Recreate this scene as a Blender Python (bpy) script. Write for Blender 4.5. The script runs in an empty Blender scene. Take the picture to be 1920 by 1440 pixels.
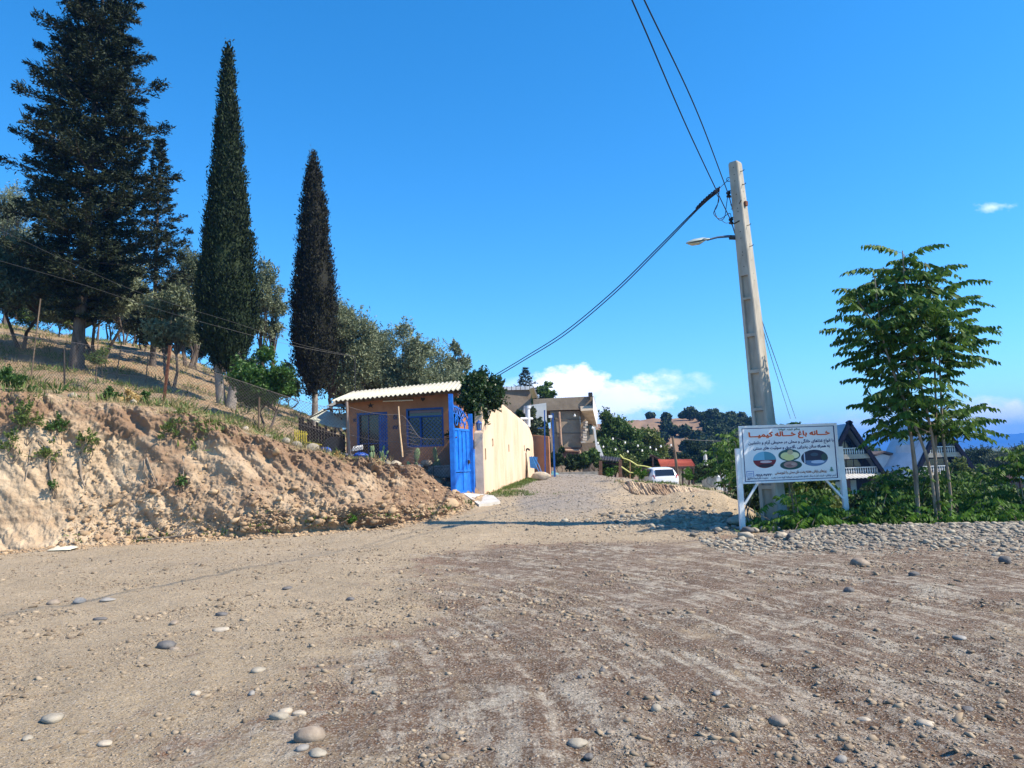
import bpy, math, random
import numpy as np
from mathutils import Vector, Matrix

# ---------------------------------------------------------------- camera, sky, sun
S = bpy.context.scene
C = S.collection
FPX = 1442.0
PITCH = math.radians(6.0)
ROLL = math.radians(2.2)
CAMZ = 1.5
cam_d = bpy.data.cameras.new('camera')
cam = bpy.data.objects.new('camera', cam_d)
C.objects.link(cam)
cam_d.sensor_fit = 'HORIZONTAL'
cam_d.sensor_width = 36.0
cam_d.lens = 36.0 * FPX / 1920.0
cam_d.clip_start = 0.05
cam_d.clip_end = 30000.0
cp, sp = math.cos(PITCH), math.sin(PITCH)
cr, sr = math.cos(ROLL), math.sin(ROLL)
FW = Vector((0, cp, sp))
R0 = Vector((1, 0, 0))
U0 = Vector((0, -sp, cp))
CU = U0 * cr + R0 * sr
CR = R0 * cr - U0 * sr
rot = Matrix((CR, CU, -FW)).transposed()
cam.matrix_world = Matrix.Translation((0, 0, CAMZ)) @ rot.to_4x4()
S.camera = cam


def P(px, py, Y):
    """photo pixel at a distance Y (metres ahead) -> world point"""
    d = FW * FPX + CR * (px - 960.0) + CU * (720.0 - py)
    d = d * (Y / d.y)
    return Vector((d.x, d.y, d.z + CAMZ))


SUN_EL = math.radians(46.0)
SUN_V = Vector((0.97, -0.235, 0)).normalized() * math.cos(SUN_EL) + Vector((0, 0, math.sin(SUN_EL)))
sun_d = bpy.data.lights.new('sun', 'SUN')
sun_d.energy = 5.0
sun_d.angle = math.radians(0.53)
sun_d.color = (1.0, 0.89, 0.71)
sun = bpy.data.objects.new('sun', sun_d)
C.objects.link(sun)
sun.rotation_euler = SUN_V.to_track_quat('Z', 'Y').to_euler()

w = bpy.data.worlds.new('World')
S.world = w
w.use_nodes = True
nt = w.node_tree
nt.nodes.clear()
wo = nt.nodes.new('ShaderNodeOutputWorld')
bg = nt.nodes.new('ShaderNodeBackground')
sky = nt.nodes.new('ShaderNodeTexSky')
sky.sky_type = 'NISHITA'
sky.sun_disc = False
sky.sun_elevation = SUN_EL
sky.sun_rotation = math.atan2(SUN_V.x, SUN_V.y)
sky.altitude = 300
sky.air_density = 1.0
sky.dust_density = 0.22
sky.ozone_density = 3.0
hsv = nt.nodes.new('ShaderNodeHueSaturation')
hsv.inputs['Saturation'].default_value = 1.20
hsv.inputs['Value'].default_value = 1.0
tint = nt.nodes.new('ShaderNodeMix')
tint.data_type = 'RGBA'
tint.blend_type = 'MULTIPLY'
tint.inputs['Factor'].default_value = 1.0
tint.inputs[7].default_value = (0.86, 1.13, 1.27, 1)
nt.links.new(sky.outputs[0], tint.inputs[6])
nt.links.new(tint.outputs[2], hsv.inputs['Color'])
bg.inputs['Strength'].default_value = 0.117
# clouds, laid out by direction in the sky
tc = nt.nodes.new('ShaderNodeTexCoord')


def wmath(op, a, b=None, c=None, clamp=False):
    n = nt.nodes.new('ShaderNodeMath')
    n.operation = op
    n.use_clamp = clamp
    for i, v in enumerate((a, b, c)):
        if v is None:
            continue
        if isinstance(v, (int, float)):
            n.inputs[i].default_value = v
        else:
            nt.links.new(v, n.inputs[i])
    return n.outputs[0]


sep = nt.nodes.new('ShaderNodeSeparateXYZ')
nt.links.new(tc.outputs['Generated'], sep.inputs[0])
az = wmath('DIVIDE', sep.outputs[0], wmath('MAXIMUM', sep.outputs[1], 0.02))
el = wmath('DIVIDE', sep.outputs[2], wmath('MAXIMUM', sep.outputs[1], 0.02))
front = wmath('GREATER_THAN', sep.outputs[1], 0.05)
comb = nt.nodes.new('ShaderNodeCombineXYZ')
nt.links.new(az, comb.inputs[0])
nt.links.new(wmath('MULTIPLY', el, 1.6), comb.inputs[1])


def wnoise(scale, det, off=0.0):
    n = nt.nodes.new('ShaderNodeTexNoise')
    n.inputs['Scale'].default_value = scale
    n.inputs['Detail'].default_value = det
    n.inputs['Roughness'].default_value = 0.6
    m = nt.nodes.new('ShaderNodeMapping')
    m.inputs['Location'].default_value = (off, off * 0.7, off * 0.3)
    nt.links.new(comb.outputs[0], m.inputs[0])
    nt.links.new(m.outputs[0], n.inputs['Vector'])
    return n.outputs['Fac']


cn = wnoise(9.0, 8.0)
cn2 = wnoise(34.0, 8.0, 3.0)


def blob(a0, e0, ra, re, soft, amp, hard=1.0):
    """one cloud: centre direction, radii"""
    da = wmath('DIVIDE', wmath('SUBTRACT', az, a0), ra)
    de = wmath('DIVIDE', wmath('SUBTRACT', el, e0), re)
    r = wmath('SQRT', wmath('ADD', wmath('MULTIPLY', da, da), wmath('MULTIPLY', de, de)))
    v = wmath('SUBTRACT', 1.0, r)
    v = wmath('ADD', v, wmath('MULTIPLY', wmath('SUBTRACT', cn, 0.5), amp))
    v = wmath('ADD', v, wmath('MULTIPLY', wmath('SUBTRACT', cn2, 0.5), amp * 0.9))
    return wmath('MULTIPLY', wmath('MULTIPLY', v, 1.0 / soft, None, True), hard, None, True)


def dirpx(px, py):
    q = P(px, py, 1.0)
    return q.x, q.z - CAMZ


clouds = None
for (px, py, rx, ry, soft, amp, hard) in [
        (1075, 722, 92, 42, 0.30, 1.3, 1.0), (1150, 745, 130, 48, 0.45, 1.6, 0.95), (1010, 735, 90, 40, 0.8, 1.4, 0.55),
        (1225, 728, 95, 30, 1.0, 2.1, 0.65), (1130, 790, 170, 30, 0.9, 1.2, 0.6),
        (1880, 775, 120, 34, 0.6, 1.6, 0.9), (1620, 795, 170, 24, 0.9, 1.7, 0.5), (1864, 388, 40, 8, 1.6, 4.2, 0.5),
        (1750, 800, 260, 30, 1.0, 1.2, 0.7), (1320, 770, 60, 14, 1.2, 1.8, 0.3)]:
    a0, e0 = dirpx(px, py)
    b = blob(a0, e0, rx / FPX, ry / FPX, soft, amp, hard)
    clouds = b if clouds is None else wmath('MAXIMUM', clouds, b)
clouds = wmath('MULTIPLY', clouds, front)
cmix = nt.nodes.new('ShaderNodeMix')
cmix.data_type = 'RGBA'
nt.links.new(clouds, cmix.inputs['Factor'])
nt.links.new(hsv.outputs[0], cmix.inputs[6])
shade = nt.nodes.new('ShaderNodeMix')
shade.data_type = 'RGBA'
nt.links.new(cn2, shade.inputs['Factor'])
shade.inputs[6].default_value = (7.0, 7.7, 8.9, 1)
shade.inputs[7].default_value = (9.6, 9.7, 9.9, 1)
nt.links.new(shade.outputs[2], cmix.inputs[7])
nt.links.new(cmix.outputs[2], bg.inputs['Color'])
nt.links.new(bg.outputs[0], wo.inputs[0])

S.view_settings.view_transform = 'Standard'
S.view_settings.look = 'None'
S.view_settings.gamma = 1.0
S.view_settings.exposure = 0.79
S.cycles.max_bounces = 6
S.cycles.diffuse_bounces = 3
S.cycles.transparent_max_bounces = 8
S.cycles.volume_bounces = 0

# ---------------------------------------------------------------- helpers
rnd = random.Random(7)
rng = np.random.default_rng(11)


def U(a, b):
    return rnd.uniform(a, b)


def _h(ix, iy, iz, seed):
    n = (ix.astype(np.int64) * 374761393 + iy.astype(np.int64) * 668265263 + iz.astype(np.int64) * 2147483647 + seed * 974634777) & 0xffffffff
    n = ((n ^ (n >> 13)) * 1274126177) & 0xffffffff
    n = ((n ^ (n >> 16)) * 2246822519) & 0xffffffff
    return ((n ^ (n >> 15)) & 0xffffff) / float(0xffffff)


def vnoise(x, y, z=None, seed=0):
    x = np.asarray(x, float)
    y = np.asarray(y, float)
    z = np.zeros_like(x) if z is None else np.asarray(z, float)
    ix, iy, iz = np.floor(x), np.floor(y), np.floor(z)
    fx, fy, fz = x - ix, y - iy, z - iz
    ux, uy, uz = [f * f * (3 - 2 * f) for f in (fx, fy, fz)]
    r = 0
    for dx in (0, 1):
        for dy in (0, 1):
            for dz in (0, 1):
                wgt = (ux if dx else 1 - ux) * (uy if dy else 1 - uy) * (uz if dz else 1 - uz)
                r = r + wgt * _h(ix + dx, iy + dy, iz + dz, seed)
    return r * 2 - 1


def fbm(x, y, z=None, oct=4, seed=0, gain=0.5):
    a, f, r, t = 1.0, 1.0, 0, 0
    for i in range(oct):
        r = r + a * vnoise(x * f, y * f, None if z is None else z * f, seed + i * 17)
        t += a
        a *= gain
        f *= 2.03
    return r / t


def sstep(a, b, x):
    t = np.clip((np.asarray(x, float) - a) / (b - a), 0, 1)
    return t * t * (3 - 2 * t)


# ---- materials
MATS = {}


def mat(name, c1, c2=None, scale=4.0, rough=0.85, bump=0.0, bscale=20.0, metal=0.0, detail=5.0, island=False, c3=None, transl=0.0, spec=0.3, lo=0.35, hi=0.65, stretch=None, emit=None):
    if name in MATS:
        return MATS[name]
    m = bpy.data.materials.new(name)
    m.use_nodes = True
    t = m.node_tree
    b = t.nodes['Principled BSDF']
    b.inputs['Roughness'].default_value = rough
    b.inputs['Metallic'].default_value = metal
    b.inputs['Specular IOR Level'].default_value = spec
    col = None
    geo = t.nodes.new('ShaderNodeNewGeometry')
    co = t.nodes.new('ShaderNodeTexCoord')
    vec = co.outputs['Object']
    if stretch:
        mp = t.nodes.new('ShaderNodeMapping')
        mp.inputs['Scale'].default_value = stretch
        t.links.new(vec, mp.inputs[0])
        vec = mp.outputs[0]
    if c2 is None:
        b.inputs['Base Color'].default_value = (*c1, 1)
    else:
        r = t.nodes.new('ShaderNodeValToRGB')
        e = r.color_ramp.elements
        e[0].color = (*c1, 1)
        e[1].color = (*c2, 1)
        e[0].position, e[1].position = lo, hi
        if c3 is not None:
            k = e.new(1.0 if hi < 0.98 else 0.5)
            k.color = (*c3, 1)
        if island:
            nz = t.nodes.new('ShaderNodeTexNoise')
            nz.inputs['Scale'].default_value = scale
            nz.inputs['Detail'].default_value = 3
            t.links.new(vec, nz.inputs['Vector'])
            mx = t.nodes.new('ShaderNodeMath')
            mx.operation = 'MULTIPLY_ADD'
            t.links.new(geo.outputs['Random Per Island'], mx.inputs[0])
            mx.inputs[1].default_value = 0.6
            m3 = t.nodes.new('ShaderNodeMath')
            m3.operation = 'MULTIPLY'
            t.links.new(nz.outputs['Fac'], m3.inputs[0])
            m3.inputs[1].default_value = 0.4
            t.links.new(m3.outputs[0], mx.inputs[2])
            t.links.new(mx.outputs[0], r.inputs[0])
        else:
            nz = t.nodes.new('ShaderNodeTexNoise')
            nz.inputs['Scale'].default_value = scale
            nz.inputs['Detail'].default_value = detail
            nz.inputs['Roughness'].default_value = 0.62
            t.links.new(vec, nz.inputs['Vector'])
            t.links.new(nz.outputs['Fac'], r.inputs[0])
        col = r.outputs[0]
        t.links.new(col, b.inputs['Base Color'])
    if bump > 0:
        nb = t.nodes.new('ShaderNodeTexNoise')
        nb.inputs['Scale'].default_value = bscale
        nb.inputs['Detail'].default_value = 6
        nb.inputs['Roughness'].default_value = 0.65
        t.links.new(vec, nb.inputs['Vector'])
        bp = t.nodes.new('ShaderNodeBump')
        bp.inputs['Strength'].default_value = 1.0
        bp.inputs['Distance'].default_value = bump
        t.links.new(nb.outputs['Fac'], bp.inputs['Height'])
        t.links.new(bp.outputs[0], b.inputs['Normal'])
    if transl > 0:
        tr = t.nodes.new('ShaderNodeBsdfTranslucent')
        if col is not None:
            t.links.new(col, tr.inputs['Color'])
        else:
            tr.inputs['Color'].default_value = (*c1, 1)
        ms = t.nodes.new('ShaderNodeMixShader')
        ms.inputs[0].default_value = transl
        t.links.new(b.outputs[0], ms.inputs[1])
        t.links.new(tr.outputs[0], ms.inputs[2])
        t.links.new(ms.outputs[0], t.nodes['Material Output'].inputs[0])
    if emit:
        b.inputs['Emission Color'].default_value = (*c1, 1)
        b.inputs['Emission Strength'].default_value = emit
    MATS[name] = m
    return m


def link(name, me, material, parent=None, loc=None):
    o = bpy.data.objects.new(name, me)
    C.objects.link(o)
    if material is not None:
        me.materials.append(material)
    if parent is not None:
        o.parent = parent
    if loc is not None:
        o.location = loc
    return o


def woff(parent):
    off = Vector(parent.location)
    if parent.parent is not None:
        off = off + parent.parent.location
    return off


def np_mesh(name, V, F, material, parent=None, smooth=False, attrs=None, origin=None):
    """V (n,3), F (m,k) with k 3 or 4"""
    V = np.asarray(V, dtype=np.float32).reshape(-1, 3)
    F = np.asarray(F, dtype=np.int32)
    if parent is not None:
        V = V - np.array(woff(parent), dtype=np.float32)
    elif origin is not None:
        V = V - np.array(origin, dtype=np.float32)
    k = F.shape[1]
    me = bpy.data.meshes.new(name)
    me.vertices.add(len(V))
    me.vertices.foreach_set('co', V.ravel())
    me.loops.add(F.size)
    me.loops.foreach_set('vertex_index', F.ravel())
    me.polygons.add(len(F))
    me.polygons.foreach_set('loop_start', np.arange(0, F.size, k, dtype=np.int32))
    me.polygons.foreach_set('loop_total', np.full(len(F), k, dtype=np.int32))
    if smooth:
        me.polygons.foreach_set('use_smooth', np.ones(len(F), dtype=bool))
    me.update(calc_edges=True)
    if attrs:
        for an, av in attrs.items():
            a = me.attributes.new(an, 'FLOAT', 'POINT')
            a.data.foreach_set('value', np.asarray(av, dtype=np.float32).ravel())
    o = link(name, me, material, parent)
    if parent is None and origin is not None:
        o.location = origin
    return o


def tag(o, label=None, cat=None, group=None, kind=None):
    if label:
        o['label'] = label
    if cat:
        o['category'] = cat
    if group:
        o['group'] = group
    if kind:
        o['kind'] = kind
    return o


def empty(name, loc, label=None, cat=None, group=None):
    o = bpy.data.objects.new(name, None)
    C.objects.link(o)
    o.location = loc
    o.empty_display_size = 0.2
    return tag(o, label, cat, group)


def copy_tree(o, parent=None):
    c = o.copy()
    C.objects.link(c)
    if parent is not None:
        c.parent = parent
    for ch in list(o.children):
        copy_tree(ch, c)
    return c


class MB:
    """collects shapes in world coordinates and links them as one mesh"""

    def __init__(self):
        self.v, self.f = [], []

    def poly(self, pts):
        n = len(self.v)
        self.v += [tuple(p) for p in pts]
        self.f.append(tuple(range(n, n + len(pts))))
        return self

    def hexa(self, a):
        """a: 8 corners, bottom ring 4 then top ring 4"""
        n = len(self.v)
        self.v += [tuple(p) for p in a]
        for q in ((0, 3, 2, 1), (4, 5, 6, 7), (0, 1, 5, 4), (1, 2, 6, 5), (2, 3, 7, 6), (3, 0, 4, 7)):
            self.f.append(tuple(n + i for i in q))
        return self

    def box(self, c, s, rz=0.0, M=None, taper=1.0):
        x, y, z = s[0] / 2, s[1] / 2, s[2] / 2
        pts = [Vector((sx * x * (taper if sz > 0 else 1), sy * y * (taper if sz > 0 else 1), sz * z)) for sz in (-1, 1) for sx, sy in ((-1, -1), (1, -1), (1, 1), (-1, 1))]
        if M is None:
            M = Matrix.Rotation(rz, 3, 'Z')
        c = Vector(c)
        return self.hexa([c + M @ p for p in pts])

    def bar(self, a, b, w, h=None, up=(0, 0, 1)):
        """rectangular bar between two points"""
        h = h or w
        a, b = Vector(a), Vector(b)
        d = (b - a).normalized()
        u = Vector(up)
        if abs(d.dot(u)) > 0.98:
            u = Vector((0, 1, 0))
        s = d.cross(u).normalized()
        u = s.cross(d).normalized()
        q = [(-w / 2, -h / 2), (w / 2, -h / 2), (w / 2, h / 2), (-w / 2, h / 2)]
        return self.hexa([a + s * i + u * j for i, j in q] + [b + s * i + u * j for i, j in q])

    def tube(self, pts, r, n=8, cap=True):
        pts = [Vector(p) for p in pts]
        rr = r if isinstance(r, (list, tuple)) else [r] * len(pts)
        base = len(self.v)
        prev = None
        for i, p in enumerate(pts):
            d = (pts[min(i + 1, len(pts) - 1)] - pts[max(i - 1, 0)])
            d = d.normalized() if d.length > 1e-9 else Vector((0, 0, 1))
            if prev is None:
                s = d.cross(Vector((0, 0, 1)))
                if s.length < 0.05:
                    s = d.cross(Vector((0, 1, 0)))
            else:
                s = prev - d * prev.dot(d)
            s.normalize()
            prev = s
            t = d.cross(s)
            for k in range(n):
                a = 2 * math.pi * k / n
                self.v.append(tuple(p + (s * math.cos(a) + t * math.sin(a)) * rr[i]))
        for i in range(len(pts) - 1):
            for k in range(n):
                a = base + i * n + k
                b = base + i * n + (k + 1) % n
                self.f.append((a, b, b + n, a + n))
        if cap:
            self.f.append(tuple(base + k for k in range(n))[::-1])
            self.f.append(tuple(base + (len(pts) - 1) * n + k for k in range(n)))
        return self

    def cyl(self, a, b, r, n=16, r2=None):
        return self.tube([a, b], [r, r if r2 is None else r2], n)

    def lathe(self, c, prof, n=16):
        c = Vector(c)
        base = len(self.v)
        for (r, z) in prof:
            for k in range(n):
                a = 2 * math.pi * k / n
                self.v.append((c.x + r * math.cos(a), c.y + r * math.sin(a), c.z + z))
        for i in range(len(prof) - 1):
            for k in range(n):
                a = base + i * n + k
                b = base + i * n + (k + 1) % n
                self.f.append((a, b, b + n, a + n))
        self.f.append(tuple(base + k for k in range(n))[::-1])
        self.f.append(tuple(base + (len(prof) - 1) * n + k for k in range(n)))
        return self

    def prism(self, pts, d):
        """polygon extruded by the vector d"""
        d = Vector(d)
        pts = [Vector(p) for p in pts]
        n = len(self.v)
        k = len(pts)
        self.v += [tuple(p) for p in pts] + [tuple(p + d) for p in pts]
        self.f.append(tuple(range(n, n + k))[::-1])
        self.f.append(tuple(range(n + k, n + 2 * k)))
        for i in range(k):
            j = (i + 1) % k
            self.f.append((n + i, n + j, n + k + j, n + k + i))
        return self

    def build(self, name, material, parent=None, smooth=False, bevel=0.0, origin=None, label=None):
        off = Vector((0, 0, 0))
        if parent is not None:
            off = woff(parent)
        elif origin is not None:
            off = Vector(origin)
        me = bpy.data.meshes.new(name)
        me.from_pydata([(a - off.x, b - off.y, c - off.z) for a, b, c in self.v], [], self.f)
        me.update()
        import bmesh
        bm = bmesh.new()
        bm.from_mesh(me)
        bmesh.ops.recalc_face_normals(bm, faces=bm.faces)
        if bevel > 0:
            bmesh.ops.bevel(bm, geom=list(bm.edges), offset=bevel, segments=2, affect='EDGES', profile=0.6)
        bm.to_mesh(me)
        bm.free()
        if smooth:
            me.polygons.foreach_set('use_smooth', np.ones(len(me.polygons), dtype=bool))
            try:
                me.set_sharp_from_angle(angle=math.radians(40))
            except Exception:
                pass
        o = link(name, me, material, parent)
        if parent is None and origin is not None:
            o.location = off
        if label:
            o['label'] = label
        return o
# ---------------------------------------------------------------- terrain
DG = np.array([-20, 10, 14, 15, 16, 18, 20, 22, 24, 26, 28, 31, 35, 40, 46, 55, 70, 90, 130, 200, 400, 8000.0])
BASE_COL = {   # u = x / y : (distance, height) pairs
    -2.0: [(15, 0.0), (20, .4), (30, .9), (8000, .9)],
    -0.25: [(15, 0.03), (17, .1), (19, .3), (21, .6), (25, .8), (30, .92), (8000, .9)],
    -0.05: [(15, 0.02), (16.5, .1), (18.5, .3), (21, .62), (25, .78), (30, .93), (36, .95), (60, .85), (90, -1), (200, -4), (8000, -4)],
    0.06: [(15, 0.02), (16.5, .08), (18.5, .24), (21, .52), (25, .74), (30, .93), (36, .93), (60, .8), (90, -1), (200, -4), (8000, -4)],
    0.115: [(15, 0.02), (16.5, .07), (18.5, .2), (21, .42), (25, .62), (28, .88), (31, .93), (36, .9), (60, .2), (90, -1), (200, -4), (8000, -4)],
    0.145: [(15, 0.02), (18.5, .15), (21, .30), (25.6, .36), (26.8, .84), (30, .85), (36, .3), (60, -.4), (90, -1.5), (200, -4), (8000, -4)],
    0.20: [(15, 0.02), (18.5, .12), (21, .22), (25.2, .30), (26.2, .74), (27.5, .62), (33, -.1), (60, -.5), (90, -1.5), (200, -4), (8000, -4)],
    0.25: [(15, 0.02), (18.5, .1), (21, .2), (25, .28), (26, .45), (28, .2), (32, -.1), (46, -.55), (60, -.6), (90, -1.8), (200, -4), (8000, -4)],
    0.30: [(15, 0.0), (18, .04), (21, .05), (25, -.1), (30, -.3), (45, -.5), (60, -1), (90, -3), (200, -4), (8000, -4)],
    0.36: [(14.5, 0.0), (16, -.05), (18, -.5), (22, -1.2), (30, -1.6), (50, -2.2), (90, -3.3), (200, -4), (8000, -4)],
    0.45: [(14, 0.0), (15, -.15), (17, -.8), (22, -1.6), (40, -2.3), (90, -3.4), (200, -4), (8000, -4)],
    0.60: [(13.5, 0.0), (14.6, -.25), (17, -1.0), (22, -1.7), (40, -2.4), (90, -3.5), (200, -4), (8000, -4)],
    2.0: [(13, 0.0), (14.5, -.3), (17, -1.0), (22, -1.7), (40, -2.4), (90, -3.5), (200, -4), (8000, -4)],
}
HILL_COL = {
    -2.0: [(16, 4.2), (22, 6.5), (30, 9), (40, 12.5), (55, 16), (200, 20)],
    -0.80: [(18, 3.9), (22, 5.0), (30, 7.4), (40, 10.6), (52, 13.3), (200, 16)],
    -0.66: [(18.5, 3.65), (22, 4.3), (26, 5.2), (30, 6.5), (40, 9.6), (52, 12.4), (60, 12.8), (200, 14)],
    -0.57: [(19, 3.5), (22, 4.0), (26, 4.8), (30, 5.9), (40, 8.9), (54, 11.7), (200, 12.5)],
    -0.45: [(19.5, 3.25), (23, 3.7), (29, 4.7), (40, 7.6), (55, 10.9), (200, 11)],
    -0.37: [(20, 2.75), (23, 3.1), (29, 4.05), (40, 6.2), (55, 8.5), (200, 8.5)],
    -0.31: [(20, 2.3), (23, 2.55), (29, 3.2), (40, 4.8), (55, 6.6), (200, 6.5)],
    -0.25: [(20.3, 2.0), (23, 1.95), (26, 2.2), (31, 2.8), (36, 3.6), (55, 5.2), (200, 5)],
    -0.18: [(20.5, 1.62), (23, 1.5), (28, 1.6), (36, 2.3), (55, 3.2), (200, 3)],
    -0.08: [(21, 1.32), (24, 1.3), (30, 1.3), (40, 1.5), (55, 1.6), (200, 1)],
    -0.03: [(21, 1.25), (30, 1.25), (40, 1.2), (55, 1.2), (200, 0)],
    2.0: [(21, 1.2), (200, 1)],
}
UF = np.linspace(-1.6, 1.6, 641)
LF = np.linspace(math.log(3.0), math.log(8000.0), 500)


def make_table(cols):
    us = sorted(cols)
    d = np.exp(LF)
    T = np.array([np.interp(d, [a for a, b in cols[u]], [b for a, b in cols[u]]) for u in us])
    Z = np.empty((len(UF), len(LF)))
    for j in range(len(LF)):
        Z[:, j] = np.interp(UF, us, T[:, j])
    k = np.exp(-0.5 * (np.arange(-6, 7) / 2.2) ** 2)
    k /= k.sum()
    kj = np.exp(-0.5 * (np.arange(-4, 5) / 1.3) ** 2)
    kj /= kj.sum()
    Z = np.apply_along_axis(lambda a: np.convolve(np.pad(a, 6, mode='edge'), k, mode='valid'), 0, Z)
    Z = np.apply_along_axis(lambda a: np.convolve(np.pad(a, 4, mode='edge'), kj, mode='valid'), 1, Z)
    return Z


T_BASE = make_table(BASE_COL)
T_HILL = make_table(HILL_COL)


def samp(T, x, y):
    y = np.maximum(np.asarray(y, float), 3.0)
    x = np.asarray(x, float)
    u = (np.clip(x / y, UF[0], UF[-1]) - UF[0]) / (UF[1] - UF[0])
    l = (np.clip(np.log(y), LF[0], LF[-1]) - LF[0]) / (LF[1] - LF[0])
    i = np.clip(u.astype(int), 0, len(UF) - 2)
    j = np.clip(l.astype(int), 0, len(LF) - 2)
    fu, fl = u - i, l - j
    return (T[i, j] * (1 - fu) * (1 - fl) + T[i + 1, j] * fu * (1 - fl) + T[i, j + 1] * (1 - fu) * fl + T[i + 1, j + 1] * fu * fl)


# foot line of the cut bank, then its top line
FOOT = [(-22.0, 14.0), (-15.0, 16.3), (-11.4, 17.0), (-8.7, 17.7), (-5.9, 18.2), (-3.5, 18.6), (-2.45, 19.1), (-1.78, 20.0), (-1.62, 21.6), (-1.45, 24), (-1.4, 30)]
FXY = np.array(FOOT)


def foot_dist(x, y):
    """signed distance from the foot line, positive up the hill"""
    x = np.asarray(x, float)
    y = np.asarray(y, float)
    best = np.full(x.shape, 1e9)
    sgn = np.ones(x.shape)
    for (ax, ay), (bx, by) in zip(FXY[:-1], FXY[1:]):
        dx, dy = bx - ax, by - ay
        L = dx * dx + dy * dy
        t = np.clip(((x - ax) * dx + (y - ay) * dy) / L, 0, 1)
        qx, qy = x - (ax + t * dx), y - (ay + t * dy)
        d = np.hypot(qx, qy)
        cr_ = dx * (y - ay) - dy * (x - ax)
        m = d < best
        best = np.where(m, d, best)
        sgn = np.where(m, np.sign(cr_), sgn)
    return best * sgn


def ground_z(x, y):
    """smooth height of the whole place"""
    b = samp(T_BASE, x, y)
    # spoil heap and gravel ridge by the pole
    b = b + 0.52 * np.exp(-(((x - 4.55) / 1.35) ** 2 + ((y - 19.6) / 0.9) ** 2) ** 1.3)
    b = b + 0.16 * np.exp(-(((x - 3.9) / 1.5) ** 2 + ((y - 17.6) / 0.9) ** 2))
    b = b + 0.22 * np.exp(-(((x + 1.5) / 0.55) ** 2 + ((y - 20.3) / 0.9) ** 2))
    rr = sstep(4.2, 6.5, x) * np.exp(-((y - (14.1 - 0.10 * (x - 5))) / 1.1) ** 2)
    b = b + 0.20 * rr
    h = samp(T_HILL, x, y)
    fd = foot_dist(x, y)
    s = sstep(0.9, 1.5, fd)
    return b * (1 - s) + h * s


def gz(x, y):
    return float(ground_z(np.array([x], float), np.array([y], float))[0])


def G(px, Y, dz=0.0):
    """the ground point seen in column px at distance Y"""
    q = P(px, 880, Y)
    for _ in range(3):
        z = gz(q.x, Y)
        # the roll shifts columns with height: solve for the row that hits z
        lo_, hi_ = P(px, 300, Y), P(px, 1300, Y)
        t = (z - hi_.z) / (lo_.z - hi_.z)
        q = hi_.lerp(lo_, t)
    return Vector((q.x, Y, gz(q.x, Y) + dz))


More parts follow.
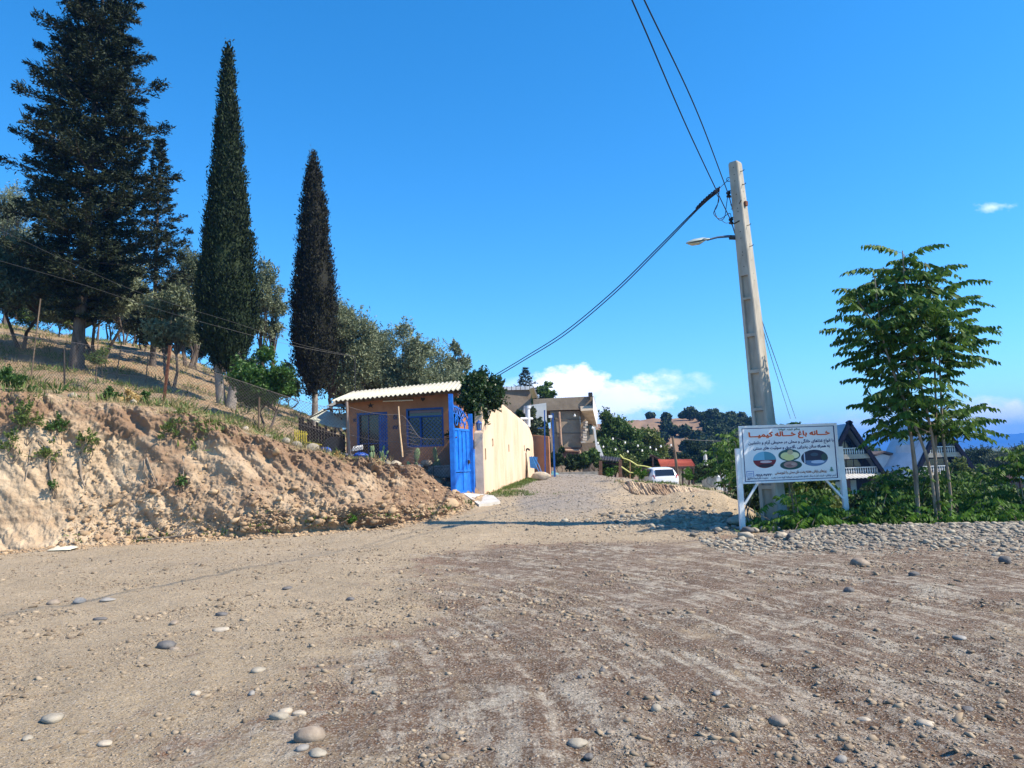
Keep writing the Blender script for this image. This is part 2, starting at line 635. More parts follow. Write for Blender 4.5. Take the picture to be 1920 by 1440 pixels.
def ground_material():
    m = bpy.data.materials.new('road_earth')
    m.use_nodes = True
    t = m.node_tree
    b = t.nodes['Principled BSDF']
    L = t.links.new
    N = t.nodes.new

    def at(n):
        a = N('ShaderNodeAttribute')
        a.attribute_name = n
        return a.outputs['Fac']

    def mth(op, a, c=None, d=None, clamp=False):
        n = N('ShaderNodeMath')
        n.operation = op
        n.use_clamp = clamp
        for i, v in enumerate((a, c, d)):
            if v is None:
                continue
            if isinstance(v, (int, float)):
                n.inputs[i].default_value = v
            else:
                L(v, n.inputs[i])
        return n.outputs[0]

    def noise(vec, scale, det=4, rough=0.6):
        n = N('ShaderNodeTexNoise')
        n.inputs['Scale'].default_value = scale
        n.inputs['Detail'].default_value = det
        n.inputs['Roughness'].default_value = rough
        L(vec, n.inputs['Vector'])
        return n.outputs['Fac']

    def mix(f, a, c, mode='MIX'):
        n = N('ShaderNodeMix')
        n.data_type = 'RGBA'
        n.blend_type = mode
        if isinstance(f, (int, float)):
            n.inputs['Factor'].default_value = f
        else:
            L(f, n.inputs['Factor'])
        for i, v in ((6, a), (7, c)):
            if isinstance(v, tuple):
                n.inputs[i].default_value = (*v, 1)
            else:
                L(v, n.inputs[i])
        return n.outputs[2]

    def rng_(v, a, c):
        n = N('ShaderNodeMapRange')
        n.clamp = True
        L(v, n.inputs[0])
        n.inputs[1].default_value = a
        n.inputs[2].default_value = c
        return n.outputs[0]

    tcn = N('ShaderNodeTexCoord')
    V = tcn.outputs['Object']
    tr = N('ShaderNodeCombineXYZ')
    L(mth('MULTIPLY', at('track_r'), 1.0), tr.inputs[0])
    L(mth('MULTIPLY', at('track_t'), 1.0), tr.inputs[1])
    T = tr.outputs[0]
    big = noise(V, 0.55, 5, 0.65)
    mid = noise(V, 3.2, 6, 0.7)
    fine = noise(V, 26.0, 5, 0.75)
    streak = noise(T, 1.2, 3, 0.6)
    sand = mix(rng_(mid, .3, .7), (0.375, 0.275, 0.17), (0.57, 0.445, 0.295))
    sand = mix(rng_(big, .35, .65), sand, (0.38, 0.29, 0.185))
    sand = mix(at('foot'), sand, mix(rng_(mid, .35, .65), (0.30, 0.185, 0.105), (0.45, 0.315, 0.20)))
    # brown damp earth with pale dusty crust
    brown = mix(rng_(mid, .3, .7), (0.065, 0.040, 0.026), (0.21, 0.14, 0.092))
    crust = mix(rng_(fine, .3, .7), (0.29, 0.24, 0.18), (0.57, 0.51, 0.415))
    med = noise(V, 1.5, 7, .72)
    patch = mth('ADD', mth('ADD', mth('MULTIPLY', streak, 0.34), mth('MULTIPLY', noise(V, 7.5, 7, .75), 0.36)), mth('MULTIPLY', med, 0.30))
    brown = mix(rng_(patch, .488, .548), brown, crust)
    dampf = mth('ADD', at('damp'), mth('MULTIPLY', mth('SUBTRACT', big, 0.5), 1.7))
    dampf = mth('ADD', dampf, mth('MULTIPLY', mth('SUBTRACT', mid, 0.5), 1.3))
    dampf = mth('ADD', dampf, mth('MULTIPLY', mth('SUBTRACT', streak, 0.5), 0.8))
    dampf = rng_(dampf, .30, .70)
    # rusty wet soil along the edge of the damp track
    edge = mth('MULTIPLY', mth('MULTIPLY', dampf, mth('SUBTRACT', 1.0, at('damp'))), rng_(noise(V, 1.1, 5, .7), .40, .55))
    brown = mix(mth('MULTIPLY', edge, 1.6, None, True), brown, mix(rng_(fine, .3, .7), (0.13, 0.06, 0.03), (0.30, 0.165, 0.09)))
    col = mix(dampf, sand, brown)
    grv = rng_(mth('ADD', at('grey'), mth('MULTIPLY', mth('SUBTRACT', mid, 0.5), 0.8)), .3, .8)
    col = mix(grv, col, mix(rng_(fine, .3, .7), (0.19, 0.16, 0.135), (0.36, 0.315, 0.27)))
    # pebbles set in the surface
    vo = N('ShaderNodeTexVoronoi')
    vo.inputs['Scale'].default_value = 34.0
    L(V, vo.inputs['Vector'])
    vs = N('ShaderNodeSeparateColor')
    L(vo.outputs['Color'], vs.inputs[0])
    peb = mth('MULTIPLY', mth('LESS_THAN', vo.outputs['Distance'], 0.36), mth('GREATER_THAN', vs.outputs[0], 0.62))
    pcol = mix(vs.outputs[1], (0.13, 0.10, 0.075), (0.52, 0.46, 0.37))
    col = mix(mth('MULTIPLY', peb, 0.75), col, pcol)
    vo2 = N('ShaderNodeTexVoronoi')
    vo2.inputs['Scale'].default_value = 95.0
    L(V, vo2.inputs['Vector'])
    vs2 = N('ShaderNodeSeparateColor')
    L(vo2.outputs['Color'], vs2.inputs[0])
    col = mix(mth('MULTIPLY', mth('GREATER_THAN', vs2.outputs[0], 0.6), 0.5), col, mix(vs2.outputs[1], (0.13, 0.1, 0.08), (0.6, 0.53, 0.45)))
    col = mix(0.8, col, mix(fine, (0.42, 0.42, 0.42), (1.55, 1.55, 1.55)), 'MULTIPLY')
    # hillside: dry soil with thin straw-coloured and grey-green cover
    hs = mix(rng_(mid, .3, .7), (0.25, 0.16, 0.095), (0.41, 0.285, 0.175))
    hs = mix(rng_(noise(V, 1.3, 6, .7), .5, .66), hs, (0.235, 0.20, 0.13))
    hs = mix(rng_(noise(V, 5.0, 4, .7), .5, .7), hs, (0.28, 0.25, 0.17))
    col = mix(at('hill'), col, hs)
    gr = mix(rng_(mid, .3, .7), (0.05, 0.075, 0.025), (0.13, 0.13, 0.06))
    col = mix(rng_(mth('ADD', at('green'), mth('MULTIPLY', mth('SUBTRACT', mid, 0.5), 0.5)), .3, .7), col, gr)
    L(col, b.inputs['Base Color'])
    b.inputs['Roughness'].default_value = 0.93
    b.inputs['Specular IOR Level'].default_value = 0.2
    # relief
    h = mth('ADD', mth('MULTIPLY', fine, 0.5), mth('MULTIPLY', streak, 0.30))
    h = mth('ADD', h, mth('MULTIPLY', noise(V, 11.0, 6, .75), 1.1))
    h = mth('ADD', h, mth('MULTIPLY', mth('SUBTRACT', 0.4, mth('MINIMUM', vo.outputs['Distance'], 0.4)), mth('MULTIPLY', mth('GREATER_THAN', vs.outputs[0], 0.62), 1.6)))
    h = mth('ADD', h, mth('MULTIPLY', noise(V, 80.0, 4, .8), 0.35))
    bp = N('ShaderNodeBump')
    bp.inputs['Strength'].default_value = 0.9
    bp.inputs['Distance'].default_value = 0.05
    L(h, bp.inputs['Height'])
    L(bp.outputs[0], b.inputs['Normal'])
    return m


GROUND_MAT = ground_material()


def track_coords(x, y):
    cx, cy = -8.6, 4.0
    r = np.hypot(x - cx, y - cy)
    th = np.arctan2(y - cy, x - cx)
    return r * 7.0, th * 5.0


def relief(x, y):
    """fine relief of the road and hillside"""
    tr, tt = track_coords(x, y)
    z = 0.035 * fbm(x * 0.9, y * 0.9, oct=4, seed=3)
    z = z + 0.014 * fbm(x * 6, y * 6, oct=3, seed=5)
    z = z + 0.03 * fbm(tr * .22, tt * 0.35, oct=2, seed=10)
    z = z + 0.016 * fbm(tr * 1.1, tt * 0.8, oct=3, seed=9) * sstep(-6, 0, -np.abs(x) + 10)
    rr = np.hypot(x + 8.6, y - 4.0) + .12 * fbm(x * .3, y * .3, oct=2, seed=11)
    for k, r0 in enumerate((8.9, 10.5, 11.9, 13.5, 16.2)):
        q = (rr - r0) / .13
        z = z - .022 * np.exp(-q * q) + .010 * np.exp(-(np.abs(q) - 1.9) ** 2 * 2)
        z = z + .006 * np.exp(-q * q) * np.sign(np.sin(tt * 60 + q * 2))
    fd = foot_dist(x, y)
    hm = sstep(1.2, 2.2, fd)
    z = z + hm * (0.16 * fbm(x * 0.5, y * 0.9, oct=4, seed=31) + 0.05 * fbm(x * 4, y * 4, oct=3, seed=33))
    # cut face to the right of the drive, with vertical furrows
    cm2 = np.exp(-(((x - 4.3) / 1.9) ** 2 + ((y - 18.9) / 1.5) ** 2))
    z = z + cm2 * 0.10 * fbm(x * 4, y * 4, oct=3, seed=42)
    return z


def ground_full(x, y):
    return ground_z(x, y) + relief(x, y)


def build_ground():
    ys = [-14.0]
    while ys[-1] < 2.0:
        ys.append(ys[-1] + 0.5)
    y = ys[-1]
    while y < 6500:
        y += max(0.03, y * (0.0085 if y < 70 else 0.03))
        ys.append(y)
    Y = np.array(ys)
    s = np.linspace(-1, 1, 760)
    s = s * 0.62 + 0.38 * s ** 3
    W = 1.30 * (Y + 15.5)
    X = s[None, :] * W[:, None]
    YY = np.repeat(Y[:, None], len(s), 1)
    x, yy = X.ravel(), YY.ravel()
    near = yy < 140
    z = ground_z(x, yy)
    z[near] += relief(x[near], yy[near])
    n, mcol = len(Y), len(s)
    i = np.arange((n - 1) * mcol).reshape(n - 1, mcol)[:, :-1].ravel()
    F = np.stack([i, i + 1, i + 1 + mcol, i + mcol], 1)
    fd = foot_dist(x, yy)
    hill = sstep(0.7, 1.1, fd)
    bx = -1.75 + 0.25 * np.sin(yy * 0.9) + 0.5 * fbm(x * 0.7, yy * 0.7, oct=3, seed=71)
    damp = sstep(-1.1, 1.5, x - bx) * (1 - sstep(13.6, 15.4, yy + 0.9 * fbm(x * 0.6, yy * 0.6, oct=2, seed=72)))
    damp = damp * 0.85
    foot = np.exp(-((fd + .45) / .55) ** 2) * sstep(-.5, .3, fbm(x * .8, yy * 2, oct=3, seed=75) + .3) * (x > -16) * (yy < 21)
    u = x / np.maximum(yy, 1)
    grey = sstep(16, 21, yy) * sstep(-0.02, 0.02, u) * (1 - sstep(0.07, 0.18, u + .03 * fbm(x * .8, yy * .8, oct=3, seed=76))) * 0.95 * (1 - sstep(40, 50, yy))
    grey = np.maximum(grey, 0.75 * sstep(4.0, 5.2, x) * sstep(11.5, 12.8, yy) * (1 - sstep(17, 19, yy)) * (1 - sstep(3.6, 4.2, np.zeros_like(x))))
    grey = np.maximum(grey, 0.35 * (1 - sstep(-3, -1, x - 0)) * sstep(10, 13, yy) * (1 - hill))
    green = sstep(0.34, 0.40, u) * sstep(15, 16.5, yy) * 0.9
    green = np.maximum(green, sstep(60, 90, yy) * 0.9)
    tr, tt = track_coords(x, yy)
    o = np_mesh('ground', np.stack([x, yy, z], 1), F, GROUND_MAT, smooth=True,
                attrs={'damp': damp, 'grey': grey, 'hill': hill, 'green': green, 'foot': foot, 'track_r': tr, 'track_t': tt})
    tag(o, kind='structure')


build_ground()


# ---- the cut bank: a steep eroded face between the road and the hillside
def bank_material():
    m = mat('bank_earth', (0.315, 0.22, 0.14), (0.50, 0.385, 0.265), scale=2.2, rough=0.95, bump=0.05, bscale=9.0, detail=9, c3=(0.56, 0.445, 0.31), lo=0.3, hi=0.62)
    t = m.node_tree
    b = t.nodes['Principled BSDF']
    old = b.inputs['Base Color'].links[0].from_socket
    a = t.nodes.new('ShaderNodeAttribute')
    a.attribute_name = 'dark'
    mx = t.nodes.new('ShaderNodeMix')
    mx.data_type = 'RGBA'
    t.links.new(a.outputs['Fac'], mx.inputs['Factor'])
    t.links.new(old, mx.inputs[6])
    mx.inputs[7].default_value = (0.235, 0.15, 0.095, 1)
    t.links.new(mx.outputs[2], b.inputs['Base Color'])
    return m


def build_bank():
    foot = FXY[:-1]
    seg = np.hypot(*(foot[1:] - foot[:-1]).T)
    cum = np.concatenate([[0], np.cumsum(seg)])
    nt_, ns_ = 1500, 210
    tt = np.linspace(0, cum[-1] - 0.5, nt_)
    fx, fy = np.interp(tt, cum, foot[:, 0]), np.interp(tt, cum, foot[:, 1])
    k = np.exp(-0.5 * (np.arange(-40, 41) / 16.0) ** 2)
    k /= k.sum()
    fx = np.convolve(np.pad(fx, 40, mode='edge'), k, mode='valid')
    fy = np.convolve(np.pad(fy, 40, mode='edge'), k, mode='valid')
    tx, ty = np.gradient(fx), np.gradient(fy)
    ln = np.hypot(tx, ty)
    tx, ty = tx / ln, ty / ln
    nx, ny = -ty, tx          # into the hill
    s = np.linspace(0, 1, ns_)
    # profile: apron, steep face, rounded lip
    ztop = samp(T_HILL, fx + nx * 1.5, fy + ny * 1.5)
    zbot = samp(T_BASE, fx, fy)
    lip = 0.12 * fbm(tt * 0.8, tt * 0, oct=4, seed=51)
    inn = np.interp(s, [0, .12, .22, .86, .94, 1], [-0.75, -0.25, 0.05, 0.95, 1.18, 2.0])
    up = np.interp(s, [0, .12, .22, .80, .88, 1], [-0.05, 0.045, .13, .93, .99, 1.0])
    wob = 0.45 * fbm(tt * 0.22, tt * 0, oct=3, seed=53)
    S_, T_ = np.meshgrid(s, tt)
    IN = np.repeat(inn[None, :], nt_, 0) + wob[:, None] * sstep(0, .3, S_)
    # the right half is slumped rubble: softer slope
    slump = sstep(12.5, 16.5, T_)
    IN = IN - slump * 0.75 * (1 - S_) * sstep(0.0, 0.3, S_)
    H = ztop - zbot + lip
    ZZ = zbot[:, None] + up[None, :] * H[:, None]
    edge = sstep(0, .06, S_) * (1 - sstep(.93, 1.0, S_))
    xx = T_ + IN * 0.3
    zz = ZZ
    # ragged relief along the face normal
    het = sstep(-.25, .35, fbm(xx * .55, zz * .8, oct=3, seed=70))
    g = 0.30 * fbm(xx * 0.7 + zz * 0.35, zz * 0.45, oct=4, seed=61)
    g += 0.20 * np.abs(fbm(xx * 1.7 + zz * 1.0, zz * 0.6, oct=3, seed=62))
    dg = xx * .75 + zz * .66
    dn = zz * .75 - xx * .66
    rid = 1 - np.abs(fbm(dg * 2.6, dn * 7.0, IN * 3, oct=4, seed=63, gain=.6)) * 2.2
    g += (.03 + .075 * het) * rid * (.35 + .65 * sstep(-.3, .4, fbm(xx * .6, zz * .9, oct=2, seed=69)))
    g += (.35 + .65 * het) * 0.035 * fbm(xx * 16, zz * 11, oct=3, seed=64, gain=.6) - .03 * np.abs(fbm(xx * 9, zz * 9, oct=3, seed=68))
    rough_band = sstep(.62, .75, S_ + 0.06 * fbm(xx * .7, zz * 0, oct=2, seed=66)) + slump * 0.9
    g += rough_band * (0.17 * fbm(xx * 3.4, zz * 3.4, IN * 3, oct=4, seed=65, gain=.6))
    g = g * edge
    X = fx[:, None] + nx[:, None] * (IN - g * 0.9)
    Y = fy[:, None] + ny[:, None] * (IN - g * 0.9)
    Z = ZZ + g * 0.45 + (1 - edge) * 0.0
    top = sstep(.94, 1.0, S_)
    Z = Z * (1 - top) + (samp(T_HILL, X, Y) - 0.10) * top
    i = np.arange((nt_ - 1) * ns_).reshape(nt_ - 1, ns_)[:, :-1].ravel()
    F = np.stack([i, i + ns_, i + ns_ + 1, i + 1], 1)
    strat = sstep(.1, .5, fbm(xx * .35, zz * 5.5 + xx * .5, oct=3, seed=74)) * .35
    dark = np.clip(0.8 * sstep(-.1, .4, fbm(xx * .9, zz * 1.1, oct=5, seed=67, gain=.6) + 0.3 * (rough_band - .45)) + 0.25 * rough_band + strat - .3 * sstep(.0, .35, .35 - S_) * (1 - slump), 0, 1)
    o = np_mesh('earth_bank', np.stack([X.ravel(), Y.ravel(), Z.ravel()], 1), F, bank_material(), smooth=True, attrs={'dark': dark.ravel()})
    tag(o, kind='structure')
    return X, Y, Z


BANK = build_bank()


def bank_pt(f, s):
    """point on the bank, f along 0..1, s up the face 0..1"""
    X, Y, Z = BANK
    i = min(int(f * (X.shape[0] - 1)), X.shape[0] - 1)
    j = min(int(s * (X.shape[1] - 1)), X.shape[1] - 1)
    return Vector((X[i, j], Y[i, j], Z[i, j]))


# ---- far hill with orchards, and the mountains
def build_hill():
    d = np.linspace(120, 420, 120)
    u = np.linspace(-0.25, 0.52, 300)
    Dg, Ug = np.meshgrid(d, u, indexing='ij')
    top = np.interp(u, [-.25, .05, .16, .25, .31, .36, .42, .52], [4, 12, 13.6, 13.6, 10.5, 6, -2, -5])
    prof = sstep(125, 235, Dg) - 0.35 * sstep(245, 420, Dg)
    z = -4.5 + prof * (top[None, :] + 4.5) + 0.9 * fbm(Ug * 60, Dg * 0.05, oct=4, seed=81) * sstep(120, 150, Dg) * 0.8
    V = np.stack([(Ug * Dg).ravel(), Dg.ravel(), z.ravel()], 1)
    n, mc = z.shape
    i = np.arange((n - 1) * mc).reshape(n - 1, mc)[:, :-1].ravel()
    F = np.stack([i, i + 1, i + 1 + mc, i + mc], 1)
    hm = mat('hill_soil', (0.15, 0.092, 0.058), (0.28, 0.18, 0.112), scale=0.06, rough=0.95, detail=8, c3=(0.33, 0.225, 0.13), lo=.35, hi=.62)
    o = np_mesh('hill', V, F, hm, smooth=True)
    tag(o, kind='structure')
    return lambda u_, d_: float(-4.5 + (sstep(125, 235, d_) - .35 * sstep(245, 420, d_)) * (np.interp(u_, u, top) + 4.5))


hill_z = build_hill()


def build_mountain(name, D, px, py, depth, seed):
    pts = [P(a, b, D) for a, b in zip(px, py)]
    xs = np.array([p.x for p in pts])
    zs = np.array([p.z for p in pts])
    X = np.linspace(xs[0], xs[-1], 260)
    rows = 40
    Z0 = np.interp(X, xs, zs) + D * 0.0012 * fbm(X / D * 60, X * 0, oct=5, seed=seed)
    V = []
    for j in range(rows):
        f = j / (rows - 1)
        yy = D - depth * (1 - f)
        p = sstep(0, 1, f)
        z = -60 + (Z0 + 60) * p + p * (1 - p) * D * 0.012 * fbm(X / D * 50, np.full_like(X, f * 6), oct=5, seed=seed + 1)
        V.append(np.stack([X * yy / D, np.full_like(X, yy), z], 1))
    # back side
    V.append(np.stack([X * 1.1, np.full_like(X, D + 250), np.full_like(X, -60)], 1))
    V = np.concatenate(V)
    n, mc = rows + 1, len(X)
    i = np.arange((n - 1) * mc).reshape(n - 1, mc)[:, :-1].ravel()
    F = np.stack([i, i + 1, i + 1 + mc, i + mc], 1)
    o = np_mesh(name, V, F, mat('mountain_forest', (0.035, 0.055, 0.03), (0.10, 0.11, 0.06), scale=0.004, rough=1, detail=8), smooth=True)
    tag(o, kind='structure')


build_mountain('mountain', 6500, [1300, 1420, 1540, 1590, 1620, 1650, 1700, 1760, 1800, 1850, 1920, 2050, 2300],
               [880, 862, 840, 828, 822, 815, 811, 813, 816, 817, 812, 806, 820], 1500, 91)


# ---- the low cut face on the far side of the lane
def build_lane_bank():
    n, ns = 520, 60
    u = np.linspace(.128, .285, n)
    s = np.linspace(0, 1, ns)
    Yf = np.interp(u, [.128, .15, .2, .25, .285], [26.6, 25.6, 25.0, 24.7, 24.6]) + .2 * fbm(u * 40, u * 0, oct=3, seed=21)
    zt = samp(T_BASE, u * (Yf + 1.7), Yf + 1.7) + .05 * fbm(u * 160, u * 0, oct=3, seed=22)
    zb = samp(T_BASE, u * Yf, Yf)
    S_, U_ = np.meshgrid(s, u)
    inn = np.interp(s, [0, .1, .8, .9, 1], [-.15, .1, .75, 1.0, 1.8])[None]
    up = np.interp(s, [0, .1, .8, .9, 1], [-.5, .02, .95, 1.0, .9])[None]
    edge = sstep(0, .1, S_) * (1 - sstep(.85, 1, S_)) * sstep(.128, .142, U_) * (1 - sstep(.265, .285, U_))
    xm = U_ * 25
    zz = zb[:, None] + up * (zt - zb)[:, None]
    fur = 1 - 2 * np.abs(fbm(xm * 5.5 + zz * 3.0, zz * 1.0, oct=4, seed=23, gain=.6))
    g = edge * (.22 * fur + .16 * fbm(xm * 9, zz * 7, oct=3, seed=24, gain=.6))
    Yy = Yf[:, None] + inn - g
    Z = zz - .03 * (1 - edge)
    i = np.arange((n - 1) * ns).reshape(n - 1, ns)[:, :-1].ravel()
    F = np.stack([i, i + ns, i + ns + 1, i + 1], 1)
    o = np_mesh('lane_bank', np.stack([(U_ * (Yf[:, None] + inn * .9)).ravel(), Yy.ravel(), Z.ravel()], 1), F, MATS['bank_earth'], smooth=True,
                attrs={'dark': np.clip(.3 + 1.2 * fbm(xm * 1.5, zz * 1.5, oct=3, seed=25), 0, 1).ravel()})
    tag(o, kind='structure')


build_lane_bank()
# ---------------------------------------------------------------- vegetation
def unit(a):
    return a / np.maximum(np.linalg.norm(a, axis=-1, keepdims=True), 1e-9)


def rvec(n):
    return unit(rng.normal(size=(n, 3)))


def leaf_quads(c, d, nrm, L, W):
    """diamond leaves: centres c, long axis d, normal hint nrm, lengths, widths"""
    d = unit(d)
    s = unit(np.cross(d, nrm))
    L = np.asarray(L).reshape(-1, 1)
    W = np.asarray(W).reshape(-1, 1)
    n = len(c)
    V = np.empty((n, 4, 3))
    V[:, 0] = c - d * L / 2
    V[:, 1] = c + s * W / 2
    V[:, 2] = c + d * L / 2
    V[:, 3] = c - s * W / 2
    F = np.arange(n * 4).reshape(n, 4)
    return V.reshape(-1, 3), F


def join(parts):
    V, F, o = [], [], 0
    for v, f in parts:
        V.append(v)
        F.append(f + o)
        o += len(v)
    return np.concatenate(V), np.concatenate(F)


LEAF = {
    'spruce': mat('spruce_needles', (0.009, 0.016, 0.008), (0.038, 0.052, 0.022), scale=0.7, island=True, lo=.2, hi=.85, rough=.7, spec=.25, transl=.05),
    'cypress': mat('cypress_scales', (0.007, 0.014, 0.006), (0.027, 0.044, 0.015), scale=1.2, island=True, lo=.2, hi=.9, rough=.75, spec=.2, transl=.04),
    'cypress_brown': mat('cypress_brown_scales', (0.011, 0.011, 0.008), (0.036, 0.036, 0.019), scale=1.2, island=True, lo=.2, hi=.9, rough=.8, spec=.2, transl=.04),
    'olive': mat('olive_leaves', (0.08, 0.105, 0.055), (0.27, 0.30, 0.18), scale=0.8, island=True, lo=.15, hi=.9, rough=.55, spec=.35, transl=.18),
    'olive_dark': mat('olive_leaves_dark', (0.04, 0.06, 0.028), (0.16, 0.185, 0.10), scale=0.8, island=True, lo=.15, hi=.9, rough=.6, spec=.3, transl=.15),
    'green': mat('green_leaves', (0.022, 0.06, 0.012), (0.085, 0.18, 0.03), scale=0.9, island=True, lo=.15, hi=.9, rough=.5, spec=.4, transl=.28),
    'ivy': mat('vine_leaves', (0.012, 0.035, 0.010), (0.05, 0.10, 0.022), scale=1.5, island=True, lo=.15, hi=.9, rough=.45, spec=.45, transl=.18),
    'yellow': mat('yellow_green_leaves', (0.05, 0.085, 0.015), (0.20, 0.23, 0.05), scale=0.9, island=True, lo=.1, hi=.9, rough=.5, spec=.4, transl=.3),
    'ailanthus': mat('ailanthus_leaflets', (0.025, 0.07, 0.014), (0.12, 0.22, 0.04), scale=1.1, island=True, lo=.15, hi=.93, rough=.6, spec=.2, transl=.3, c3=(0.30, 0.22, 0.03)),
    'sumac': mat('shrub_leaflets', (0.03, 0.085, 0.015), (0.13, 0.26, 0.035), scale=1.1, island=True, lo=.1, hi=.95, rough=.6, spec=.2, transl=.35),
    'dark': mat('dark_foliage', (0.012, 0.026, 0.010), (0.05, 0.08, 0.026), scale=0.3, island=True, lo=.15, hi=.9, rough=.7, spec=.2, transl=.1),
    'mid': mat('mid_foliage', (0.035, 0.075, 0.016), (0.14, 0.22, 0.05), scale=0.3, island=True, lo=.15, hi=.9, rough=.6, spec=.3, transl=.2),
    'straw': mat('dry_straw', (0.20, 0.15, 0.07), (0.50, 0.41, 0.22), scale=1.0, island=True, lo=.1, hi=.9, rough=.8, spec=.2, transl=.2),
    'weed': mat('weed_leaves', (0.04, 0.075, 0.015), (0.16, 0.22, 0.05), scale=1.0, island=True, lo=.1, hi=.9, rough=.6, spec=.3, transl=.25),
    'dry_yellow': mat('dry_yellow_leaves', (0.42, 0.27, 0.10), (0.75, 0.58, 0.27), scale=1.0, island=True, lo=.1, hi=.9, rough=.7, spec=.2, transl=.25),
}
BARK = mat('bark_grey', (0.055, 0.042, 0.034), (0.16, 0.13, 0.11), scale=7, rough=.95, bump=.02, bscale=14, stretch=(1, 1, .25))
BARK_PALE = mat('bark_pale', (0.12, 0.10, 0.085), (0.34, 0.30, 0.26), scale=6, rough=.95, bump=.02, bscale=12, stretch=(1, 1, .25))
STEM = mat('stem_tan', (0.16, 0.12, 0.09), (0.33, 0.27, 0.21), scale=9, rough=.8, bump=.006, bscale=25, stretch=(1, 1, .3))


def pz_(px, py, Y):
    return P(px, py, Y).z


def trunk_line(a, b, n=7, wob=0.12, seed=0):
    a, b = Vector(a), Vector(b)
    r = random.Random(seed)
    out = []
    L = (b - a).length
    for i in range(n):
        f = i / (n - 1)
        w_ = math.sin(f * math.pi) * wob * L * 0.4
        out.append(a.lerp(b, f) + Vector((r.uniform(-w_, w_), r.uniform(-w_, w_), 0)))
    return out


def spruce(px, Y, top_py, top_px, prof, seed, label, group=None, dens=1.0, base_py=None):
    """prof: (fraction of height, half width in metres) from the bottom up"""
    rg = np.random.default_rng(seed)
    base = G(px, Y, -0.15)
    top = P(top_px, top_py, Y)
    Ht = top.z - base.z
    root = empty('spruce_tree', base, label, 'tree', group)
    tl = [base.lerp(top, f) for f in np.linspace(0, 1, 12)]
    r0 = 0.0125 * Ht
    m = MB().tube(tl, [r0 * (1.25 if i == 0 else 1) * (1 - .93 * i / 11) for i in range(12)], 10)
    parts = []
    br = m
    fs = np.array([p[0] for p in prof])
    ws = np.array([p[1] for p in prof])
    z = fs[0] * Ht
    ga = rg.uniform(0, 6)
    while z < Ht * 0.995:
        f = z / Ht
        Rm = np.interp(f, fs, ws)
        k = max(4, int(round(6.0 * dens)))
        for j in range(k):
            ga += 2.4 + rg.normal() * .25
            Lb = Rm * (rg.uniform(.95, 1.25) if rg.random() < .16 else rg.uniform(.45, .88))
            if Lb < .12:
                Lb = .12
            dirh = np.array([math.cos(ga), math.sin(ga), 0])
            # droop then lift at the tip
            t = np.linspace(0, 1, 9)
            dz = Lb * (-0.16 * t * (1 - .25 * rg.random()) + 0.42 * np.maximum(t - .45, 0) ** 1.6) + Lb * rg.uniform(-.06, .16) * t
            o = np.array(base.lerp(top, f))
            pts = o + dirh * (t * Lb)[:, None] + np.array([0, 0, 1]) * dz[:, None]
            br.tube([Vector(p) for p in pts[::2]], [max(.008, .013 * Lb * (1 - .85 * q)) for q in t[::2]], 5, False)
            # side shoots
            ns = int(max(6, Lb / .085) * dens)
            tt = rg.uniform(.18, 1.0, ns) ** .8
            side = rg.choice([-1, 1], ns)
            lat = np.array([-dirh[1], dirh[0], 0])
            sl = Lb * .34 * (1 - tt) ** .6 + .10 + rg.uniform(0, .18, ns)
            bp = np.stack([np.interp(tt, t, pts[:, i]) for i in range(3)], 1)
            sd = unit(lat[None] * side[:, None] * rg.uniform(.2, 1, ns)[:, None] + dirh * rg.uniform(.4, .9, ns)[:, None] + np.array([0, 0, 1]) * rg.uniform(-.25, .55, ns)[:, None])
            q = 12
            ff = rg.uniform(.1, 1, (ns, q))
            c = bp[:, None] + sd[:, None] * (ff * sl[:, None])[..., None] + rg.normal(size=(ns, q, 3)) * .035
            c = c.reshape(-1, 3)
            dd = np.repeat(sd, q, 0) + rg.normal(size=(ns * q, 3)) * .55
            n_ = ns * q
            parts.append(leaf_quads(c, dd, rg.normal(size=(n_, 3)), rg.uniform(.10, .24, n_), rg.uniform(.03, .06, n_)))
        z += Ht * .0185 * rg.uniform(.7, 1.3)
    V, F = join(parts)
    np_mesh('crown', V, F, LEAF['spruce'], root)
    m.build('trunk', BARK, root, smooth=True)
    return root


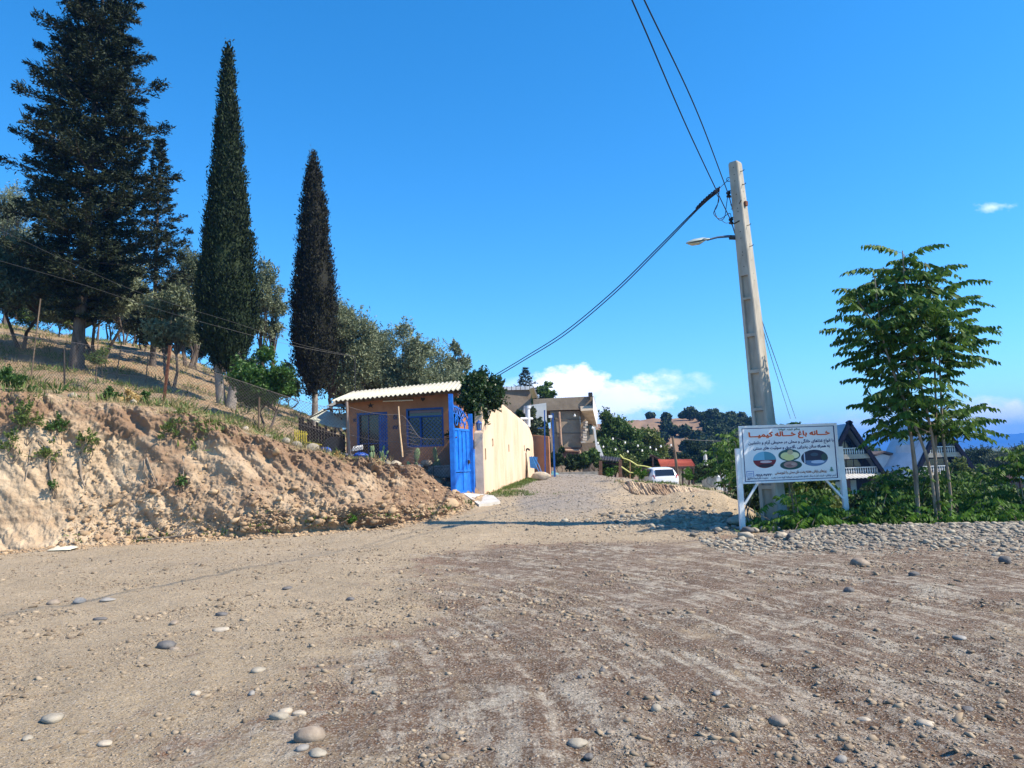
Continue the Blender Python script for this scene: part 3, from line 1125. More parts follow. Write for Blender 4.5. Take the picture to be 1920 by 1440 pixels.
def cypress(px, Y, top_py, top_px, prof, seed, label, leaf='cypress', n=34000, group=None, base_frac=.13, stems=1, clear=0.0):
    rg = np.random.default_rng(seed)
    base = G(px, Y, -0.15)
    top = P(top_px, top_py, Y)
    Ht = top.z - base.z
    root = empty('cypress_tree', base, label, 'tree', group)
    m = MB()
    fs = np.array([p[0] for p in prof])
    ws = np.array([p[1] for p in prof])
    for k in range(stems):
        e = base.lerp(top, .62)
        b0 = base + Vector(((k - (stems - 1) / 2) * .30, 0, 0))
        e2 = base.lerp(top, .19) + Vector(((k - (stems - 1) / 2) * .95, 0, 0))
        m.tube([b0, b0.lerp(e2, .5) + Vector((.02, 0, 0)), e2, base.lerp(top, .4), e], [Ht * .0135, Ht * .0105, Ht * .009, .06, .03], 10)
    m.build('trunk', BARK_PALE, root, smooth=True)
    nc = int(n / 42)
    f = rg.uniform(fs[0], 1, nc * 3)
    keep = rg.random(nc * 3) < (np.interp(f, fs, ws) / ws.max()) * .75 + .25
    f = f[keep][:nc]
    nc = len(f)
    R = np.interp(f, fs, ws)
    ang = rg.uniform(0, 2 * math.pi, nc)
    lump = 1 + .15 * vnoise(np.cos(ang) * 2.2, np.sin(ang) * 2.2, f * 16, seed) + .05 * vnoise(np.cos(ang) * 5, np.sin(ang) * 5, f * 45, seed + 3)
    rad = R * lump * rg.uniform(.80, 1.0, nc)
    ax = np.array(base)[None] + (np.array(top) - np.array(base))[None] * f[:, None]
    out = np.stack([np.cos(ang), np.sin(ang), np.zeros(nc)], 1)
    cc = ax + out * rad[:, None]
    q = 42
    loc = rg.normal(size=(nc, q, 3)) * np.array([.085, .085, .17])
    c = (cc[:, None] + loc).reshape(-1, 3)
    d = (np.array([0, 0, 1.0]) + out[:, None] * .55 + rg.normal(size=(nc, q, 3)) * .42).reshape(-1, 3)
    N_ = nc * q
    V, F = leaf_quads(c, d, np.repeat(out, q, 0) + rg.normal(size=(N_, 3)) * .6, rg.uniform(.09, .2, N_), rg.uniform(.035, .075, N_))
    # solid heart of the crown
    hb = []
    nr = 26
    fz = np.linspace(fs[0] + .01, .985, 40)
    for i, a in enumerate(fz):
        for k in range(nr):
            th = 2 * math.pi * k / nr
            r = np.interp(a, fs, ws) * .80 * (1 + .12 * float(vnoise(np.array([math.cos(th) * 2.2]), np.array([math.sin(th) * 2.2]), np.array([a * 16.]), seed)[0]))
            p = np.array(base) + (np.array(top) - np.array(base)) * a
            hb.append([p[0] + r * math.cos(th), p[1] + r * math.sin(th), p[2]])
    hf = [[i * nr + k, i * nr + (k + 1) % nr, (i + 1) * nr + (k + 1) % nr, (i + 1) * nr + k] for i in range(len(fz) - 1) for k in range(nr)]
    V2, F2 = join([(V, F), (np.array(hb), np.array(hf))])
    np_mesh('crown', V2, F2, LEAF[leaf], root)
    return root


def crown_points(rg, clumps, n, shell=.55):
    """leaf centres spread through a set of (centre, radius) clumps, denser to the outside"""
    cs = np.array([list(c[0]) for c in clumps])
    rs = np.array([c[1] for c in clumps])
    pick = rg.choice(len(cs), n, p=rs ** 2 / (rs ** 2).sum())
    u = rg.normal(size=(n, 3))
    u = unit(u)
    r = rs[pick] * (shell + (1 - shell) * rg.random(n)) * (1 + .15 * rg.normal(size=n))
    return cs[pick] + u * r[:, None] * np.array([1, 1, .8]), u, pick


def broad_tree(name, base, H, R, label, seed, leaf='olive', n=9000, ll=(.07, .14), lw=(.02, .04), group=None, trunk_f=.35, bark=None, nclump=16, lean=(0, 0), stems=1, tr=None, cat='tree', flat=.62, stray=.15, crown_z=None):
    """a tree with forked limbs and a crown built of leaf clumps"""
    rg = np.random.default_rng(seed)
    rr = random.Random(seed)
    base = Vector(base)
    root = empty(name, base, label, cat, group)
    tr = tr or max(.03, H * .016)
    cz = base.z + (crown_z if crown_z else max(H * trunk_f * .9 + (H - H * trunk_f) * .5, H - R * 1.9))
    cc = Vector((base.x + lean[0], base.y + lean[1], cz))
    rz = (base.z + H - cz)
    clumps = []
    for i in range(nclump):
        for _ in range(30):
            v = Vector((rr.uniform(-1, 1), rr.uniform(-1, 1), rr.uniform(-1, 1)))
            if .35 < v.length < 1:
                break
        cr_ = R * rr.uniform(.26, .44)
        clumps.append((Vector((cc.x + v.x * (R - cr_ * .8), cc.y + v.y * (R - cr_ * .8), cc.z + v.z * (rz - cr_ * .7) * (1.0 if v.z > 0 else .8))), cr_))
    clumps.append((Vector((cc.x + rr.uniform(-.2, .2) * R, cc.y, base.z + H - R * .25)), R * .27))
    m = MB()
    fork = base.lerp(Vector((cc.x, cc.y, base.z + H * trunk_f)), 1.0)
    for s in range(stems):
        sp_ = (s - (stems - 1) / 2)
        b0 = base + Vector((sp_ * tr * 2.2, 0, -.1))
        fk = fork + Vector((sp_ * R * .45, rr.uniform(-.2, .2) * R, 0))
        mid_ = b0.lerp(fk, .5) + Vector((rr.uniform(-.08, .08) * H * .4, rr.uniform(-.05, .05) * H, 0))
        m.tube([b0, b0.lerp(mid_, .5), mid_, fk], [tr * 1.3, tr, tr * .85, tr * .7], 8)
        mine = clumps[s::stems]
        for c, cr_ in mine:
            p1 = fk.lerp(c, .5) + Vector((rr.uniform(-.1, .1) * R, rr.uniform(-.1, .1) * R, -.05 * R))
            m.tube([fk, p1, c], [tr * .42, tr * .26, tr * .1], 6, False)
            for _ in range(3):
                v = Vector((rr.gauss(0, 1), rr.gauss(0, 1), rr.gauss(0, 1))).normalized() * cr_ * .9
                m.tube([p1.lerp(c, rr.uniform(.4, 1)), c + v * .5, c + v], [tr * .12, tr * .08, tr * .04], 4, False)
    m.build('trunk', bark or BARK, root, smooth=True)
    c, u, pick = crown_points(rg, clumps, n)
    ns = int(n * stray)
    if ns:   # twigs that stick out
        tips = c[rg.choice(n, max(3, ns // 14))] + 0
        out = unit(tips - np.array(cc))
        dd = unit(out + np.array([0, 0, .5]) + rg.normal(size=out.shape) * .4)
        k = 14
        t = rg.random((len(tips), k))
        ex = (tips[:, None] + dd[:, None] * (t * R * .30)[..., None] + rg.normal(size=(len(tips), k, 3)) * R * .025).reshape(-1, 3)
        c = np.concatenate([c, ex])
        u = np.concatenate([u, np.repeat(dd, k, 0)])
    N_ = len(c)
    d = u * .5 + rg.normal(size=(N_, 3)) * .7 + np.array([0, 0, .15])
    V, F = leaf_quads(c, d, rg.normal(size=(N_, 3)) + np.array([0, 0, .6]), rg.uniform(*ll, N_), rg.uniform(*lw, N_))
    np_mesh('crown', V, F, LEAF[leaf], root)
    return root


def tree_px(name, px, Y, top_py, half_px, label, seed, **k):
    """size a tree from where its foot stands and how tall and wide it looks at its distance"""
    b = G(px, Y)
    top = P(px, top_py, Y)
    return broad_tree(name, b, top.z - b.z, half_px / FPX * Y, label, seed, **k)


def compound_leaves(rg, O, D, L, nl=9, droop=.5, ll=.15, lw=.05):
    """pinnate leaves: origins O, directions D, lengths L -> leaflet quads folded along the rib, plus ribs"""
    parts = []
    ribs = MB()
    for o, d, l in zip(O, D, L):
        d = unit(d)
        lat = unit(np.cross(d, [0, 0, 1.0]) + 1e-6)
        upv = np.cross(lat, d)
        t = np.linspace(.14, 1, nl)
        k = droop * l * t ** 2
        rib = o + d * (t * l)[:, None] - np.array([0, 0, 1.0]) * k[:, None] * .55
        ribs.tube([Vector(o), Vector(rib[nl // 2]), Vector(rib[-1])], [.006, .004, .002], 3, False)
        sz = np.interp(t, [0, .3, .8, 1], [.75, 1, .85, .6])
        for s in (-1, 1):
            n_ = nl
            ld = lat * s * .6 + d * .3 + np.array([0, 0, -1.0]) * rg.uniform(.5, 1.1, n_)[:, None] + rg.normal(size=(n_, 3)) * .10
            ld = unit(ld)
            lo_ = rib + rg.normal(size=(n_, 3)) * .006
            ln = ll * sz * rg.uniform(.85, 1.12, n_)
            wd = lw * sz
            sv = d + rg.normal(size=(n_, 3)) * .35
            sv = unit(sv - ld * (sv * ld).sum(1, keepdims=True))
            V = np.empty((n_, 4, 3))
            V[:, 0] = lo_
            V[:, 1] = lo_ + ld * (ln * .38)[:, None] + sv * (wd / 2)[:, None]
            V[:, 2] = lo_ + ld * ln[:, None]
            V[:, 3] = lo_ + ld * (ln * .38)[:, None] - sv * (wd / 2)[:, None]
            parts.append((V.reshape(-1, 3), np.arange(n_ * 4).reshape(-1, 4)))
    V, F = join(parts)
    return V, F, ribs


def whorls(rg, pts, per, Lr, spread=.35):
    O, D, L = [], [], []
    for p in pts:
        k = rg.integers(*per)
        a0 = rg.uniform(0, 6.28)
        for j in range(k):
            a = a0 + j * 2.399 + rg.normal() * .2
            e = rg.uniform(-.35, .9) * (1 if j > 1 else 2.0)
            O.append(np.array(p) - np.array([0, 0, j * .045]) + rg.normal(size=3) * .03)
            D.append(np.array([math.cos(a), math.sin(a), e * spread + .1]))
            L.append(rg.uniform(*Lr))
    return O, D, L


# ---- the big spruce, its neighbour and the two cypresses
SPR = [(.115, .9), (.16, 1.8), (.22, 2.5), (.30, 2.75), (.40, 2.7), (.50, 2.65), (.60, 2.3), (.70, 1.95), (.80, 1.55), (.9, .9), (1, .05)]
spruce(143, 30, -150, 202, SPR, 3, 'tallest dark spruce on the hillside, its top cut off by the frame', dens=1.75)
spruce(286, 36, 262, 300, [(.12, 1.0), (.2, 1.7), (.35, 1.8), (.5, 1.5), (.7, 1.1), (.85, .6), (1, .04)], 8, 'smaller dark spruce tucked behind the tallest one', dens=.9)
CYP = [(.125, .35), (.17, .80), (.22, 1.05), (.30, 1.10), (.42, .95), (.55, .74), (.70, .52), (.82, .34), (.92, .18), (1, .01)]
cypress(424, 29, 92, 428, CYP, 5, 'tall narrow green cypress with a pale forked trunk', stems=2, n=42000)
CYP2 = [(.13, .3), (.19, .75), (.26, 1.02), (.36, 1.08), (.48, 1.0), (.60, .86), (.72, .66), (.83, .5), (.93, .3), (1, .02)]
cypress(590, 36, 290, 587, CYP2, 6, 'brownish cypress behind the hut with a single pale trunk', leaf='cypress_brown', n=34000)

# ---- olives and other trees on the hillside
OG = 'olive trees on the hillside'
olives = [
    # px, Y, top_py, half_px, leaf, n, stems, label
    (10, 47, 345, 62, 'olive', 7000, 1, 'pale olive top showing behind the spruce at the edge of the frame'),
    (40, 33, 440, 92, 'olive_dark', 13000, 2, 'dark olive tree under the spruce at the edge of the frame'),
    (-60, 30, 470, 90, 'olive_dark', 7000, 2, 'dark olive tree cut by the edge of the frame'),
    (185, 33, 470, 85, 'olive', 13000, 3, 'leaning olive with forked trunks just behind the spruce trunk'),
    (110, 42, 545, 48, 'olive_dark', 6000, 1, 'small olive far behind the spruce trunk'),
    (322, 31, 535, 48, 'olive', 9500, 2, 'round grey olive between the spruce and the green cypress'),
    (352, 41, 462, 50, 'olive_dark', 7000, 2, 'tall thin olive directly behind the round grey one'),
    (268, 44, 560, 42, 'olive', 5000, 2, 'low olive with several bare stems near the crest'),
    (500, 42, 488, 38, 'olive', 6500, 2, 'tall wispy olive showing beside the green cypress'),
    (650, 40, 572, 66, 'olive', 13000, 3, 'wide olive beside the brownish cypress'),
    (703, 43, 612, 60, 'olive', 13000, 3, 'olive behind the hut roof next to the wide one'),
    (758, 41, 604, 58, 'olive', 15000, 3, 'tallest tipped olive above the middle of the hut roof'),
    (815, 43, 650, 76, 'olive', 19000, 3, 'broad olive above the gate end of the hut roof'),
    (862, 47, 640, 24, 'olive', 3500, 1, 'slim olive shoot farthest along behind the hut'),
]
for i, (px, Y, tp, hp, lf, n, st, lab) in enumerate(olives):
    tree_px('olive_tree', px, Y, tp, hp * 1.18, lab, 100 + i, leaf=lf, n=int(n * 1.5), stems=st, group=OG, trunk_f=.30, ll=(.12, .24), lw=(.035, .07), nclump=22, stray=.4)
for i, (px, Y, tp, hp, lf, lab) in enumerate([
        (5, 52, 560, 46, 'dark', 'dark shrub on the hill crest at the edge of the frame'),
        (75, 54, 575, 44, 'mid', 'green shrub on the hill crest behind the spruce trunk'),
        (128, 50, 585, 30, 'yellow', 'yellowish green shrub behind the spruce trunk'),
        (225, 54, 590, 40, 'dark', 'dark shrub on the crest behind the leaning olive'),
        (300, 55, 612, 36, 'mid', 'loose shrub on the crest behind the round grey olive'),
        (375, 56, 640, 34, 'dark', 'dark shrub on the crest beside the green cypress'),
        (455, 56, 668, 34, 'dark', 'dark shrub at the foot of the wispy olive'),
        (540, 52, 700, 36, 'dark', 'dark shrub between the two cypresses'),
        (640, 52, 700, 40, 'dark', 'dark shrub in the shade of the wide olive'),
        (715, 52, 690, 46, 'dark', 'dark shrub behind the hut roof')]):
    tree_px('hillside_shrub', px, Y, tp - 22, hp * 1.3, lab, 140 + i, leaf=lf, n=8000, stems=3, cat='shrub', trunk_f=.12, ll=(.14, .26), lw=(.06, .11), nclump=12)
# thin bare stems of the orchard near the crest
rr_ = random.Random(5)
for i in range(26):
    px = rr_.uniform(150, 500)
    Y = rr_.uniform(44, 56)
    b = G(px, Y, -.1)
    hgt = rr_.uniform(1.8, 3.4)
    m = MB()
    tip = b + Vector((rr_.uniform(-.6, .6), 0, hgt))
    m.tube(trunk_line(b, tip, 5, .15, i), [.07, .06, .05, .035, .02], 6)
    for k in range(4):
        s = b.lerp(tip, rr_.uniform(.4, .9))
        m.tube([s, s + Vector((rr_.uniform(-.5, .5), rr_.uniform(-.3, .3), rr_.uniform(.3, .8)))], [.025, .008], 4)
    o = m.build('bare_sapling', BARK, None, origin=b)
    tag(o, 'thin bare dark stem standing among the orchard trees near the crest', 'sapling', 'bare stems near the hill crest')

# the fresh green tree in front of the cypresses
tree_px('citrus_tree', 500, 25.5, 648, 70, 'fresh green leafy tree between the two cypresses', 170, leaf='green', n=15000, stems=2, trunk_f=.22, ll=(.09, .16), lw=(.045, .075), nclump=17, stray=.25, bark=BARK)
# climbing vine over the gate end of the wall
b = G(908, 24.0)
tp = P(905, 692, 24.0)
broad_tree('climbing_vine', Vector((P(904, 750, 22.75).x - .12, 22.75, gz(P(904, 750, 22.75).x, 22.75))), pz_(904, 694, 22.75) - gz(P(904, 750, 22.75).x, 22.75), 0.80, 'dense dark climbing vine spilling over the wall behind the blue gate', 171, leaf='ivy', n=26000, ll=(.06, .12), lw=(.04, .07), trunk_f=.5, nclump=26, crown_z=2.80, cat='vine', stray=.3)

# ---- the ailanthus beside the sign: several stems rising from one foot, whorls of long pinnate leaves
def ailanthus():
    rg = np.random.default_rng(42)
    Y0 = 15.6
    base = G(1765, Y0, -.1)
    root = empty('ailanthus_tree', base, 'slender multi-stemmed tree with long feathery leaves beside the sign', 'tree')
    heads = [  # px, py, dY
        (1695, 476, 0), (1655, 500, .3), (1735, 502, -.2), (1628, 540, .2), (1690, 535, -.4), (1765, 538, .3),
        (1618, 585, -.3), (1668, 578, .5), (1722, 572, -.5), (1782, 580, .1), (1634, 625, .4), (1690, 618, -.2), (1745, 612, .4), (1788, 618, -.3),
        (1650, 665, 0), (1755, 650, .2), (1668, 712, .3), (1710, 700, -.4), (1662, 762, -.2), (1695, 748, .4), (1772, 758, 0), (1800, 772, .4)]
    pts = [np.array(P(a, b_, Y0 + c)) for a, b_, c in heads]
    stems = [[(1765, 985), (1757, 900), (1752, 820), (1720, 700), (1700, 600), (1692, 470)],
             [(1772, 985), (1790, 930), (1768, 850), (1765, 760), (1762, 660), (1752, 590)],
             [(1762, 985), (1752, 880), (1755, 840), (1755, 740), (1750, 620), (1742, 520)],
             [(1760, 985), (1750, 880), (1725, 820), (1690, 740), (1650, 640), (1640, 520)],
             [(1722, 988), (1722, 870), (1700, 780), (1676, 700), (1664, 640), (1606, 560)],
             [(1725, 985), (1712, 840), (1704, 780), (1690, 720), (1672, 660), (1655, 620)]]
    m = MB()
    for k, st in enumerate(stems):
        pp = []
        for j, (a, b_) in enumerate(st):
            q = P(a, b_, Y0 + (k % 3 - 1) * .12 * j / 2)
            if j == 0:
                q = G(a, Y0, -.15)
            pp.append(q)
        fine = []
        for i in range(len(pp) - 1):
            for f in (0, .5):
                fine.append(pp[i].lerp(pp[i + 1], f))
        fine.append(pp[-1])
        for _ in range(2):
            fine = [fine[0]] + [(fine[i - 1] + fine[i] * 2 + fine[i + 1]) / 4 for i in range(1, len(fine) - 1)] + [fine[-1]]
        m.tube(fine, [.038 - .026 * i / (len(fine) - 1) for i in range(len(fine))], 8)
        for h in range(k, len(pts), len(stems)):
            t = Vector(pts[h])
            s = min(fine, key=lambda v: (v - t).length + (2 if v.z > t.z - .2 else 0))
            m.tube([s, s.lerp(t, .5) + Vector((0, 0, -.08)), t], [.016, .012, .008], 5)
    m.build('stems', STEM, root, smooth=True)
    O, D, L = whorls(rg, pts, (14, 19), (.5, 1.05), .62)
    V, F, ribs = compound_leaves(rg, O, D, L, nl=12, droop=.6, ll=.205, lw=.085)
    np_mesh('crown', V, F, LEAF['ailanthus'], root)
    ribs.build('leaf_stalks', mat('stalk_green', (.14, .16, .06)), root)


ailanthus()


def feather_shrub(px, Y, top_py, n, label, seed, leaf='sumac', wid=.6, lpx=None):
    rg = np.random.default_rng(seed)
    b = G(px, Y, -.05)
    top = P(px, top_py, Y)
    H = max(.4, top.z - b.z)
    root = empty('feathery_shrub', b, label, 'shrub', 'feathery shrubs below the sign')
    pts = []
    m = MB()
    for i in range(n):
        f = rg.uniform(.3, 1.0)
        t = np.array([b.x + rg.normal() * wid, b.y + rg.normal() * wid * .5, b.z + H * f - .15])
        s = Vector((b.x + rg.normal() * wid * .35, b.y + rg.normal() * .2, b.z - .1))
        t_ = Vector(t)
        m.tube([s, s.lerp(t_, .5) + Vector((0, 0, .05)), t_], [.016, .012, .006], 5)
        pts.append(t)
    m.build('stems', STEM, root)
    O, D, L = whorls(rg, pts, (8, 13), (.35, .7), .6)
    V, F, ribs = compound_leaves(rg, O, D, L, nl=9, droop=.6, ll=.15, lw=.06)
    np_mesh('foliage', V, F, LEAF[leaf], root)
    return root


for i, a in enumerate([
        (1500, 15.4, 905, 8, 'feathery shrub in front of the pole foot behind the sign', 'sumac', .35),
        (1545, 15.9, 925, 8, 'low feathery shrub between the sign posts', 'sumac', .4),
        (1640, 15.6, 905, 12, 'feathery shrub just past the outer sign post', 'ailanthus', .45),
        (1700, 16.2, 860, 13, 'tallest dark feathery shrub under the slender tree', 'ailanthus', .5),
        (1740, 15.2, 930, 9, 'feathery shrub at the foot of the slender stems', 'sumac', .4),
        (1800, 16.4, 865, 11, 'dark feathery shrub right of the slender stems', 'ailanthus', .5),
        (1830, 15.0, 950, 10, 'bright feathery shrub beside the gravel edge', 'sumac', .5),
        (1885, 15.2, 945, 10, 'bright feathery shrub at the far end of the gravel edge', 'sumac', .5),
        (1860, 17.5, 930, 10, 'feathery shrub behind the bright pair', 'sumac', .6),
        (1935, 16.0, 800, 10, 'feathery sapling with yellowing leaves cut by the frame', 'ailanthus', .45),
        (1610, 17.5, 935, 8, 'small feathery shrub behind the outer sign post', 'sumac', .5),
        (1490, 14.9, 960, 5, 'smallest feathery shrub in front of the pole', 'sumac', .25),
        (1780, 15.0, 955, 8, 'bright low feathery shrub in front of the slender stems', 'sumac', .4),
        (1950, 15.2, 930, 8, 'feathery shrub outside the end of the gravel edge', 'sumac', .5)]):
    feather_shrub(a[0], a[1], a[2], a[3], a[4], 200 + i, a[5], a[6])

# bushes further down the slope behind the sign
for i, (px, Y, tp, hp, lf, lab) in enumerate([
        (1420, 21, 905, 50, 'dark', 'dark bush behind the near sign post'),
        (1530, 19, 870, 60, 'yellow', 'yellow green bush seen under the sign board'),
        (1590, 24, 925, 50, 'mid', 'mid green bush behind the outer sign post'),
        (1660, 22, 915, 60, 'dark', 'dark bush behind the feathery shrubs'),
        (1690, 30, 880, 60, 'dark', 'dark bush in front of the low white house'),
        (1745, 24, 900, 60, 'mid', 'green bush behind the slender stems'),
        (1820, 26, 895, 70, 'mid', 'green bush in front of the second gabled house'),
        (1900, 24, 905, 70, 'green', 'green bush near the wooden kiosk'),
        (1980, 20, 880, 70, 'mid', 'green bush outside the frame edge'),
        (1800, 60, 862, 34, 'yellow', 'yellowing bush before the second gabled house'),
        (1850, 75, 872, 26, 'yellow', 'pale green bush by the corner of the second gabled house'),
        (1625, 70, 917, 16, 'yellow', 'pale round bush at the porch of the gabled house')]):
    tree_px('bush', px, Y, tp, hp, lab, 230 + i, leaf=lf, n=7000, stems=4, cat='bush', trunk_f=.08, ll=(.10, .2) if Y < 40 else (.2, .4), lw=(.05, .09) if Y < 40 else (.1, .2), nclump=16, stray=.25)


# ---- trees of the middle distance
FG = 'garden trees beyond the end of the road'
for i, (px, Y, tp, hp, lf, n, lab) in enumerate([
        (1150, 66, 770, 44, 'mid', 14000, 'large fresh green tree beside the concrete house'),
        (1185, 62, 800, 34, 'mid', 9000, 'green tree hung with light bulbs above the dark canopy'),
        (1215, 70, 803, 38, 'yellow', 11000, 'brightest yellow green tree before the pale hill'),
        (1135, 58, 820, 30, 'mid', 8000, 'green tree behind the end wall of the concrete house'),
        (1230, 64, 845, 26, 'mid', 6000, 'small green tree over the gabled shelter'),
        (1175, 58, 852, 26, 'yellow', 5000, 'low bright tree behind the yellow railing'),
        (1262, 100, 838, 30, 'dark', 6000, 'dark tree behind the leaning timber post'),
        (1300, 105, 822, 34, 'dark', 8000, 'dark tree over the orange roof'),
        (1338, 95, 834, 30, 'dark', 7000, 'dark tree behind the pale post'),
        (1285, 90, 850, 24, 'dark', 5000, 'dark low tree directly behind the orange roof'),
        (1372, 88, 826, 34, 'mid', 8000, 'green tree beside the edge of the sign board'),
        (1400, 80, 850, 30, 'dark', 6000, 'dark tree hidden mostly by the sign board'),
        (1320, 74, 868, 20, 'mid', 4000, 'small green tree beside the orange roof'),
        (1690, 105, 838, 24, 'dark', 5000, 'dark tree between the two gabled houses'),
        (1640, 130, 834, 24, 'mid', 4500, 'green treetop behind the low white house'),
        (1850, 110, 838, 40, 'dark', 9000, 'dark tree right of the second gabled house'),
        (1890, 95, 845, 40, 'olive_dark', 9000, 'grey green tree behind the wooden kiosk'),
        (1925, 100, 835, 40, 'dark', 8000, 'dark tree cut by the edge of the frame beyond the kiosk'),
        (1810, 100, 862, 24, 'mid', 5000, 'small tree against the second gabled house')]):
    tree_px('garden_tree', px, Y, tp, hp, lab, 300 + i, leaf=lf, n=int(n * 1.7), stems=2, trunk_f=.2, ll=(.15, .30), lw=(.08, .15), nclump=24, stray=.3, group=FG if i < 7 else None, bark=BARK)
# young tree in front of the hill by the sign edge, and sprays above the board
feather_shrub(1368, 22, 800, 7, 'young feathery tree rising beside the edge of the sign board', 260, 'ailanthus', .22)
feather_shrub(1400, 17.6, 790, 4, 'feathery sapling showing over the near corner of the sign board', 261, 'ailanthus', .25)
feather_shrub(1482, 17.2, 782, 6, 'feathery sapling showing over the middle of the sign board', 262, 'ailanthus', .3)
feather_shrub(1512, 17.8, 786, 5, 'feathery sapling just beyond the guy wires', 263, 'ailanthus', .3)
# small conifer and airy tree over the concrete houses, slim cypress tip
tp_ = P(985, 690, 75)
spruce(985, 75, 690, 985, [(.3, .6), (.62, 1.2), (.75, 1.5), (.85, 1.0), (.93, .6), (1, .05)], 21, 'small dark conifer above the concrete parapet', dens=.8)
tree_px('airy_tree', 1030, 72, 714, 28, 'airy tree with sparse round leaves above the concrete roof', 330, leaf='mid', n=1500, stems=1, trunk_f=.6, ll=(.25, .4), lw=(.2, .3), nclump=12, stray=.1)
cypress(1137, 80, 764, 1137, [(.1, .5), (.5, .6), (.8, .4), (1, .02)], 23, 'slim cypress tip above the green trees', n=4000)
# shrubs against the concrete house
for i, (px, Y, tp, hp, lf, lab) in enumerate([
        (1050, 52, 838, 24, 'dark', 'dark shrub under the wall of the concrete house'),
        (1082, 50, 852, 26, 'dark', 'dark shrub before the rusty cellar door'),
        (1110, 50, 842, 22, 'mid', 'green shrub at the corner of the concrete house'),
        (1140, 52, 868, 22, 'mid', 'low shrub beside the planter wall'),
        (1005, 48, 765, 20, 'olive_dark', 'narrow tree between the peach wall and the concrete house'),
        (1020, 50, 790, 20, 'dark', 'dark tree behind the orange wall'),
        (978, 44, 770, 16, 'dark', 'dark shrub showing over the end of the peach wall')]):
    tree_px('garden_shrub', px, Y, tp, hp, lab, 340 + i, leaf=lf, n=4000, stems=2, cat='shrub', trunk_f=.15, ll=(.16, .3), lw=(.07, .14), nclump=12, stray=.3)

# far woods on the hill: nobody could count them
def woods():
    rg = np.random.default_rng(77)
    parts = []
    spots = []
    for i in range(330):
        d = rg.uniform(150, 235)
        u = rg.uniform(.13, .42)
        dens = np.interp(u, [.13, .2, .24, .27, .42], [.05, .12, .4, .9, 1.0])
        if rg.random() > dens:
            continue
        spots.append((u * d, d, hill_z(u, d), rg.uniform(.8, 2.0), rg.uniform(.7, 1.1)))
    for i in range(40):
        u = rg.uniform(.215, .38)
        d = rg.uniform(228, 238)
        spots.append((u * d, d, hill_z(u, d), rg.uniform(.4, 1.1), rg.uniform(.7, 1.4)))
    for i in range(150):
        u = rg.uniform(.2, .8)
        d = rg.uniform(115, 160)
        if u > .36:
            d = rg.uniform(120, 260)
        spots.append((u * d, d, -4.2, rg.uniform(1.6, 2.8), rg.uniform(.8, 1.2)))
    for (x, y, z, r, k) in spots:
        n = 420
        u_ = unit(rg.normal(size=(n, 3)))
        c = np.array([x, y, z + r * k * .9]) + u_ * (rg.uniform(.6, 1.05, n) * r)[:, None] * np.array([1, 1, k])
        parts.append(leaf_quads(c, rg.normal(size=(n, 3)), u_ + rg.normal(size=(n, 3)) * .5, rg.uniform(.6, 1.2, n), rg.uniform(.3, .7, n)))
    V, F = join(parts)
    o = np_mesh('woods', V, F, LEAF['dark'])
    tag(o, kind='stuff')


woods()
# ---------------------------------------------------------------- writing: Persian letters in their joined forms
_AR = {  # letter: (isolated form code, joins on both sides)
    'ا': (0xFE8D, 0), 'آ': (0xFE81, 0), 'ب': (0xFE8F, 1), 'پ': (0xFB56, 1), 'ت': (0xFE95, 1), 'ث': (0xFE99, 1), 'ج': (0xFE9D, 1), 'چ': (0xFB7A, 1),
    'ح': (0xFEA1, 1), 'خ': (0xFEA5, 1), 'د': (0xFEA9, 0), 'ذ': (0xFEAB, 0), 'ر': (0xFEAD, 0), 'ز': (0xFEAF, 0), 'ژ': (0xFB8A, 0), 'س': (0xFEB1, 1),
    'ش': (0xFEB5, 1), 'ص': (0xFEB9, 1), 'ض': (0xFEBD, 1), 'ط': (0xFEC1, 1), 'ظ': (0xFEC5, 1), 'ع': (0xFEC9, 1), 'غ': (0xFECD, 1), 'ف': (0xFED1, 1),
    'ق': (0xFED5, 1), 'ک': (0xFB8E, 1), 'گ': (0xFB92, 1), 'ل': (0xFEDD, 1), 'م': (0xFEE1, 1), 'ن': (0xFEE5, 1), 'و': (0xFEED, 0), 'ه': (0xFEE9, 1),
    'ی': (0xFBFC, 1), 'ئ': (0xFE89, 1), 'ـ': (0x0640, 2)}


def shape_fa(s):
    out = []
    n = len(s)
    i = 0
    while i < n:
        c = s[i]
        if c in _AR:
            code, j = _AR[c]
            prev = i > 0 and s[i - 1] in _AR and _AR[s[i - 1]][1] > 0
            nxt = j > 0 and i + 1 < n and s[i + 1] in _AR
            if c == 'ل' and i + 1 < n and s[i + 1] == 'ا':
                out.append(chr(0xFEFC if prev else 0xFEFB))
                i += 2
                continue
            if j == 2:
                out.append('ـ')
            elif j == 0:
                out.append(chr(code + (1 if prev else 0)))
            else:
                g = chr(code + (3 if prev and nxt else 2 if nxt else 1 if prev else 0))
                out.append('\u0665' if g == '\ufee9' else g)
        else:
            out.append(c)
        i += 1
    return ''.join(out[::-1])


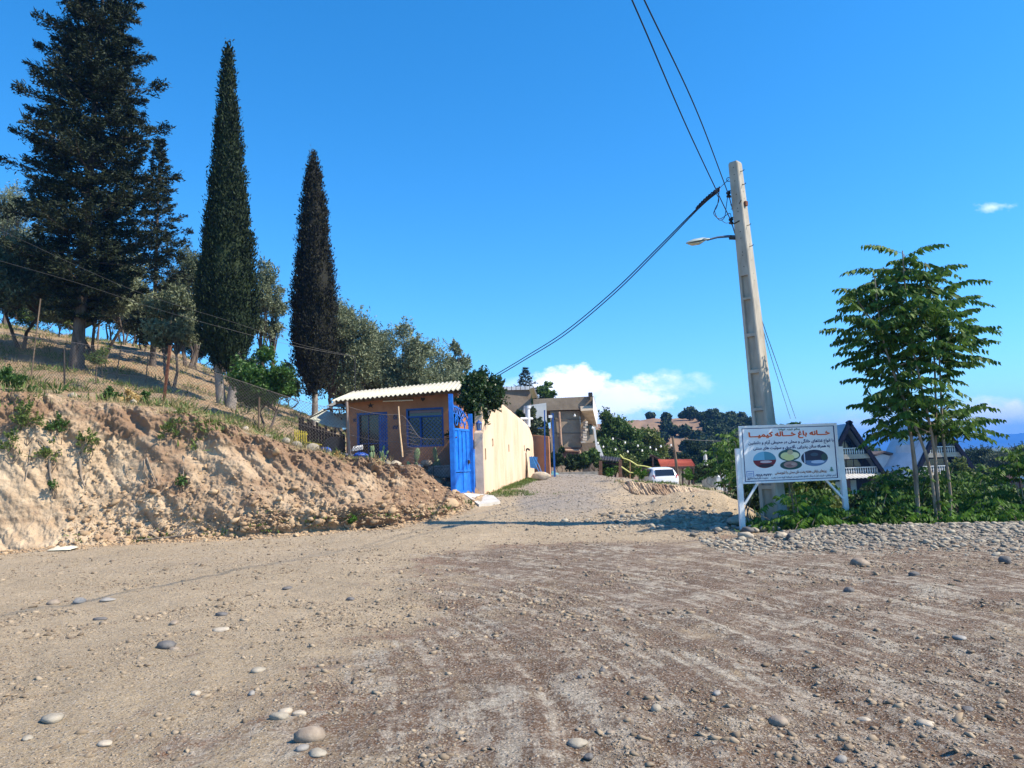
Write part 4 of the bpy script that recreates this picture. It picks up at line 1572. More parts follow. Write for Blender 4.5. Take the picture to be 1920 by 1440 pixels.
def text_mesh(name, body, frame, u0, u1, v0, v1, material, parent, bold=.012, rtl=True):
    """frame(x, z) -> world point; the text is stretched into the box u0..u1, v0..v1"""
    cu = bpy.data.curves.new(name, 'FONT')
    cu.body = shape_fa(body) if rtl else body
    cu.size = 1.0
    cu.fill_mode = 'NONE'
    cu.resolution_u = 3
    o = bpy.data.objects.new(name, cu)
    C.objects.link(o)
    bpy.context.view_layer.update()
    me0 = bpy.data.meshes.new_from_object(o.evaluated_get(bpy.context.evaluated_depsgraph_get()))
    bpy.data.objects.remove(o)
    co = [v.co.copy() for v in me0.vertices]
    nb = {}
    for e in me0.edges:
        nb.setdefault(e.vertices[0], []).append(e.vertices[1])
        nb.setdefault(e.vertices[1], []).append(e.vertices[0])
    seen, loops = set(), []
    for st in nb:
        if st in seen:
            continue
        lp, cur, prev = [st], st, None
        seen.add(st)
        while True:
            nx = [q for q in nb[cur] if q != prev and q not in seen]
            if not nx:
                break
            prev, cur = cur, nx[0]
            seen.add(cur)
            lp.append(cur)
        if len(lp) > 2:
            loops.append([co[i] for i in sorted(lp)] if False else [co[i] for i in lp])

    def area(l):
        return sum(l[i].x * l[(i + 1) % len(l)].y - l[(i + 1) % len(l)].x * l[i].y for i in range(len(l))) / 2

    def inside(p, l):
        c_ = False
        for i in range(len(l)):
            a_, b_ = l[i], l[i - 1]
            if (a_.y > p.y) != (b_.y > p.y) and p.x < (b_.x - a_.x) * (p.y - a_.y) / (b_.y - a_.y) + a_.x:
                c_ = not c_
        return c_
    # a counter is a contour whose every sampled point lies inside a larger one
    loops.sort(key=lambda l: -abs(area(l)))
    outer, holes = [], {}
    for l in loops:
        home = None
        for k, q in enumerate(outer):
            if sum(inside(p, q) for p in l[::max(1, len(l) // 8)]) >= len(l[::max(1, len(l) // 8)]):
                home = k
        if home is None:
            outer.append(l)
        else:
            holes.setdefault(home, []).append(l)
    from mathutils.geometry import tessellate_polygon
    V, tris, lay = [], [], []
    for k, q in enumerate(outer):
        polys = [q] + holes.get(k, [])
        flat = [p for l in polys for p in l]
        n0 = len(V)
        V += [tuple(p) for p in flat]
        lay += [k % 3] * len(flat)
        for t in tessellate_polygon(polys):
            tris.append(tuple(n0 + i for i in t))
    V = np.array(V)
    lo_, hi_ = V.min(0), V.max(0)
    off = woff(parent)
    pts, fcs = [], []
    nrm = (frame(0, 1) - frame(0, 0)).cross(frame(1, 0) - frame(0, 0)).normalized()
    if nrm.y > 0:
        nrm = -nrm
    shifts = [(0, 0)] + ([(dx * bold, dy * bold) for dx, dy in ((-1, 0), (1, 0), (0, -1), (0, 1), (-.7, -.7), (.7, .7))] if bold else [])
    for k, (sx, sy) in enumerate(shifts):
        n0 = len(pts)
        for (x, y, z), ly in zip(V, lay):
            a = u0 + (u1 - u0) * (x + sx - lo_[0]) / (hi_[0] - lo_[0])
            b = v1 + (v0 - v1) * (y + sy - lo_[1]) / (hi_[1] - lo_[1])
            pts.append(tuple(frame(a, b) - off + nrm * (.0003 * k + .0001 * ly)))
        fcs += [tuple(i + n0 for i in t) for t in tris]
    me = bpy.data.meshes.new(name)
    me.from_pydata(pts, [], fcs)
    me.update()
    bpy.data.meshes.remove(me0)
    return link(name, me, material, parent)


WHITE = mat('white_paint', (0.68, 0.69, 0.70), (0.80, 0.80, 0.80), scale=6, rough=.5, bump=.002, bscale=30)
BOARD = mat('board_vinyl', (0.66, 0.68, 0.72), (0.76, 0.77, 0.79), scale=1.5, rough=.35, spec=.5)
NAVY = mat('navy_print', (0.012, 0.018, 0.10))
RED = mat('red_print', (0.62, 0.05, 0.012))
ORANGE_EDGE = mat('orange_print', (0.85, 0.36, 0.14))
BROWNP = mat('brown_print', (0.30, 0.09, 0.03))
GREENP = mat('green_print', (0.03, 0.10, 0.03))
BLACK = mat('black_rubber', (0.012, 0.012, 0.014), rough=.6)
DARKM = mat('dark_metal', (0.03, 0.028, 0.028), (0.06, 0.05, 0.045), scale=20, rough=.6, metal=.3)
RUST = mat('rusty_steel', (0.10, 0.035, 0.02), (0.22, 0.09, 0.05), scale=14, rough=.9, bump=.002, bscale=60)
BLUE = mat('blue_gate_paint', (0.004, 0.085, 0.42), (0.008, 0.20, 0.74), scale=5, rough=.42, spec=.5, lo=.3, hi=.7)
BLUE_D = mat('blue_frame_paint', (0.01, 0.06, 0.27), (0.02, 0.11, 0.38), scale=5, rough=.5)
GLASS = mat('dark_glass', (0.012, 0.016, 0.024), rough=.12, spec=.7)
CONC = mat('pole_concrete', (0.31, 0.28, 0.235), (0.46, 0.42, 0.36), scale=5, rough=.9, bump=.005, bscale=30, detail=9, stretch=(1, 1, .35))
WOOD = mat('weathered_wood', (0.09, 0.06, 0.04), (0.22, 0.16, 0.11), scale=6, rough=.9, bump=.004, bscale=20, stretch=(1, 1, .2))


# ---- the sign
def build_sign():
    BL, BR = P(1392.5, 905, 15.55), P(1577, 902, 15.85)
    zb = (BL.z + BR.z) / 2
    ht = (P(1383, 798, 15.55).z - BL.z + P(1564, 794, 15.85).z - BR.z) / 2
    ex = Vector((BR.x - BL.x, BR.y - BL.y, 0))
    Wd = ex.length
    ex.normalize()
    nf = Vector((ex.y, -ex.x, 0))      # towards the road
    O = Vector((BL.x, BL.y, zb))
    base = Vector((BL.x + ex.x * Wd / 2, BL.y + ex.y * Wd / 2, gz(BL.x + .9, BL.y)))
    root = empty('roadside_sign', base, 'white roadside sign board on two posts with red and navy Persian writing', 'sign')

    def fr(d=0.0):
        return lambda u, v: O + ex * (u * Wd) + Vector((0, 0, (1 - v) * ht)) + nf * d

    def panel(m, u0, u1, v0, v1, d0, d1):
        f0, f1 = fr(d0), fr(d1)
        m.hexa([f0(u0, v1), f0(u1, v1), f1(u1, v1), f1(u0, v1), f0(u0, v0), f0(u1, v0), f1(u1, v0), f1(u0, v0)])
    m = MB()
    panel(m, 0.01, .99, 0.02, .98, -.012, .0)
    board = m.build('board', BOARD, root)
    m = MB()
    for a in ((0, 1, 0, .025), (0, 1, .975, 1), (0, .014, .025, .975), (.986, 1, .025, .975)):
        panel(m, *a, -.03, .012)
    m.build('frame', WHITE, root)
    m = MB()
    for a in ((.026, .972, .045, .056), (.026, .972, .942 + .012, .965), (.026, .033, .056, .954), (.962, .972, .056, .954)):
        panel(m, *a, .0005, .003)
    m.build('printed_border', NAVY, root)
    F = fr(.004)
    text_mesh('lettering', 'بنام ایزد توانا', F, .40, .615, .068, .112, GREENP, root, .03)
    text_mesh('lettering', 'خـــانه باغ خـــاله کیمیـــا', fr(.0012), .092, .923, .118, .245, ORANGE_EDGE, root, .05)
    text_mesh('lettering', 'خـــانه باغ خـــاله کیمیـــا', fr(.0045), .097, .918, .122, .240, RED, root, .022)
    text_mesh('lettering', 'با انواع غذاهای خانگی و محلی در محیطی آرام و دلنشین', F, .085, .955, .265, .352, NAVY, root, .028)
    text_mesh('lettering', 'به همراه سالن پذیرایی ،آلاچیق و سوئیت های سنتی', F, .13, .91, .36, .44, NAVY, root, .028)
    text_mesh('lettering', 'روزهای پایانی هفته پخت نان محلی با تنورسنتی', F, .33, .86, .805, .872, BROWNP, root, .026)
    text_mesh('phone_number', '۰۹۱۱۸۰۹۷۲۳۰', F, .132, .305, .842, .884, NAVY, root, .03, rtl=False)
    text_mesh('lettering', 'آدرس: توتکابن - شیرک، قبل از دیدگر - ابتدای جاده توریستی شیرکوه، کوچه سمت راست', F, .29, .955, .888, .938, NAVY, root, .015)
    text_mesh('lettering', 'مدیریت: خانم کیمیا مختارپور', F, .047, .258, .89, .942, NAVY, root, .018)

    def ell(m, u, v, ru, rv, d, a0=0, a1=2 * math.pi, n=40, clip=None):
        f = fr(d)
        pts = []
        for i in range(n + (1 if a1 - a0 < 6.2 else 0)):
            a = a0 + (a1 - a0) * i / n
            pts.append((u + ru * math.cos(a), v + rv * math.sin(a)))
        if clip:
            q = []
            for i, p in enumerate(pts):     # Sutherland-Hodgman against half planes (a, b, c): a u + b v <= c
                q.append(p)
            for (A, B, Cc) in clip:
                o = []
                for i in range(len(q)):
                    p0, p1 = q[i], q[(i + 1) % len(q)]
                    s0, s1 = A * p0[0] + B * p0[1] - Cc, A * p1[0] + B * p1[1] - Cc
                    if s0 <= 0:
                        o.append(p0)
                    if s0 * s1 < 0:
                        t = s0 / (s0 - s1)
                        o.append((p0[0] + (p1[0] - p0[0]) * t, p0[1] + (p1[1] - p0[1]) * t))
                q = o
            pts = q
        if len(pts) > 2:
            m.poly([f(a, b) for a, b in pts][::-1])

    def pic(name, shapes):
        # each coloured piece of the printed picture, laid in thin steps
        base_ = None
        for k, (colname, rgb, fn) in enumerate(shapes):
            m = MB()
            fn(m, .0015 + .0006 * k)
            if not m.f:
                continue
            o = m.build(name if base_ is None else 'printed_patch', mat('print_' + colname, rgb, rough=.4), root if base_ is None else base_)
            base_ = base_ or o
    # room interior
    u, v, ru, rv = .236, .60, .116, .143
    pic('printed_picture', [
        ('sky_blue', (.16, .42, .58), lambda m, d: ell(m, u, v, ru, rv, d)),
        ('teal', (.07, .26, .36), lambda m, d: ell(m, u, v, ru, rv, d, clip=[(-1, 0, -u - .0), (-.25, 1, v - .02 - .25 * u + .02)])),
        ('maroon', (.16, .012, .03), lambda m, d: ell(m, u, v, ru, rv, d, clip=[(0, -1, -v - .005)])),
        ('pale_pink', (.55, .42, .45), lambda m, d: ell(m, u + .012, v + .035, .06, .022, d)),
        ('near_black', (.02, .012, .03), lambda m, d: ell(m, u + .01, v + .1, .075, .03, d)),
    ])
    pic('printed_picture', [
        ('dark_teal', (.015, .08, .085), lambda m, d: ell(m, .49, .535, .112, .102, d)),
        ('pale_yellow', (.62, .62, .30), lambda m, d: ell(m, .455, .545, .055, .06, d)),
        ('cream', (.72, .70, .42), lambda m, d: ell(m, .535, .54, .055, .055, d)),
        ('pale_yellow2', (.66, .62, .25), lambda m, d: ell(m, .485, .575, .055, .055, d)),
        ('tan', (.50, .40, .25), lambda m, d: ell(m, .50, .485, .03, .04, d)),
    ])
    pic('printed_picture', [
        ('deep_teal', (.01, .06, .06), lambda m, d: ell(m, .50, .708, .112, .080, d)),
        ('rose_brown', (.34, .20, .19), lambda m, d: ell(m, .495, .70, .07, .055, d)),
        ('dusky', (.22, .11, .11), lambda m, d: ell(m, .485, .715, .035, .022, d)),
        ('dusky2', (.42, .30, .27), lambda m, d: ell(m, .525, .695, .025, .02, d)),
    ])
    u2, v2 = .745, .60
    pic('printed_picture', [
        ('night_blue', (.012, .018, .055), lambda m, d: ell(m, u2, v2, .138, .143, d)),
        ('slate', (.08, .17, .33), lambda m, d: ell(m, u2, v2, .137, .142, d, clip=[(0, -1, -v2 - .04), (-1, 0, -u2 + .09)])),
        ('pale_blue', (.42, .52, .70), lambda m, d: ell(m, u2 + .03, v2 + .07, .07, .028, d)),
        ('pale_blue2', (.45, .52, .68), lambda m, d: panel(m, u2 - .108, u2 - .096, v2 - .09, v2 + .09, .001, d)),
        ('leaf_dark', (.02, .06, .06), lambda m, d: ell(m, u2 + .1, v2 - .01, .03, .06, d)),
        ('leaf_dark2', (.03, .07, .12), lambda m, d: ell(m, u2 + .0, v2 - .06, .04, .03, d)),
    ])
    m = MB()
    for a in ((.045, .118, .785, .793), (.045, .118, .882, .89), (.045, .050, .793, .882), (.113, .118, .793, .882), (.058, .105, .825, .835), (.058, .100, .850, .858)):
        panel(m, *a, .0005, .003)
    m.build('printed_emblem', mat('blue_print', (.06, .16, .45)), root)
    m = MB()
    f = fr(.003)
    for (a, b, c_, d_) in ((.897, .925, .79, .765), (.889, .933, .82, .785), (.883, .940, .845, .81)):
        m.poly([f(a, c_), f(b, c_), f((a + b) / 2, d_)])
    panel(m, .905, .92, .852, .858, .0005, .003)
    m.build('printed_emblem', mat('grey_green_print', (.10, .22, .18)), root)
    # posts and braces
    for (pa, pb, Y_, off) in (((1385.5, 841), (1394.5, 984), 15.52, -.03), ((1577, 837), (1593, 989), 15.86, .03)):
        a = P(pa[0], pa[1], Y_) + nf * -.06
        b = P(pb[0], pb[1], Y_) + nf * -.06
        b = b + (b - a).normalized() * .15
        m = MB().bar(a, b, .105, .07, up=nf)
        po = m.build('post', WHITE, root, bevel=.004)
        k = MB().bar(a.lerp(b, .60), a.lerp(b, .607), .115, .08, up=nf)
        k.build('weld_seam', WHITE, po)
    fb = fr(-.05)
    for (u0, u1, zz) in ((.16, .012, .66), (.86, 1.02, .62)):
        a = fb(u0, 1.0)
        b = fb(u1, 1.0) + Vector((0, 0, -zz * .62))
        MB().bar(a, b, .04, .04).build('brace', WHITE, root)


build_sign()


# ---- the concrete utility pole
def build_pole():
    base = G(1452, 16.35, -.1)
    bc = P(1456, 985, 16.35)
    tc_ = P(1378, 305, 16.35)
    ang = math.radians(-133.7)
    nf = Vector((math.cos(ang), math.sin(ang), 0))
    nr = Vector((-nf.y, nf.x, 0))
    root = empty('utility_pole', base, 'tall leaning grey concrete power pole with recessed panels behind the sign', 'pole')
    ax0 = Vector((bc.x, bc.y, base.z - .4))
    Ht = tc_.z - ax0.z
    pan = [(519, 558), (564, 625), (633, 693), (701, 764), (771, 850), (858, 908), (917, 978)]

    def zof(py):
        px = 1378 + (1456 - 1378) * (py - 305) / 680
        return P(px, py, 16.35).z
    levels = [(ax0.z, 0)]
    for a, b in pan[::-1]:
        zb, zt = zof(b), zof(a)
        levels += [(zb - .012, 0), (zb, 1), (zt, 1), (zt + .012, 0)]
    levels += [(tc_.z - .04, 0), (tc_.z, 0)]
    V, F = [], []
    for z, dp in levels:
        f = (z - ax0.z) / Ht
        c = ax0.lerp(tc_, f)
        wv = .42 * (1 - f) + .215 * f
        dv = .47 * (1 - f) + .235 * f
        if z >= tc_.z - .001:
            wv -= .03
            dv -= .03
        de = .09 * dp * (1 - .35 * f)
        n_ = wv * .29
        bv = .018
        ring = [(-wv / 2 + bv, -dv / 2), (-n_, -dv / 2), (-n_, -dv / 2 + de), (n_, -dv / 2 + de), (n_, -dv / 2), (wv / 2 - bv, -dv / 2), (wv / 2, -dv / 2 + bv),
                (wv / 2, dv / 2 - bv), (wv / 2 - bv, dv / 2), (n_, dv / 2), (n_, dv / 2 - de), (-n_, dv / 2 - de), (-n_, dv / 2), (-wv / 2 + bv, dv / 2), (-wv / 2, dv / 2 - bv), (-wv / 2, -dv / 2 + bv)]
        V += [tuple(c + nr * a + nf * b + Vector((0, 0, z - c.z))) for a, b in ring]
    K = 16
    for i in range(len(levels) - 1):
        for k in range(K):
            a, b = i * K + k, i * K + (k + 1) % K
            F.append((a, b, b + K, a + K))
    F.append(tuple(range((len(levels) - 1) * K, len(levels) * K)))
    m = MB()
    m.v, m.f = V, F
    m.build('shaft', CONC, root)

    def surf(py, a=0.0, side='f', out=0.0):
        z = zof(py)
        f = (z - ax0.z) / Ht
        c = ax0.lerp(tc_, f)
        wv = .42 * (1 - f) + .215 * f
        dv = .47 * (1 - f) + .235 * f
        if side == 'f':
            return c + nf * (dv / 2 + out) + nr * a * wv
        if side == 'r':
            return c + nr * (wv / 2 + out) + nf * a * dv
        return c - nr * (wv / 2 + out) + nf * a * dv
    for py in (317, 330, 342, 367, 393, 399, 437, 449, 475, 481, 502):
        p = surf(py, .05)
        MB().cyl(p - nf * .004, p + nf * .003, .011, 10).build('bolt_hole', BLACK, root)
    for py in (348, 362, 375, 460, 490, 515, 528):
        p = surf(py, .0, 'r')
        MB().cyl(p - nr * .004, p + nr * .003, .009, 10).build('bolt_hole', BLACK, root)
    for py in (325, 350, 426, 465):
        p = surf(py, .1, 'r', 0)
        MB().tube([p - nr * .02, p + nr * .06, p + nr * .10 + Vector((0, 0, .02))], .008, 6).build('step_bolt', DARKM, root)
    for py in (381, 389):
        p = surf(py, .2, 'l', 0)
        MB().tube([p + nr * .02, p - nr * .07], .008, 6).build('step_bolt', DARKM, root)
    MB().bar(surf(420, -.45, 'f', .01), surf(417, .1, 'f', .012), .02).build('strap', DARKM, root)
    p = surf(385, .0, 'r', .02)
    MB().box(p, (.07, .07, .10), .5).build('clamp', RUST, root)
    MB().bar(surf(386, .25, 'f', .008), surf(380, .5, 'f', .008), .012).build('strap', DARKM, root)
    # insulators and hook
    ins = []
    for py in (361, 411):
        q = surf(py, .25, 'l', .085)
        k = MB().lathe(q - Vector((0, 0, .06)), [(.02, -.01), (.05, 0), (.05, .03), (.03, .045), (.03, .06), (.05, .075), (.05, .11), (.02, .125)], 12).build('insulator', BLACK, root, smooth=True)
        MB().bar(q + Vector((0, 0, .075)), surf(py - 5, .25, 'l', -.01), .02).build('bracket', DARKM, root)
        MB().bar(q - Vector((0, 0, .075)), surf(py + 6, .25, 'l', -.01), .02).build('bracket', DARKM, root)
        ins.append(q)
    h = surf(334, .25, 'l', .05)
    pts = [h + Vector((math.cos(a) * .045, 0, math.sin(a) * .045)) for a in np.linspace(0, 2 * math.pi, 13)]
    MB().tube(pts + [surf(334, .25, 'l', -.01)], .008, 6).build('eye_hook', DARKM, root)
    # lamp
    lb = surf(444, .1, 'l', 0)
    tip = P(1326, 450, 16.25)
    lroot = empty('street_lamp', lb, 'grey cobra head street lamp on a short arm fixed to the concrete pole', 'street lamp')
    MB().tube([lb + nr * .03, P(1366, 443, 16.3), P(1345, 445, 16.3), P(1333, 448, 16.28), tip], [.03, .03, .022, .022, .02], 8).build('arm', mat('lamp_arm_blue', (.05, .09, .16), rough=.5), lroot, smooth=True)
    MB().bar(lb + nr * .02, P(1368, 445, 16.3), .05, .09).build('arm_socket', DARKM, lroot)
    a, b = P(1329, 449, 16.27), P(1287, 456, 16.05)
    d = (b - a).normalized()
    sd = d.cross(Vector((0, 0, 1))).normalized()
    up = sd.cross(d).normalized()
    L = (b - a).length
    prof = [(0, .05, .03), (.12, .08, .045), (.35, .12, .065), (.7, .125, .06), (.92, .08, .035), (1, .02, .012)]
    V, F = [], []
    for t, w_, h_ in prof:
        for k in range(12):
            an = 2 * math.pi * k / 12
            zz = math.sin(an) * h_ * (1 if math.sin(an) > 0 else .25)
            V.append(tuple(a + d * (t * L) + sd * (math.cos(an) * w_) + up * zz))
    for i in range(5):
        for k in range(12):
            F.append((i * 12 + k, i * 12 + (k + 1) % 12, (i + 1) * 12 + (k + 1) % 12, (i + 1) * 12 + k))
    F += [tuple(range(12)), tuple(range(60, 72))]
    m = MB()
    m.v, m.f = V, F
    m.build('lamp_head', mat('lamp_grey', (.30, .36, .36), rough=.45), lroot, smooth=True)
    V, F = [], []
    for t, w_, h_ in [(.25, .07, .02), (.45, .10, .065), (.7, .095, .06), (.9, .04, .02)]:
        for k in range(12):
            an = 2 * math.pi * k / 12
            V.append(tuple(a + d * (t * L) + sd * (math.cos(an) * w_) - up * (.012 + (.5 - .5 * math.sin(an)) * h_)))
    for i in range(3):
        for k in range(12):
            F.append((i * 12 + k, i * 12 + (k + 1) % 12, (i + 1) * 12 + (k + 1) % 12, (i + 1) * 12 + k))
    F += [tuple(range(12)), tuple(range(36, 48))]
    m = MB()
    m.v, m.f = V, F
    m.build('lamp_lens', mat('lamp_lens', (.52, .48, .38), rough=.3, spec=.6), lroot, smooth=True)
    return ins, h


INS, HOOK = build_pole()
WIRE = mat('wire_black', (0.012, 0.016, 0.03), rough=.5)
WIRE_P = mat('wire_grey', (0.09, 0.085, 0.08), rough=.5)


def curve3(pts, n=24):
    """smooth line through world points (Catmull-Rom)"""
    pts = [Vector(p) for p in pts]
    q = [pts[0] * 2 - pts[1]] + pts + [pts[-1] * 2 - pts[-2]]
    out = []
    for i in range(1, len(q) - 2):
        for k in range(n):
            t = k / n
            a, b, c, d = q[i - 1], q[i], q[i + 1], q[i + 2]
            out.append(.5 * ((2 * b) + (c - a) * t + (2 * a - 5 * b + 4 * c - d) * t * t + (-a + 3 * b - 3 * c + d) * t ** 3))
    out.append(pts[-1])
    return out


def wire(pts, r, label, material=WIRE, name='overhead_wire', group='overhead wires'):
    c = curve3(pts, 16)
    o = MB().tube(c, r, 5).build(name, material, None, origin=c[0])
    tag(o, label, 'wire', group)
    return o


wire([INS[0], P(1305, 205, 12.5), P(1208, 0, 9.3), P(1080, -270, 6.8)], .011, 'bare wire rising overhead from the upper insulator of the pole')
wire([INS[1], P(1290, 243, 12.5), P(1185, 0, 9.1), P(1050, -290, 6.7)], .011, 'bare wire rising overhead from the lower insulator of the pole')
wire([INS[0], P(1408, 520, 20.5), P(1437, 640, 27), P(1482, 785, 46)], .012, 'wire running down behind the pole, the one nearer the pole')
wire([INS[1], P(1425, 590, 21.5), P(1463, 700, 30), P(1492, 785, 46)], .012, 'wire running down behind the pole, the one farther from the pole')
drop0 = P(1349, 353, 16.2)
wire([HOOK, drop0], .008, 'short steel tie holding the house cable to the eye hook', name='cable_tie')
for k in range(2):
    e = k * .05
    wire([drop0 - Vector((0, 0, e)), P(1310, 388 + k * 3, 16.8), P(1235, 463 + k * 5, 18.3), P(1150, 546 + k * 6, 20), P(1060, 621 + k * 6, 21.8), P(985, 669 + k * 5, 23.2), P(915, 711 + k * 5, 24.4)], .014,
         'thick black house cable sagging from the pole to the hut, the %s of the pair' % ('upper', 'lower')[k], name='house_cable')
m = MB()
tw = curve3([drop0, P(1325, 372, 16.5), P(1305, 392, 16.9)], 20)
for s in range(3):
    m.tube([p + Vector((0, math.cos(i * .5 + s * 2.1), math.sin(i * .5 + s * 2.1))) * .035 for i, p in enumerate(tw)], .016, 5)
tag(m.build('cable_splice', WIRE, None, origin=drop0), 'twisted black bundle where the house cable is spliced below the eye hook', 'cable splice')
for i, pl in enumerate([[(1349, 353), (1345, 385), (1338, 400), (1350, 410), (1368, 400), (1371, 411)], [(1340, 358), (1348, 375), (1340, 395), (1348, 412), (1358, 408), (1362, 385), (1364, 370)],
                        [(1352, 412), (1360, 418), (1370, 419), (1377, 432)]]):
    c = curve3([P(a, b, 16.15 + .03 * j) for j, (a, b) in enumerate(pl)], 10)
    tag(MB().tube(c, .008 if i < 2 else .006, 5).build('jumper_cable', WIRE, None, origin=c[0]), ('long drooping cable loop between splice and lower insulator', 'inner cable loop ending at the upper insulator', 'thin cable tail running to the lamp arm')[i], 'cable loop', 'cable loops on the pole')
wire([P(-90, 390, 25), P(0, 431, 25), P(190, 519, 25.2), P(300, 562, 25.4), P(440, 605, 25.8), P(560, 645, 26.4), P(664, 668, 27.2)], .0045, 'upper thin grey wire crossing the hillside trees', WIRE_P)
wire([P(-90, 462, 23.5), P(0, 489, 23.5), P(150, 532, 23.7), P(290, 578, 24), P(420, 615, 24.4), P(560, 650, 25.6), P(664, 669, 27.2)], .005, 'lower thin grey wire crossing the hillside trees', WIRE_P)
mast = P(666, 735, 27.2)
m = MB().cyl(Vector((mast.x, 27.2, mast.z - .6)), P(665, 666, 27.2), .018, 6)
o = m.build('wire_mast', DARKM, None, origin=mast)
tag(o, 'thin steel mast on the hut roof that carries the grey wires', 'mast')
MB().bar(P(657, 695, 27.2), P(671, 690, 27.2), .015).build('side_arm', DARKM, o)
bpy.data.objects[o.name]
# ---------------------------------------------------------------- hut, fence, gate, walls
def pz(px, py, Y):
    return P(px, py, Y).z


def build_hut():
    A = G(650, 24.7)
    B = G(864, 24.2)
    ex = Vector((B.x - A.x, B.y - A.y, 0))
    W = ex.length
    ex.normalize()
    ey = Vector((-ex.y, ex.x, 0))
    zb = min(A.z, B.z) - .3
    D = 3.1
    root = empty('orange_hut', Vector((A.x + ex.x * W / 2, A.y, A.z)), 'small orange plastered hut with a white corrugated roof and blue door and window', 'hut')
    zl, zr = pz(650, 751, 24.6), pz(855, 732, 24.2)
    zlb, zrb = pz(668, 736, 27.7), pz(862, 717, 27.4)

    def W3(u, v, z):
        return A + ex * u + ey * v + Vector((0, 0, z - A.z))
    t = .18
    door = (1.0 / 1, 0)
    uof = lambda px: (P(px, 800, 24.45).x - A.x) / ex.x
    d0, d1 = uof(667), uof(726)
    w0, w1 = uof(762), uof(833)
    zd = pz(697, 773, 24.5)
    zw1, zw0 = pz(797, 765, 24.4), pz(797, 838, 24.4)
    top = lambda u: zl + (zr - zl) * u / W - .03
    wall = MB()
    # facade in upright strips round the openings, butted edge to edge
    for (a, b) in ((0, d0), (d1, w0), (w1, W)):
        wall.hexa([W3(a, 0, zb), W3(b, 0, zb), W3(b, t, zb), W3(a, t, zb), W3(a, 0, top(a)), W3(b, 0, top(b)), W3(b, t, top(b)), W3(a, t, top(a))])
    wall.hexa([W3(d0, 0, zd), W3(d1, 0, zd), W3(d1, t, zd), W3(d0, t, zd), W3(d0, 0, top(d0)), W3(d1, 0, top(d1)), W3(d1, t, top(d1)), W3(d0, t, top(d0))])
    wall.hexa([W3(w0, 0, zw1), W3(w1, 0, zw1), W3(w1, t, zw1), W3(w0, t, zw1), W3(w0, 0, top(w0)), W3(w1, 0, top(w1)), W3(w1, t, top(w1)), W3(w0, t, top(w0))])
    wall.hexa([W3(w0, 0, zb), W3(w1, 0, zb), W3(w1, t, zb), W3(w0, t, zb), W3(w0, 0, zw0), W3(w1, 0, zw0), W3(w1, t, zw0), W3(w0, t, zw0)])
    for a in (0, W - t):
        wall.hexa([W3(a, t, zb), W3(a + t, t, zb), W3(a + t, D, zb), W3(a, D, zb), W3(a, t, top(a)), W3(a + t, t, top(a)), W3(a + t, D, top(a) + .5), W3(a, D, top(a) + .5)])
    wall.hexa([W3(t, D - t, zb), W3(W - t, D - t, zb), W3(W - t, D, zb), W3(t, D, zb), W3(t, D - t, top(0) + .45), W3(W - t, D - t, top(W) + .45), W3(W - t, D, top(W) + .5), W3(t, D, top(0) + .5)])
    PLA = mat('orange_plaster', (0.28, 0.13, 0.075), (0.44, 0.22, 0.13), scale=2.2, rough=.9, bump=.004, bscale=14, detail=9, lo=.3, hi=.7)
    wall.build('wall', PLA, root)
    MB().hexa([W3(t, t, zb + .28), W3(W - t, t, zb + .28), W3(W - t, D - t, zb + .28), W3(t, D - t, zb + .28), W3(t, t, zb + .33), W3(W - t, t, zb + .33), W3(W - t, D - t, zb + .33), W3(t, D - t, zb + .33)]).build('floor', mat('floor_concrete', (.2, .19, .18)), root)
    # corrugated roof: waves run front to back
    fl, fr_ = P(622, 752, 23.8), P(872, 729, 23.3)
    bl, br = P(664, 734, 27.9), P(884, 712, 27.4)
    n = 29 * 10
    V, F = [], []
    for j in range(2):
        for i in range(n + 1):
            s = i / n
            for k, f_ in enumerate((0, 1)):
                p = fl.lerp(fr_, s).lerp(bl.lerp(br, s), f_)
                w_ = math.cos(s * 29 * 2 * math.pi) * .027
                V.append((p.x, p.y, p.z + w_ - j * .012))
    o1 = 2 * (n + 1)
    for i in range(n):
        a = 2 * i
        F.append((a, a + 2, a + 3, a + 1))
        F.append((o1 + a, o1 + a + 1, o1 + a + 3, o1 + a + 2))
        F.append((a, o1 + a, o1 + a + 2, a + 2))
        F.append((a + 1, a + 3, o1 + a + 3, o1 + a + 1))
    np_mesh('roof', V, F, mat('roof_sheet', (0.42, 0.39, 0.31), (0.56, 0.53, 0.43), scale=1.6, rough=.75, bump=.002, bscale=20, detail=8), root)
    m = MB()
    for f_ in (.10, .5, .9):
        a, b = fl.lerp(bl, f_), fr_.lerp(br, f_)
        m2 = MB().bar(a + Vector((.05, 0, -.095)), b + Vector((-.05, 0, -.095)), .05, .08)
        m2.build('purlin', WOOD, root)
    # door
    m = MB()
    for u in (d0 + .035, d1 - .035):
        m.bar(W3(u, .03, zb + .3), W3(u, .03, zd - .07), .07, .07, up=ey)
    m.bar(W3(d0, .03, zd - .035), W3(d1, .03, zd - .035), .07, .07)
    dr = m.build('door', BLUE_D, root)
    um = uof(708)
    m = MB().hexa([W3(um, .05, zb + .35), W3(d1 - .07, .05, zb + .35), W3(d1 - .07, .085, zb + .35), W3(um, .085, zb + .35), W3(um, .05, zd - .07), W3(d1 - .07, .05, zd - .07), W3(d1 - .07, .085, zd - .07), W3(um, .085, zd - .07)])
    m.build('door_leaf', BLUE_D, dr)
    m = MB()
    for u in (uof(712), uof(719)):
        m.bar(W3(u, .04, zb + .5), W3(u, .04, zd - .15), .015, .02, up=ey)
    m.bar(W3(uof(712), .04, zb + 1.2), W3(uof(719), .04, zb + 1.2), .015)
    m.build('door_trim', BLUE, dr)
